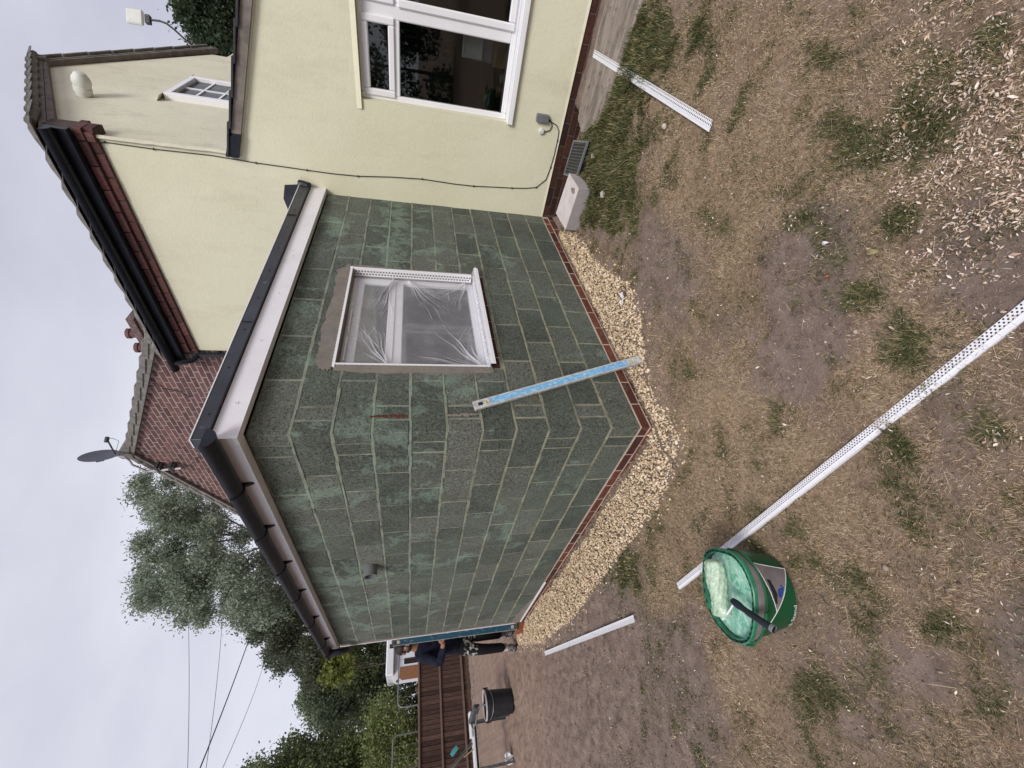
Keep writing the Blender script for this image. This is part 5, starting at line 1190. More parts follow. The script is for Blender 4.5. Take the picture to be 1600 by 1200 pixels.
CL_WIL = [(2.8,22.1,5.4,0.42),(1.9,19.9,4.3,0.57),(2.0,19.9,5.7,0.42),(1.1,20.2,4.6,0.47),(1.1,22.1,4.2,0.53),(1.9,20.2,3.4,0.43),(1.2,20.5,5.0,0.60),(2.1,21.8,4.3,0.41),(1.9,20.9,4.0,0.60),(2.5,22.8,5.0,0.64),(1.9,21.8,5.4,0.71),(2.5,23.5,4.2,0.43),(1.3,20.3,4.7,0.57),(1.9,23.2,4.0,0.50),(1.7,22.0,4.1,0.55),(1.4,20.0,4.5,0.64),(2.1,21.2,3.6,0.63),(2.0,20.3,5.8,0.43),(2.5,21.1,5.8,0.70),(2.2,21.8,6.0,0.71),(2.1,21.1,5.2,0.71),(2.4,20.5,5.5,0.56),(2.0,19.6,4.2,0.54),(2.1,23.5,5.3,0.64),(1.8,22.4,4.7,0.41),(1.9,20.1,4.8,0.62),(2.0,19.7,5.5,0.70),(2.4,20.6,4.2,0.52),(3.0,22.9,5.3,0.75),(1.7,20.0,4.5,0.43),(2.7,22.9,5.4,0.45),(2.6,21.7,4.6,0.40),(1.3,20.8,3.4,0.52),(1.6,21.8,5.6,0.67),(2.7,22.8,5.4,0.74),(1.2,20.7,3.5,0.58),(1.9,23.5,5.6,0.55),(1.8,20.5,3.2,0.47),(2.7,22.0,5.7,0.71),(1.9,22.3,3.6,0.68),(1.7,20.4,3.8,0.67),(1.7,23.6,5.4,0.53),(1.2,22.7,5.0,0.45),(1.7,20.2,4.9,0.40)]
CL_GAR = [(-0.5,15.9,4.2,0.73),(-0.2,18.5,6.9,0.43),(-1.0,15.6,3.6,0.54),(-0.7,17.9,3.2,0.46),(-1.3,16.8,3.6,0.68),(-1.3,16.9,3.2,0.44),(0.0,16.3,5.2,0.70),(-1.2,18.5,5.7,0.42),(-0.7,15.5,4.5,0.56),(-0.2,17.5,2.1,0.45),(-1.5,16.1,3.5,0.41),(-0.6,15.5,5.7,0.43),(-1.5,16.9,4.0,0.55),(0.1,17.4,3.5,0.47),(-0.4,17.5,6.4,0.46),(-0.8,15.6,5.1,0.54),(-1.0,18.1,3.3,0.44),(-1.3,17.5,4.8,0.57),(0.3,18.1,4.0,0.53),(-0.1,16.9,4.5,0.52),(-0.7,15.8,5.8,0.69),(-0.8,18.2,6.6,0.59),(-0.3,18.0,3.2,0.56),(-1.4,16.8,5.2,0.54),(-0.7,17.7,2.3,0.47),(-0.6,15.6,2.3,0.77),(-1.3,18.9,5.9,0.63),(-0.2,17.5,5.7,0.76),(0.2,17.3,5.0,0.45),(-0.5,17.8,6.3,0.43),(-1.0,18.1,4.4,0.55),(-0.3,17.9,2.2,0.69),(-1.1,15.8,2.1,0.42),(-0.0,17.6,4.1,0.43),(-0.5,15.4,2.6,0.47),(-0.8,16.8,4.3,0.47),(-1.3,18.5,6.5,0.61),(-0.7,18.6,4.2,0.43),(-0.9,16.5,3.3,0.67),(-0.0,17.8,3.1,0.57),(-1.0,15.6,3.9,0.63),(-1.4,16.2,4.5,0.71),(-1.1,18.5,3.0,0.42),(-1.0,17.8,3.7,0.55),(-0.2,15.6,3.5,0.53),(-0.8,15.5,4.0,0.69),(-1.2,15.4,4.6,0.76),(-1.8,15.8,1.6,0.53),(-1.1,16.1,5.1,0.49),(-1.1,17.1,4.7,0.60),(-0.9,16.2,4.6,0.50),(-0.1,16.9,4.1,0.75),(-0.1,16.2,2.6,0.72),(-0.3,15.6,3.5,0.51),(-1.1,18.8,5.3,0.70),(-0.0,17.5,5.2,0.59),(-1.2,16.8,4.7,0.48),(-0.4,17.5,5.3,0.61),(-0.0,16.8,4.5,0.52),(-0.6,16.1,5.5,0.67),(-0.0,17.5,3.4,0.53),(-0.8,18.1,4.5,0.73),(-0.3,17.3,3.0,0.53),(-0.4,17.0,6.4,0.73),(-1.2,17.2,4.9,0.44),(-0.4,17.3,3.1,0.43),(-1.2,15.6,5.9,0.46),(-0.5,18.5,3.5,0.59),(-0.8,16.7,5.7,0.50),(-0.4,16.0,4.8,0.63)]
CL_LIT = [(-0.3,16.0,2.5,0.39),(-0.4,14.7,2.4,0.40),(-0.8,14.6,2.2,0.35),(0.6,16.1,2.2,0.52),(-0.5,14.7,2.2,0.28),(0.5,14.6,2.4,0.33),(-0.1,15.1,3.0,0.49),(-0.5,15.3,2.4,0.44),(0.2,16.1,2.6,0.52),(-0.7,15.0,2.0,0.33),(0.6,15.7,2.8,0.37),(-0.0,16.1,2.0,0.49),(-0.2,16.1,1.9,0.37),(0.0,14.5,2.0,0.36),(0.2,14.5,2.9,0.29),(0.3,15.3,2.0,0.39),(-0.6,14.6,2.8,0.44),(-0.1,14.7,2.9,0.34),(-0.8,14.8,2.6,0.37),(-0.6,14.6,1.9,0.52),(0.3,15.7,2.9,0.36),(0.5,14.5,2.7,0.42),(-0.4,15.0,2.7,0.39),(-0.3,15.4,1.8,0.49),(0.5,15.9,2.9,0.48),(0.4,15.6,2.8,0.51),(-0.9,16.0,2.8,0.43),(0.4,14.4,2.5,0.52),(-0.5,14.9,2.7,0.48),(0.0,14.7,2.3,0.45)]
CL_EVG = [(1.9,18.7,3.2,0.43),(3.8,20.0,4.7,0.40),(3.4,18.7,3.7,0.50),(2.3,18.1,2.9,0.45),(2.3,20.6,3.1,0.60),(2.3,19.8,3.8,0.50),(2.9,18.9,4.0,0.40),(2.4,21.0,3.1,0.59),(2.1,18.5,3.5,0.58),(3.4,18.4,3.8,0.53),(3.1,19.7,4.3,0.49),(3.3,18.4,4.3,0.48),(3.1,20.1,2.8,0.67),(2.1,20.0,3.1,0.41),(1.9,18.7,2.8,0.64),(2.2,18.5,3.9,0.68),(2.2,18.7,3.4,0.56),(2.6,19.1,3.5,0.60),(3.1,18.4,4.0,0.58),(3.3,18.0,4.5,0.57),(2.5,18.1,3.5,0.50),(3.5,17.8,4.0,0.69),(3.3,18.7,4.5,0.55),(3.0,19.9,3.8,0.46),(2.1,18.9,2.8,0.58),(3.4,19.6,3.0,0.47),(3.2,18.5,4.2,0.47),(3.5,19.3,3.2,0.54),(3.3,19.2,4.1,0.40),(3.3,18.8,3.0,0.49),(3.3,20.5,4.2,0.68),(3.4,17.8,3.6,0.44),(3.6,19.2,3.0,0.48),(1.9,19.7,3.3,0.66)]
CL_YEL = [(2.1,16.6,3.8,0.45),(2.5,16.4,4.4,0.29),(2.6,16.5,4.4,0.42),(2.1,16.0,3.7,0.33),(2.6,16.2,4.3,0.31),(1.9,16.4,4.1,0.32),(1.8,15.8,4.1,0.26),(2.0,16.5,4.4,0.39),(2.4,16.6,4.4,0.26),(2.0,16.3,4.2,0.32),(2.6,16.6,4.2,0.31),(2.5,16.5,4.5,0.30),(2.3,16.1,3.8,0.25),(2.6,16.1,4.2,0.32)]
CL_RGT = [(16.0,0.9,7.3,0.51),(15.2,0.4,6.5,0.44),(15.5,0.0,7.7,0.50),(15.8,-0.2,7.0,0.75),(15.5,-0.7,6.1,0.61),(15.0,-0.7,5.9,0.73),(13.6,-0.5,6.0,0.75),(13.4,-0.3,7.0,0.68),(15.8,0.8,7.4,0.49),(14.7,1.0,6.9,0.54),(13.8,0.5,6.9,0.63),(13.6,-0.0,6.3,0.65),(14.3,-0.5,5.8,0.74),(13.4,-0.6,6.0,0.68),(14.1,-0.1,6.7,0.64),(13.5,-0.5,5.9,0.77),(15.1,-1.0,5.9,0.66),(16.1,0.7,7.5,0.62),(14.1,-0.6,6.5,0.46),(15.8,-0.3,7.6,0.60),(16.1,-0.8,6.4,0.44),(15.1,0.7,6.6,0.55),(15.2,-0.6,7.3,0.49),(13.8,-0.5,6.3,0.51),(14.5,-0.1,6.2,0.58),(14.6,0.0,6.6,0.76),(14.3,-0.6,6.0,0.47),(15.6,-0.8,6.9,0.61),(14.1,0.8,6.9,0.62),(16.3,-0.1,6.9,0.68),(15.1,-0.2,7.1,0.60),(15.1,-0.6,6.6,0.66),(14.6,-0.2,6.2,0.59),(13.3,-0.2,6.2,0.50),(13.8,0.4,6.6,0.50),(13.3,0.2,6.3,0.58),(15.5,0.3,7.8,0.49),(15.5,0.8,6.9,0.56),(13.8,0.1,7.1,0.60),(14.9,-0.2,7.1,0.71),(15.7,0.7,7.5,0.42),(14.3,-0.5,6.1,0.53),(14.8,-0.5,6.5,0.51),(15.3,-0.3,7.4,0.52),(13.9,-0.3,6.9,0.77),(14.2,-0.8,5.9,0.57),(14.9,-0.2,6.6,0.69),(13.7,0.1,7.0,0.60),(15.8,0.9,7.6,0.76),(13.7,0.1,6.6,0.67),(14.3,-0.3,6.1,0.69),(14.1,0.5,6.3,0.49),(13.3,-0.6,6.5,0.45),(15.9,0.0,7.1,0.54),(15.6,-0.1,7.6,0.52)]

def cl_(L_, fz=.8): return [(x, y, z, r, r, r * fz, 1) for x, y, z, r in L_]
tree('ash_tree', (8.0, 17.6, G0), 'tall airy grey green tree rising behind the brick gable', 'leaf_ash', cl_(CL_ASH, .8), 88000, .125, (8.0, 17.6, 12.0), .16, 3, every=12, droop=.5, shell=.05, aspect=.38, loose=.35)
tree('conifer_tree', (4.0, 18.6, G0), 'dark drooping conifer behind the far corner of the gutter', 'leaf_conifer', cl_(CL_CON, .6), 42000, .115, (4.0, 18.6, 7.4), .18, 5, droop=.8, shell=.2, aspect=.4)
tree('golden_shrub', (2.1, 16.3, G0), 'bright yellow green shrub under the end of the gutter', 'leaf_yellow', cl_(CL_YEL), 5000, .12, (2.1, 16.3, 4.0), .05, 6, 'shrub', 2, shell=.3)
tree('willow_tree', (1.9, 21.2, G0), 'rounded grey green willow like tree beyond the hedge', 'leaf_willow', cl_(CL_WIL), 40000, .11, (1.9, 21.2, 5.6), .14, 12, droop=.4, shell=.2)
tree('evergreen_shrub', (2.8, 19.5, G0), 'dark evergreen shrub between the golden shrub and the ivy hedge', 'leaf_shrub', cl_(CL_EVG), 24000, .105, (2.8, 19.5, 3.8), .1, 13, 'shrub', 3, shell=.3)
tree('garden_tree', (-.8, 17.0, G0), 'loose olive green tree at the picture corner above the hedge', 'leaf_shrub', cl_(CL_GAR), 56000, .095, (-.8, 17.0, 6.6), .14, 14, droop=.15, shell=.2)
tree('light_shrub', (0, 15.4, G0), 'fresh light green shrub leaning over the ivy hedge', 'leaf_light', [(x, y, z - .25, r * 1.3, r * 1.2, r * 1.1, 1) for x, y, z, r in CL_LIT], 9000, .085, (0, 15.4, 2.8), .06, 15, 'shrub', 3, shell=.1, loose=.4)
r2 = random.Random(5)
# ivy hedge: one long mass behind the fence
cl = []
for i in range(190):
    x = r2.uniform(-6.5, 7); cl.append((x, 18.4 + r2.uniform(-.3, .5), r2.uniform(.1, 3.25), .55, .45, .5, 1))
hd = empty('ivy_hedge', (0, 18.4, G0), 'thick dark ivy hedge behind the wooden fence', 'hedge')
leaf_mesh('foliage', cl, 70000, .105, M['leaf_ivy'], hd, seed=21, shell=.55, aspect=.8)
b = MB()
for i in range(26):
    x = -5.4 + .43 * i; b.tube([(x, 18.5, G0), (x + .1, 18.45, 1.0), (x - .05, 18.5, 2.7)], [.05, .035, .012], 6)
b.build('stems', M['bark'], hd)
# tree on the right, behind the lean-to
tree('bushy_tree', (14.4, -.6, G0), 'dense dark green tree showing above the lean-to roof', 'leaf_right', cl_(CL_RGT), 52000, .105, (14.4, -.6, 6.8), .22, 31, shell=.2)
# hedge row behind the photographer: only its reflection shows, in the window panes
cl = []
for i in range(70):
    y = r2.uniform(-12, 14); cl.append((-13.5 + r2.uniform(-.6, .6), y, r2.uniform(.3, 4.6), .8, .9, .8, 1))
hb = empty('boundary_hedge', (-13.5, 0, G0), 'tall dark green boundary hedge reflected in the house window panes', 'hedge')
leaf_mesh('foliage', cl, 60000, .13, M['leaf_right'], hb, seed=41, aspect=.8)
b = MB()
for i in range(16): b.tube([(-13.6, -12 + 1.7 * i, G0), (-13.5, -12 + 1.7 * i, 3.5)], [.09, .03], 6)
b.build('stems', M['bark'], hb)

# wooden fence
fe = empty('wooden_fence', (0, 12.15, G0), 'dark brown close boarded wooden fence with three rails', 'fence')
rr = random.Random(3)
fx0, fx1, FY = -6.0, 4.5, 12.15
x = fx0; i = 0
while x < fx1:
    b = MB(); w = .118; zt = 1.33 + rr.uniform(-.012, .012)
    b.prism([(x, FY + .020, -.02), (x + w, FY + .004 , -.02), (x + w, FY + .020, -.02)], (0, 0, zt + .02))
    b.build('fence_board', M['timber'], fe, origin=(x, FY, .6)); x += .105; i += 1
for z, h in ((1.30, .05), (.72, .05), (.10, .055)):
    b = MB(); b.prism([(fx0, FY - .035, z), (fx0, FY + .004, z - h * .3), (fx0, FY + .004, z + h * .9), (fx0, FY - .03, z + h * .6)], (fx1 - fx0, 0, 0)); b.build('rail', M['timber_rail'], fe, origin=(0, FY, z))
for x in (-5.1, -3.2, -1.35, .52, 2.4):
    b = MB(); b.box(x - .045, x + .045, FY + .02, FY + .11, G0 - .1, 1.42, .006); b.build('post', M['timber_rail'], fe, origin=(x, FY, .6))
b = MB(); b.box(fx0, fx1, FY - .02, FY + .03, -.16, .0, .004); b.build('gravel_board', M['timber'], fe, origin=(0, FY, 0))
b = MB(); P = []
for i in range(21): P.append((fx0 + .5 * i, 11.35 + .03 * math.sin(i * 1.7), -.17))
for i in range(20, -1, -1): P.append((fx0 + .5 * i, 11.9 + .02 * math.sin(i), -.17))
b.prism(P, (0, 0, .085)); tag(b.build('paving_strip', M['concrete']), 'narrow grey strip at the foot of the fence', kind='structure')

# metal site-fence panels behind it
def site_panel(x0, x1, y, zt, label):
    t = empty('barrier_panel', ((x0 + x1) / 2, y, G0), label, 'barrier', 'metal barrier panels behind the wooden fence')
    r = .14; b = MB()
    P = [(x0, y, G0), (x0, y, zt - r)] + [(x0 + r - r * math.cos(a), y, zt - r + r * math.sin(a)) for a in np.linspace(0.2, math.pi / 2, 5)] + [(x1 - r + r * math.sin(a), y, zt - r + r * math.cos(a)) for a in np.linspace(0, math.pi / 2 - .2, 5)] + [(x1, y, zt - r), (x1, y, G0)]
    b.tube(P, .017, 8); b.auto('frame', M['steel'], t)
    b = MB(); n = int((x1 - x0) / .22)
    for i in range(1, n): b.bar((x0 + (x1 - x0) * i / n, y, G0 + .1), (x0 + (x1 - x0) * i / n, y, zt - .02), .006, .006)
    for z in (.2, .75, 1.3): b.bar((x0, y, z), (x1, y, z), .006, .006)
    b.build('mesh_wires', M['steel'], t)
    b = MB(); b.box(x0 - .15, x0 + .35, y - .12, y + .12, G0, G0 + .12, .02); b.build('foot', M['black_plastic'], t)
site_panel(.22, 3.4, 12.62, 1.88, 'metal barrier panel in front of the white camper')
site_panel(-3.6, -.36, 12.62, 1.99, 'round cornered metal barrier panel nearest the picture edge')

# white camper behind the fence
va = empty('camper_van', (2.0, 13.6, G0), 'white camper van with a tan window panel parked behind the fence', 'camper van')
vb = MB(); vx0, vx1, vy = .90, 2.9, 13.42
vb.prism([(vx0, vy, .3), (vx1, vy, .3), (vx1, vy, 2.06), (vx0 + .06, vy, 2.06), (vx0, vy, 1.95)], (.72, 4.2, 0)); vb.build('body', M['van_white'], va)
b = MB(); b.box(vx0 + .22, vx1, vy - .16, vy + 1.5, 2.03, 2.27, .03); b.build('roof_overhang', M['van_white'], va)
b = MB(); b.prism([(vx0 + .08, vy - .012, .6), (vx0 + .42, vy - .012, .6), (vx0 + .42, vy - .012, 1.86), (vx0 + .16, vy - .012, 1.88), (vx0 + .08, vy - .012, 1.80)], (0, .02, 0)); b.build('window_panel', M['van_tan'], va, origin=(vx0 + .4, vy, 1.4))
for i in range(9):
    z = .8 + .15 * i; b = MB(); b.box(vx0 + .09, vx0 + .41, vy - .016, vy - .01, z - .1, z - .09); b.build('slat_line', M['card'], va, origin=(vx0 + .4, vy, z))
b = MB(); b.box(vx0 + .48, vx0 + .64, vy - .012, vy + .01, 1.25, 1.74, .01); b.build('rear_window', M['van_dark'], va)
b = MB(); b.box(vx0 + .92, vx0 + 1.04, vy - .17, vy - .155, 2.06, 2.18, .006); b.build('top_light', M['van_dark'], va)
b = MB(); b.box(vx0 + .22, vx1, vy - .165, vy - .15, 2.03, 2.05); b.build('trim_strip', M['grey_plastic'], va)
b = MB(); b.lathe((vx0 + .07, vy - .01, 1.93), [(.04, 0), (.035, .015), (0, .02)], 12, (0, -1, 0)); b.build('marker_light', M['van_dark'], va)
for x in (vx0 + .1, vx1 - .3):
    for y in (14.1, 16.6):
        b = MB(); b.lathe((x, y, .23), [(0, 0), (.33, 0), (.34, .06), (.34, .16), (.33, .2), (0, .2)], 20, (1, 0, 0)); w = b.build('wheel', M['black_plastic'], va)

# overhead wires
M['wire_grey'] = simple('weathered_wire', (.22, .20, .26), .6, .3, .1, 5)
for i, (p0, p1, r_) in enumerate((((7.12, 22.42, 12.26), (0.26, 17.84, 8.58), .016), ((6.15, 22.74, 10.58), (0.17, 17.84, 8.03), .016), ((5.89, 20.72, 8.42), (-0.34, 11.86, 6.21), .020), ((3.54, 21.36, 7.91), (-0.33, 12.87, 6.04), .013))):
    p0, p1 = Vector(p0), Vector(p1); d = p1 - p0; pts = []
    for k in range(25):
        t = -.3 + 1.9 * k / 24; q = p0 + d * t; q.z += .22 * ((t - .5) ** 2 - .25); pts.append(q)
    b = MB(); b.tube(pts, r_ * (.8 if i == 2 else .62), 5); o = b.build('overhead_wire', M['cable'] if i == 2 else M['wire_grey'], smooth=True)
    tag(o, ['highest thin overhead wire, nearest the brick house roof', 'second overhead wire below the highest one', 'thickest black overhead wire slanting down to the conifer', 'lowest thin overhead wire above the trees'][i], 'overhead wire', 'overhead wires across the sky')
# ------------------------------------------------------------------ things on the ground
def bead_strip(name, p0, p1, label, sag=.0, wing_side=1, pitch=.0165, r=.0045, rows=3, width=.040, flange=.024, tilt=0.0, bow=0.0):
    p0, p1 = Vector(p0), Vector(p1); L_ = (p1 - p0).length; d = (p1 - p0).normalized(); side = Vector((0, 0, 1)).cross(d).normalized() * wing_side
    up = d.cross(side) * wing_side; up = up if up.z > 0 else -up
    tt_ = np.linspace(0, 1, 80); ctr = [p0.lerp(p1, k) for k in tt_]; side0 = Vector((0, 0, 1)).cross((p1 - p0).normalized()) * wing_side
    zz = np.max([gz(np.array([c.x + side0.x * o_ for c in ctr]), np.array([c.y + side0.y * o_ for c in ctr])) for o_ in (-.02, 0, .03)], 0)
    hi = [i for i in range(80)]; zz = np.maximum(zz, np.max([np.where(inpoly(np.array([c.x for c in ctr]), np.array([c.y for c in ctr]), PATH), -.0735, -9)], 0)); a_ = max(zz[:40]); c_ = max(zz[40:]); p0.z = a_ + .004; p1.z = c_ + .004
    t = empty(name, p0, label, 'render bead', 'white perforated render beads lying on the ground')
    b = perforated(L_, width, pitch, r, rows, 0); n = int(L_ / .05)
    f = MB(); hs = 60
    for i in range(hs):
        a, c = L_ * i / hs, L_ * (i + 1) / hs
        f.box(a, c + .0005, -flange, 0, -.0015, .0006); f.box(a, c + .0005, -flange - .0012, -flange, -.016, .0008); f.box(a, c + .0005, -.0015, .0012, -.0012, .003)
    for bb in (b, f):
        nv = []
        for v in bb.v:
            s_ = v[0]; tt = s_ / L_; z = v[2] + sag * (-4 * tt * (1 - tt)) + tilt * (v[1])
            q = p0 + d * s_ + side * v[1]; nv.append((q.x, q.y, q.z + z + bow * 4 * tt * (1 - tt)))
        bb.v = nv
    # small holes between the large ones are left to the pitch; edge lip
    b.build('perforated_wing', M['bead'], t); f.build('solid_flange', M['bead'], t)
    return t
bead_strip('render_bead', (-.917, .47, -.080), (-.909, -1.95, -.080), 'longest white perforated bead passing under the green bucket', wing_side=1, width=.025, flange=.0135, pitch=.0125, r=.0032)
bead_strip('render_bead', (3.10, -1.665, -.058), (.86, -1.65, -.072), 'white perforated bead running from the concrete path onto the grass', wing_side=1, width=.036, flange=.020, pitch=.020, r=.0062, rows=2)
bead_strip('render_bead', (-.90, 1.16, -.075), (-.575, 3.80, -.075), 'short looking white bead on bare soil near the gravel end', wing_side=1, width=.030, flange=.016, bow=0.0)

M['level_dull'] = simple('dull_aluminium', (.22, .24, .25), .5, .5, .4, 30)
# spirit level leaning on the front wall
def level(name, p0, p1, w, dpt, face, label, bmat):
    t = empty(name, p0, label, 'spirit level'); p0, p1 = Vector(p0), Vector(p1); d = (p1 - p0).normalized()
    f = Vector(face); f = (f - d * f.dot(d)).normalized(); s_ = d.cross(f); L_ = (p1 - p0).length; c = (p0 + p1) / 2
    b = MB(); b.obox(c, d, s_, f, L_ / 2 - .03, w / 2 - .008, dpt / 2 - .002, .002); b.build('web', M[bmat], t)
    b = MB()
    for k in (-1, 1): b.obox(c + s_ * k * (w / 2 - .005), d, s_, f, L_ / 2 - .012, .005, dpt / 2, .002)
    b.build('edge_rail', M['level_grey' if bmat == 'level' else 'level_dull'], t)
    for k in (-1, 1):
        e = c + d * k * (L_ / 2 - .01); b = MB(); b.obox(e, d, s_, f, .012, w / 2, dpt / 2 + .001, .003); b.obox(e - d * k * .06, d, s_, f, .05, w / 2 - .009, dpt / 2 - .001, .002); b.build('end_cap', M['level_grey' if bmat == 'level' else 'dark_metal'], t, origin=e)
        b = MB(); q = e - d * k * .075 + f * (dpt / 2); b.lathe(q, [(.0, .001), (.017, .001), (.019, .004), (.022, .004), (.022, -.002)], 18, f); vh = b.build('vial_housing', M['level_grey'], t, origin=q)
        b = MB(); b.tube([q - s_ * .012 + f * .002, q + s_ * .012 + f * .002], .005, 8); b.build('vial', M['vial'], vh, origin=q)
    b = MB(); q = e - d * 0; q = c + d * (L_ / 2 - .045) + f * dpt / 2; b.obox(q, d, s_, f, .016, .011, .0012); b.build('hand_slot', M['label_dark'], t, origin=q)
    return t
level('spirit_level', (.452, -.235, -.085), (.178, -.035, 1.163), .062, .026, (-.25, -.95, .15), 'pale blue worn spirit level leaning on the wall from the gravel', 'level')
level('spirit_level', (-.040, LB + .055, .02), (-.040, LB + .035, 1.806), .085, .03, (-.25, -.96, 0), 'dark blue spirit level held upright at the wall end', 'level2')

# green painted roller bucket
bk = empty('roller_bucket', (-1.165, -.23, -.1), 'green plastic roller bucket with pale green paint in its tray', 'bucket')
BC = Vector((-1.160, -.229, 0)); ZR = .125
rim = [(-0.963,-0.195),(-0.955,-0.246),(-0.974,-0.303),(-1.028,-0.386),(-1.08,-0.415),(-1.129,-0.419),(-1.203,-0.401),(-1.273,-0.343),(-1.325,-0.283),(-1.355,-0.221),(-1.350,-0.155),(-1.306,-0.089),(-1.212,-0.041),(-1.113,-0.058),(-1.021,-0.122)]
def smooth_loop(P, n):
    P = [Vector((x, y, 0)) for x, y in P]; m_ = len(P); out = []
    for i in range(n):
        t = i / n * m_; k = int(t); f = t - k; p0, p1, p2, p3 = P[(k - 1) % m_], P[k], P[(k + 1) % m_], P[(k + 2) % m_]
        out.append(.5 * ((2 * p1) + (p2 - p0) * f + (2 * p0 - 5 * p1 + 4 * p2 - p3) * f * f + (3 * p1 - p0 - 3 * p2 + p3) * f ** 3))
    return out
RIM = smooth_loop(rim, 64)
BASE = [BC + Vector((math.cos(math.atan2(p.y - BC.y, p.x - BC.x)), math.sin(math.atan2(p.y - BC.y, p.x - BC.x)), 0)) * .158 for p in RIM]
def ring(t, off=0.0):     # t: 0 at base, 1 at rim
    out = []
    for p, q in zip(RIM, BASE):
        v = q.lerp(p, .10 + .82 * t if t < 1 else .93); d = (v - BC); d.z = 0
        out.append(BC + d * (1 + off / d.length))
    return out
def loft(b, rings):
    n = len(rings[0][0]); vs = []
    for pts, z in rings: vs += [(p.x, p.y, z) for p in pts]
    fs = []
    for i in range(len(rings) - 1):
        for k in range(n): fs.append((i * n + k, i * n + (k + 1) % n, (i + 1) * n + (k + 1) % n, (i + 1) * n + k))
    return b.add(vs, fs)
def zb(t): return -.10 + (ZR + .085) * t
b = MB(); loft(b, [([BC.copy() for _ in RIM], -.097), (ring(0, -.012), -.098), (ring(0, -.002), -.094), (ring(.03), -.088)] + [(ring(t), zb(t)) for t in (.2, .4, .6, .8, .95, 1.0)] + [(ring(1, -.006), zb(1)), (ring(.5, -.006), zb(.5))])
b.auto('tub', M['label_grey'], bk)
b = MB(); loft(b, [(ring(t, .0015), zb(t)) for t in (.04, .2, .4, .6, .78)]); b.auto('label', M['label_green'], bk)
def on_tub(ang, t, off=.003):
    """point on the tub side at an angle round its axis"""
    R_ = ring(t, off); best = min(range(len(R_)), key=lambda i: abs(((math.atan2(R_[i].y - BC.y, R_[i].x - BC.x) - ang + math.pi) % (2 * math.pi)) - math.pi))
    p = R_[best]; rad = math.hypot(p.x - BC.x, p.y - BC.y)
    # blend with neighbours for a smooth radius
    a2 = [math.hypot(R_[(best + k) % 64].x - BC.x, R_[(best + k) % 64].y - BC.y) for k in (-2, -1, 0, 1, 2)]; rad = sum(a2) / 5
    return Vector((BC.x + rad * math.cos(ang), BC.y + rad * math.sin(ang), zb(t)))
def decal(name, outline, mat, off, parent):
    """flat print wrapped on the tub: outline in (angle degrees, t)"""
    bm = bmesh.new(); vs = [bm.verts.new((a, t, 0)) for a, t in outline]; bm.faces.new(vs)
    bmesh.ops.triangulate(bm, faces=bm.faces); 
    for _ in range(3): bmesh.ops.subdivide_edges(bm, edges=bm.edges, cuts=1)
    bmesh.ops.triangulate(bm, faces=bm.faces)
    V = [on_tub(R(v.co.x), v.co.y, off) for v in bm.verts]; bm.verts.index_update(); F = [[v.index for v in f.verts] for f in bm.faces]; bm.free()
    me = bpy.data.meshes.new(name); me.from_pydata([tuple(v) for v in V], [], F); me.update()
    return link(name, me, M[mat], parent, smooth=True)
tri = [(-94, .80), (-76, .12), (-130, .10), (-150, .09), (-147, .17)]
pan = decal('label_picture', [(-70, .80), (-79, .02), (-139, .56), (-118, .66), (-95, .74)], 'label_grey', .003, bk)
decal('label_picture_dark', [(-92, .68), (-93, .60), (-112, .52), (-127, .56), (-124, .60), (-112, .64)], 'label_dark', .0042, pan)
decal('label_picture_blue', [(-101, .36), (-105, .30), (-113, .37), (-119, .44), (-115, .50), (-107, .48)], 'label_blue', .0042, pan)
b = MB()
for (A, B_) in (((-70, .80), (-79, .02)), ((-79, .02), (-153, .70)), ((-139, .56), (-95, .74)), ((-95, .74), (-70, .80))):
    pts = [on_tub(R(A[0] + (B_[0] - A[0]) * k / 12), A[1] + (B_[1] - A[1]) * k / 12, .0035) for k in range(13)]; b.tube(pts, .0016, 5)
b.build('label_outline', M['label_white'], pan)
# printed word near the foot
fc = bpy.data.curves.new('word', 'FONT'); fc.body = 'k Stand'; fc.size = 1; tmp = bpy.data.objects.new('word', fc); COL.objects.link(tmp)
dg = bpy.context.evaluated_depsgraph_get(); tm = bpy.data.meshes.new_from_object(tmp.evaluated_get(dg)); COL.objects.unlink(tmp); bpy.data.objects.remove(tmp)
xs_ = [v.co.x for v in tm.vertices]; wd = max(xs_)
for v in tm.vertices:
    a = -170 + 38 * v.co.x / wd; t = .055 + .115 * v.co.y; p = on_tub(R(a), t, .0045); v.co = p
tm.update(); link('label_word', tm, M['label_white'], bk)
# rim, tray with wet paint
b = MB(); r1 = [p.copy() for p in RIM]
def rr_(s): return [BC + (p - BC) * s for p in RIM]
loft(b, [(rr_(.95), ZR - .020), (rr_(.985), ZR - .018), (rr_(1.0), ZR - .010), (rr_(.992), ZR + .002), (rr_(.97), ZR + .006), (rr_(.955), ZR - .004), (rr_(.925), ZR - .006), (rr_(.915), ZR + .004), (rr_(.895), ZR + .004), (rr_(.88), ZR - .012)]); b.auto('rim', M['green_rim'], bk)
b = MB(); loft(b, [(rr_(.945), ZR - .046), (rr_(.962), ZR - .044), (rr_(.962), ZR - .036), (rr_(.94), ZR - .034)]); b.auto('rim_band', M['green_plastic'], bk)
b = MB()
for i in range(64):
    if i % 2: continue
    p = BC + (RIM[i] - BC) * .940; q = BC + (RIM[(i + 1) % 64] - BC) * .940; b.bar((p.x, p.y, ZR + .001), (p.lerp(q, .75).x, p.lerp(q, .75).y, ZR + .001), .012, .008)
b.build('rim_notches', M['label_dark'], bk)
nr = 10; V = []; F = []
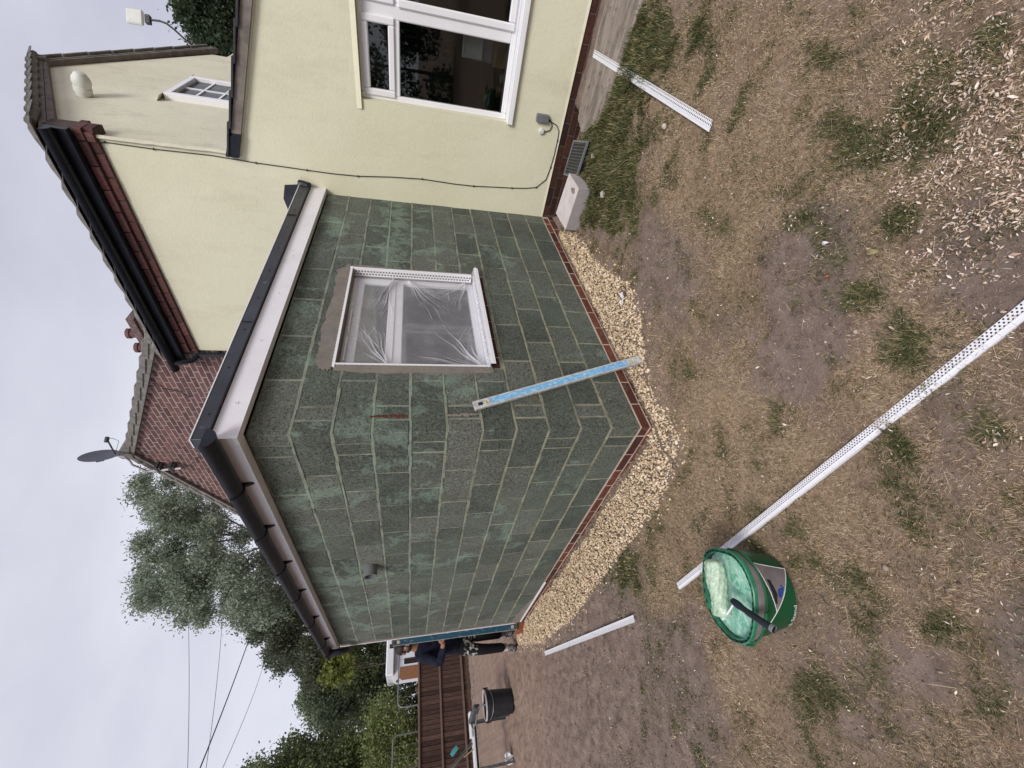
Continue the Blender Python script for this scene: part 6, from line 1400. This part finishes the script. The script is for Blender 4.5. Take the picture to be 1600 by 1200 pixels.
for j in range(nr + 1):
    s_ = .885 * j / nr
    for i, p in enumerate(RIM):
        q = BC + (p - BC) * s_; slope = (q.x + 1.16) * .05
        V.append((q.x, q.y, ZR - .022 - slope * .5 + .004 * (float(fbm(np.array([q.x]), np.array([q.y]), 22, 3, 5)[0]) - .5)))
for j in range(nr):
    for i in range(64): F.append((j * 64 + i, j * 64 + (i + 1) % 64, (j + 1) * 64 + (i + 1) % 64, (j + 1) * 64 + i))
link('paint_tray', npmesh('paint_tray', V, F), M['paint'], bk, smooth=True)
# bail handle hanging at the front
b = MB(); P = []
for k in range(26):
    a = R(-30 - 185 * k / 25); rp = RIM[min(range(64), key=lambda i: abs(((math.atan2(RIM[i].y - BC.y, RIM[i].x - BC.x) - a + math.pi) % (2 * math.pi)) - math.pi))]
    s_ = .985 + .02 * math.sin(math.pi * k / 25); q = BC + (rp - BC) * s_; P.append((q.x, q.y, ZR - .036 - .016 * math.sin(math.pi * k / 25)))
b.tube(P, .0045, 8); a = P[-1]; b.tube([a, (a[0] - .022, a[1] + .0, a[2] - .014), (a[0] - .034, a[1] - .04, a[2] - .022), (a[0] - .018, a[1] - .075, a[2] - .02)], .006, 8)
hdl = b.auto('handle', M['green_plastic'], bk)
k = 13; b = MB(); b.tube(P[14:19], .009, 8); b.auto('handle_grip', M['green_plastic'], hdl)
# roller resting in the tray
ro = empty('paint_roller', (-1.12, -.2, .1), 'paint roller with a plastic wrapped sleeve and black handle in the green bucket', 'paint roller')
A_, B_ = Vector((-1.02, -.292, ZR + .040)), Vector((-1.235, -.165, ZR + .036)); d = (B_ - A_).normalized(); u = d.orthogonal().normalized(); w = d.cross(u); Ls = (B_ - A_).length
n, mseg = 40, 44; V = []; g5 = np.random.default_rng(2)
for j in range(mseg + 1):
    t = j / mseg; base = .040 * (1 - .05 * math.cos(t * 9)); e = min(1, t / .06, (1 - t) / .06); rad = base * math.sqrt(max(1 - (1 - e) ** 2, .02))
    for i in range(n):
        a = 2 * math.pi * i / n; wr = .003 * math.sin(2 * a + t * 7) + .0022 * math.sin(9 * a - t * 13 + 2 * math.sin(t * 5)) + .0018 * math.sin(t * 44 + 3 * math.sin(2 * a)) + .0006 * g5.normal()
        rr2 = rad + wr * min(1, e * 1.5); p = A_ + d * (t * Ls) + u * rr2 * math.cos(a) + w * rr2 * math.sin(a); V.append(tuple(p))
F = [(j * n + i, j * n + (i + 1) % n, (j + 1) * n + (i + 1) % n, (j + 1) * n + i) for j in range(mseg) for i in range(n)]
V.append(tuple(A_)); V.append(tuple(B_)); F3 = F
me = bpy.data.meshes.new('sleeve'); me.from_pydata(V, [], F + [(len(V) - 2, (i + 1) % n, i) for i in range(n)] + [(len(V) - 1, mseg * n + i, mseg * n + (i + 1) % n) for i in range(n)]); me.update()
link('sleeve', me, M['sleeve'], ro, smooth=True)
b = MB(); b.tube([B_ - d * .01, B_ + d * .012, B_ + Vector((-.004, -.04, .005)), Vector((-1.215, -.30, ZR + .044)), Vector((-1.21, -.31, ZR + .05))], .0042, 8); b.auto('wire_frame', M['bead'], ro)
h0, h1 = Vector((-1.205, -.296, ZR + .046)), Vector((-1.352, -.418, ZR + .020)); b = MB()
pts = [h0.lerp(h1, t) + Vector((0, 0, .006 * math.sin(t * 3.1))) for t in np.linspace(0, 1, 12)]
b.tube(pts, [.013, .0165, .0165, .0135, .0125, .0135, .014, .014, .014, .0145, .015, .0135], 12); b.auto('grip', M['black_plastic'], ro)
b = MB(); b.lathe(h1, [(.0155, -.012), (.017, -.01), (.017, .002), (.0155, .004)], 14, (h1 - h0)); b.auto('grip_ring', M['grey_plastic'], ro)

# whitewashed block and drain box by the old house plinth
wb = empty('white_block', (2.45, -.54, -.12), 'whitewashed concrete block lying on the ground by the plinth', 'block')
rr = random.Random(4); b = MB()
q = [(2.625, -.765), (2.72, -.315), (2.315, -.325), (2.262, -.755)]
b.prism([(x, y, -.20) for x, y in q], (0, 0, .237)); o = b.build('body', M['grey_block'], wb)
b = MB(); b.prism([(x + .001 * (x - 2.45), y + .001 * (y + .54), .0375) for x, y in q], (0, 0, .004)); b.build('painted_top', M['white_block'], wb, origin=(2.45, -.54, .04))
b = MB(); b.prism([(2.33, -.69, .0422), (2.36, -.72, .0422), (2.43, -.70, .0422), (2.46, -.68, .0422), (2.41, -.66, .0422), (2.35, -.665, .0422)], (0, 0, .0012)); b.build('chip', M['concrete'], wb, origin=(2.38, -.69, .042))
db = empty('drain_cover', (2.8, -.85, -.2), 'black ribbed plastic drain box set between the white block and the path', 'drain box')
o_, ux, uy = Vector((2.76, -.86, -.035)), Vector((-.37, -.10, 0)).normalized(), Vector((.14, .99, 0)).normalized(); uz = Vector((0, 0, 1))
b = MB(); b.obox(o_ - uz * .09, ux, uy, uz, .19, .17, .075, .01); b.obox(o_ - uz * .012, ux, uy, uz, .20, .18, .008, .003); b.build('box_body', M['black_plastic'], db)
b = MB(); 
for k in (-1, 1): b.obox(o_ + uy * .17 * k, ux, uy, uz, .20, .010, .010, .002); b.obox(o_ + ux * .195 * k, ux, uy, uz, .010, .18, .0105, .002)
b.build('lid_frame', M['grey_plastic'], db)
for i in range(11):
    p = o_ + uy * (-.15 + .030 * i); b = MB(); b.obox(p, ux, uy, uz, .185, .009, .009, .003); b.build('rib', M['black_trim'], db, origin=p)
# small stones by the path
for (x, y, r_, lb) in ((2.42, -1.0, .028, 'pale flat stone in front of the black drain box'), (1.98, -.83, .032, 'grey white stone on soil right of the white block'), (1.39, -1.52, .018, 'small white pebble in the grass beside the second bead'), (.0, -1.47, .0, None), (1.9, -1.86, .022, 'white flint in the grass near the picture top')):
    if not lb: continue
    bm = bmesh.new(); bmesh.ops.create_icosphere(bm, subdivisions=2, radius=1); rr = random.Random(int(x * 100))
    for v in bm.verts: v.co *= 1 + rr.uniform(-.14, .14)
    me = bpy.data.meshes.new('stone'); bm.to_mesh(me); bm.free()
    zz = float(gz(x, y)); me.transform(Matrix.Diagonal((r_ * 1.4, r_, r_ * .7, 1))); me.transform(Matrix.Translation((x, y, zz + r_ * .45))); tag(link('stone', me, M['stone'], None, (x, y, zz), smooth=False), lb, 'stone')
# leaf, orange shard on the bare soil strip
def dry_leaf(name, x, y, a, L_, w, mat, label, cat='leaf'):
    z = float(gz(x, y)) + .006; b = MB(); d = Vector((math.cos(a), math.sin(a), 0)); s_ = Vector((-math.sin(a), math.cos(a), 0)); vs = []; n = 8
    for i in range(n + 1):
        t = i / n; ww = w * math.sin(math.pi * (t * .94 + .03)) ** .8; c = Vector((x, y, z)) + d * L_ * (t - .5) + Vector((0, 0, .012 * math.sin(math.pi * t)))
        vs += [c - s_ * ww + Vector((0, 0, .008)), c, c + s_ * ww + Vector((0, 0, .008))]
    fs = []
    for i in range(n): fs += [(3 * i, 3 * i + 1, 3 * i + 4, 3 * i + 3), (3 * i + 1, 3 * i + 2, 3 * i + 5, 3 * i + 4)]
    b.add(vs, fs); tag(b.build(name, M[mat], None, (x, y, z)), label, cat)
M['leaf_dead'] = simple('dead_leaf', (.36, .31, .15), .6, .3, .2, 60)
M['leaf_red'] = simple('reddish_leaf', (.34, .13, .06), .6, .3, .2, 60)
dry_leaf('fallen_leaf', -.435, -1.585, .6, .045, .010, 'leaf_dead', 'dry olive yellow leaf at the edge of the wood chips')
dry_leaf('fallen_leaf', -.355, -1.43, 1.3, .020, .006, 'leaf_red', 'small orange brown leaf on the bare soil strip')
dry_leaf('fallen_leaf', -.245, -1.52, .9, .026, .008, 'bag', 'small whitish leaf on the bare soil strip')
# clod: dark burnt clump in the dry grass
cx, cy = .0, -1.35
b = blades('burnt_grass', np.stack([cx + RNG.normal(0, .035, 900), cy + RNG.normal(0, .05, 900), np.full(900, 0.0)], -1) * np.array([1, 1, 0]) + np.array([0, 0, -.1]), RNG.uniform(0, 6.28, 900), RNG.uniform(.012, .03, 900), RNG.uniform(.0015, .003, 900), RNG.uniform(0, 1, 900), RNG.uniform(.1, 1.0, 900), M['bark'], 'dark brown clump of dead grass')
# litter on the gravel
li = empty('litter', (1.0, -.38, -.08), 'scrap of white plastic with red string on the gravel edge', 'litter')
b = MB(); rr = random.Random(9)
for i in range(14):
    b.obox((.98 + rr.uniform(-.035, .035), -.40 + rr.uniform(-.03, .03), -.075 + rr.uniform(0, .02)), (rr.uniform(-1, 1), rr.uniform(-1, 1), rr.uniform(-.3, .3)), (rr.uniform(-1, 1), 1, .3), (0, 0, 1), rr.uniform(.006, .018), rr.uniform(.004, .012), .003, .001)
b.build('plastic_scrap', M['bag'], li)
b = MB(); b.tube([(.98 + .05 * math.sin(i * 1.1) + .004 * i, -.42 - .004 * i + .03 * math.cos(i * .9), -.07 + .006 * math.sin(i * 2)) for i in range(18)], .0022, 5); b.build('string', M['brick_red'], li)
# terracotta gully at the far corner
gy = empty('drain_gully', (-.02, 4.85, -.1), 'terracotta drain gully at the far corner of the side wall', 'drain')
b = MB(); b.box(-.10, .09, 4.66, 4.86, -.16, .055, .012); b.build('hopper', M['terracotta'], gy)
b = MB(); b.box(-.085, .075, 4.675, 4.845, .052, .059); b.build('grid', M['label_dark'], gy)

# black mixing bucket
bb = empty('black_bucket', (-.71, 6.42, -.1), 'black rubber builders bucket with a plaster rim and wire handle', 'bucket')
cz = float(gz(-.71, 6.42))
b = MB(); b.lathe((-.71, 6.42, cz), [(0, .004), (.165, .004), (.172, .012), (.205, .44), (.20, .445), (.192, .44), (.165, .05), (0, .05)], 28); b.auto('tub', M['bucket_black'], bb)
b = MB(); b.lathe((-.71, 6.42, cz), [(.200, .437), (.212, .438), (.214, .455), (.204, .462), (.196, .455), (.194, .437)], 28); b.auto('rim', M['plaster_dry'], bb)
b = MB(); P = [(-.71 + .207 * math.cos(a), 6.42 - .05 + .0 * a - .12 * math.sin(a), cz + .40 - .03 * math.sin(a)) for a in np.linspace(0, math.pi, 14)]
P = [(-.71 + .213 * math.cos(a), 6.42 - .215 * math.sin(a), cz + .42 - .08 * math.sin(a)) for a in np.linspace(0, math.pi, 16)]; b.tube(P, .005, 6); b.build('handle', M['steel'], bb, smooth=True)
for x in (-.93, -.49):
    b = MB(); b.box(x - .015, x + .015, 6.40, 6.44, cz + .38, cz + .46, .004); b.build('ear', M['bucket_black'], bb, origin=(x, 6.42, cz + .42))
# work bench with white boards and tools
be = empty('work_bench', (-1.3, 7.1, -.1), 'low work bench with a white plank top beside the black bucket', 'bench')
gzv = -.11
b = MB(); b.box(-2.6, -.72, 6.95, 7.16, .50, .535, .004); b.build('top_board', M['board_white'], be, origin=(-1.6, 7.05, .5))
b = MB(); b.box(-1.05, -.70, 6.93, 7.18, .536, .565, .004); b.build('top_plate', M['board_white'], be, origin=(-.9, 7.05, .55))
b = MB(); b.box(-2.6, -.75, 7.17, 7.21, .44, .50, .003); b.build('side_rail', M['dark_metal'], be, origin=(-1.6, 7.2, .5))
for x in (-.85, -1.45, -2.4):
    for y, dy in ((6.98, -.14), (7.14, .14)):
        b = MB(); b.bar((x, y + dy, gzv), (x, y, .50), .035, .035); b.build('leg', M['dark_metal'], be, origin=(x, y, .2))
mx_ = empty('paddle_mixer', (-.82, 6.95, .57), 'dark hand mixer drill lying on the bench end towards the bucket', 'mixer')
b = MB(); b.obox((-.76, 6.82, .50), (.55, -.8, -.25), (.8, .55, 0), (0, 0, 1), .16, .045, .05, .012); b.build('motor', M['dark_metal'], mx_)
b = MB(); b.tube([(-.86, 6.9, .56), (-.95, 6.80, .54), (-.90, 6.70, .50), (-.78, 6.68, .47)], .014, 8); b.build('handle', M['grey_plastic'], mx_)
b = MB(); b.tube([(-.70, 6.74, .47), (-.69, 6.5, .33)], .010, 8); b.build('shaft', M['steel'], mx_)
tr = empty('plaster_float', (-1.28, 7.0, .62), 'long feather edge with a teal float leaning above the bench', 'float')
b = MB(); b.bar((-1.08, 7.02, .535), (-1.42, 7.0, 1.0), .03, .008); b.bar((-1.12, 7.0, .535), (-1.38, 6.98, .90), .012, .02); b.build('blade', M['steel'], tr)
b = MB(); b.tube([(-1.13, 6.96, .80), (-1.17, 6.96, .85), (-1.22, 6.96, .90)], [.03, .036, .03], 10); b.auto('grip', M['teal'], tr)
b = MB(); b.bar((-1.2, 7.0, .54), (-1.27, 7.0, .70), .02, .02); b.build('stem', M['wood_light'], tr)
# crumpled white bag
rr = random.Random(12); bm = bmesh.new(); bmesh.ops.create_icosphere(bm, subdivisions=3, radius=1)
for v in bm.verts:
    n_ = v.co.normalized(); v.co *= 1 + .28 * math.sin(5 * n_.x + 3 * n_.y) * math.sin(4 * n_.z + 2 * n_.x) + rr.uniform(-.10, .10)
me = bpy.data.meshes.new('plastic_bag'); bm.to_mesh(me); bm.free(); me.transform(Matrix.Diagonal((.085, .13, .07, 1))); me.transform(Matrix.Translation((-1.40, 7.0, -.04)))
M['bag_white'] = M['bag']; tag(link('plastic_bag', me, M['bag'], None, (-1.40, 7.0, -.08)), 'crumpled white plastic bag on the tan soil', 'bag')
# ------------------------------------------------------------------ the plasterer
def skin_obj(name, joints, edges, mat, parent, root=0, sub=2, origin=None, bulge=None):
    me = bpy.data.meshes.new(name); me.from_pydata([j[0] for j in joints], edges, []); me.update()
    o = bpy.data.objects.new(name, me); COL.objects.link(o)
    o.modifiers.new('Skin', 'SKIN')
    if not me.skin_vertices: me.skin_vertices.new()
    for i, j in enumerate(joints):
        r = j[1]; me.skin_vertices[0].data[i].radius = r if isinstance(r, tuple) else (r, r); me.skin_vertices[0].data[i].use_root = (i == root)
    sb_ = o.modifiers.new('Sub', 'SUBSURF'); sb_.levels = sub; sb_.render_levels = sub
    dg = bpy.context.evaluated_depsgraph_get(); me2 = bpy.data.meshes.new_from_object(o.evaluated_get(dg)); me2.name = name
    bpy.data.objects.remove(o)
    me2.materials.clear()
    return link(name, me2, mat, parent, origin, smooth=True)
pe = empty('person', (0, 5.6, -.1), 'person in navy sweatshirt and splashed black trousers holding an upright spirit level', 'person')
HC = Vector((-.005, 5.12, 1.655))
# body: one continuous figure, head, neck, trunk, limbs
J = [((.015, 5.40, .92), (.11, .08)), ((.015, 5.34, 1.10), (.11, .08)), ((.02, 5.27, 1.30), (.13, .09)), ((.015, 5.22, 1.42), (.11, .08)), ((-.005, 5.17, 1.50), .055),
     ((-.005, 5.13, 1.575), .062), ((-.005, 5.125, 1.65), (.078, .092)), ((-.004, 5.135, 1.72), (.066, .078)),
     ((-.125, 5.22, 1.415), .062), ((-.255, 5.10, 1.14), .046), ((-.10, 4.84, 1.10), .033), ((-.075, 4.78, 1.11), .030),
     ((.175, 5.25, 1.41), .062), ((.235, 5.0, 1.20), .046), ((.10, 4.82, 1.28), .033),
     ((-.060, 5.42, .84), .070), ((-.109, 5.45, .43), .050), ((-.096, 5.60, .03), .042), ((-.13, 5.53, -.045), .034), ((-.16, 5.46, -.065), .026),
     ((.09, 5.45, .83), .070), ((.09, 5.50, .42), .050), ((.122, 5.73, .035), .042), ((.10, 5.66, -.04), .034), ((.085, 5.59, -.065), .026)]
E_ = [(0, 1), (1, 2), (2, 3), (3, 4), (4, 5), (5, 6), (6, 7), (3, 8), (8, 9), (9, 10), (10, 11), (3, 12), (12, 13), (13, 14), (0, 15), (15, 16), (16, 17), (17, 18), (18, 19), (0, 20), (20, 21), (21, 22), (22, 23), (23, 24)]
skin_obj('body', J, E_, M['skin'], pe)
# face and hair
fd = Vector((.10, -.86, -.42)).normalized(); fs_ = fd.cross(Vector((0, 0, 1))).normalized(); fu = fs_.cross(fd).normalized()
b = MB(); p = HC + fd * .088 - fu * .012; b.tube([p + fu * .03 - fd * .012, p + fd * .008, p + fd * .018 - fu * .022, p - fu * .034 - fd * .004], [.009, .011, .015, .010], 8); b.build('nose', M['skin'], pe, smooth=True)
for s_ in (-1, 1):
    b = MB(); b.lathe(HC + fd * .080 + fs_ * s_ * .034 + fu * .012, [(0, .010), (.008, .007), (.012, 0)], 10, fd); b.build('eye', M['label_white'], pe, smooth=True)
    b = MB(); b.lathe(HC + fs_ * s_ * .082 - fu * .005, [(0, .012), (.02, .010), (.028, 0), (.02, -.01)], 10, fs_ * s_, 1.0, 1.4); b.build('ear', M['skin'], pe, smooth=True)
b = MB(); b.tube([HC + fd * .082 - fu * .058 + fs_ * x for x in (-.026, 0, .026)], .0055, 6); b.build('mouth', M['brick_red'], pe, smooth=True)
bm = bmesh.new(); bmesh.ops.create_uvsphere(bm, u_segments=24, v_segments=16, radius=1); rr = random.Random(2)
dead = []
for v in bm.verts:
    n_ = v.co.copy(); q = HC + fu * .028 - fd * .012 + fs_ * n_.x * .094 + fd * n_.y * .108 + fu * n_.z * .102
    loc = q - HC; f_, u_ = loc.dot(fd), loc.dot(fu)
    v.co = q + n_ * rr.uniform(-.004, .004)
    if f_ > .055 and u_ < .035 or u_ < -.075: dead.append(v)
bmesh.ops.delete(bm, geom=dead, context='VERTS'); me = bpy.data.meshes.new('hair'); bm.to_mesh(me); bm.free(); link('hair', me, M['hair'], pe, smooth=True)
bm = bmesh.new(); bmesh.ops.create_uvsphere(bm, u_segments=20, v_segments=12, radius=1); dead = []
for v in bm.verts:
    n_ = v.co.copy(); q = HC - fu * .062 + fd * .012 + fs_ * n_.x * .076 + fd * n_.y * .082 + fu * n_.z * .052
    if n_.y < -.25 or n_.z > .55: dead.append(v)
    v.co = q
bmesh.ops.delete(bm, geom=dead, context='VERTS'); me = bpy.data.meshes.new('beard'); bm.to_mesh(me); bm.free(); link('beard', me, M['hair'], pe, smooth=True)
# clothes follow the body
S_ = [((.015, 5.40, .78), (.178, .138)), ((.015, 5.36, .98), (.165, .13)), ((.018, 5.31, 1.15), (.165, .13)), ((.02, 5.26, 1.31), (.175, .128)), ((.012, 5.21, 1.43), (.12, .095)), ((-.002, 5.185, 1.49), .074),
      ((-.125, 5.22, 1.405), .090), ((-.20, 5.155, 1.26), .078), ((-.262, 5.10, 1.135), .068), ((-.18, 4.96, 1.112), .054), ((-.115, 4.865, 1.10), .044),
      ((.175, 5.25, 1.40), .090), ((.215, 5.13, 1.29), .075), ((.235, 5.0, 1.19), .064), ((.12, 4.85, 1.27), .044)]
skin_obj('sweatshirt', S_, [(0, 1), (1, 2), (2, 3), (3, 4), (4, 5), (4, 6), (6, 7), (7, 8), (8, 9), (9, 10), (4, 11), (11, 12), (12, 13), (13, 14)], M['sweat'], pe)
T_ = [((.015, 5.40, .93), (.150, .115)), ((.015, 5.42, .84), (.155, .12)), ((-.076, 5.43, .70), .105), ((-.112, 5.44, .45), .082), ((-.104, 5.52, .24), .074), ((-.096, 5.59, .075), .070),
      ((.103, 5.46, .70), .105), ((.092, 5.49, .44), .082), ((.105, 5.60, .24), .074), ((.120, 5.70, .09), .070)]
skin_obj('trousers', T_, [(0, 1), (1, 2), (2, 3), (3, 4), (4, 5), (1, 6), (6, 7), (7, 8), (8, 9)], M['trouser'], pe)
for (a, t) in (((-.096, 5.61, .0), (-.165, 5.44, -.055)), ((.122, 5.74, .0), (.08, 5.57, -.055))):
    a, t = Vector(a), Vector(t); d = (t - a); d.z = 0; d.normalize()
    skin_obj('shoe', [(tuple(a - d * .03 + Vector((0, 0, -.045))), (.048, .05)), (tuple(a + d * .04 + Vector((0, 0, -.03))), (.052, .06)), (tuple(a + d * .13 + Vector((0, 0, -.055))), (.054, .04)), (tuple(a + d * .215 + Vector((0, 0, -.062))), (.042, .03)), (tuple(a + Vector((0, 0, .03))), (.056, .056))], [(0, 1), (1, 2), (2, 3), (1, 4)], M['shoe'], pe, root=1)
    b = MB(); b.tube([a + Vector((0, 0, .02)), a + Vector((0, 0, .10))], .056, 12); b.auto('sock', M['sock'], pe)
# hands: palm, four fingers and a thumb closed round the level's edge
def hand(wrist, palm, fdir, tdir, nrm):
    wrist, palm, fdir, tdir, nrm = map(Vector, (wrist, palm, fdir, tdir, nrm)); fdir.normalize(); tdir.normalize(); nrm.normalize()
    J = [(tuple(wrist), .027), (tuple(wrist.lerp(palm, .6)), (.034, .022)), (tuple(palm), (.040, .020))]; E = [(0, 1), (1, 2)]
    for k, ln in enumerate((.072, .080, .076, .060)):
        base = palm + tdir * (.030 - .020 * k) + fdir * .015; i0 = len(J)
        J += [(tuple(base), .0105), (tuple(base + fdir * ln * .5 + nrm * .006), .010), (tuple(base + fdir * ln * .72 - nrm * .016), .009), (tuple(base + fdir * ln * .62 - nrm * .038), .008)]
        E += [(2, i0), (i0, i0 + 1), (i0 + 1, i0 + 2), (i0 + 2, i0 + 3)]
    i0 = len(J); tb = wrist.lerp(palm, .55) + tdir * .03
    J += [(tuple(tb), .012), (tuple(tb + tdir * .02 + fdir * .03 - nrm * .015), .011), (tuple(tb + tdir * .012 + fdir * .055 - nrm * .03), .009)]; E += [(1, i0), (i0, i0 + 1), (i0 + 1, i0 + 2)]
    skin_obj('hand', J, E, M['skin'], pe, sub=1)
hand((-.085, 4.80, 1.108), (-.085, 4.72, 1.125), (.35, -.93, .1), (0, .1, 1), (-.95, -.3, 0))
hand((.10, 4.82, 1.28), (.03, 4.74, 1.29), (-.75, -.6, .1), (0, .1, 1), (.2, .95, 0))
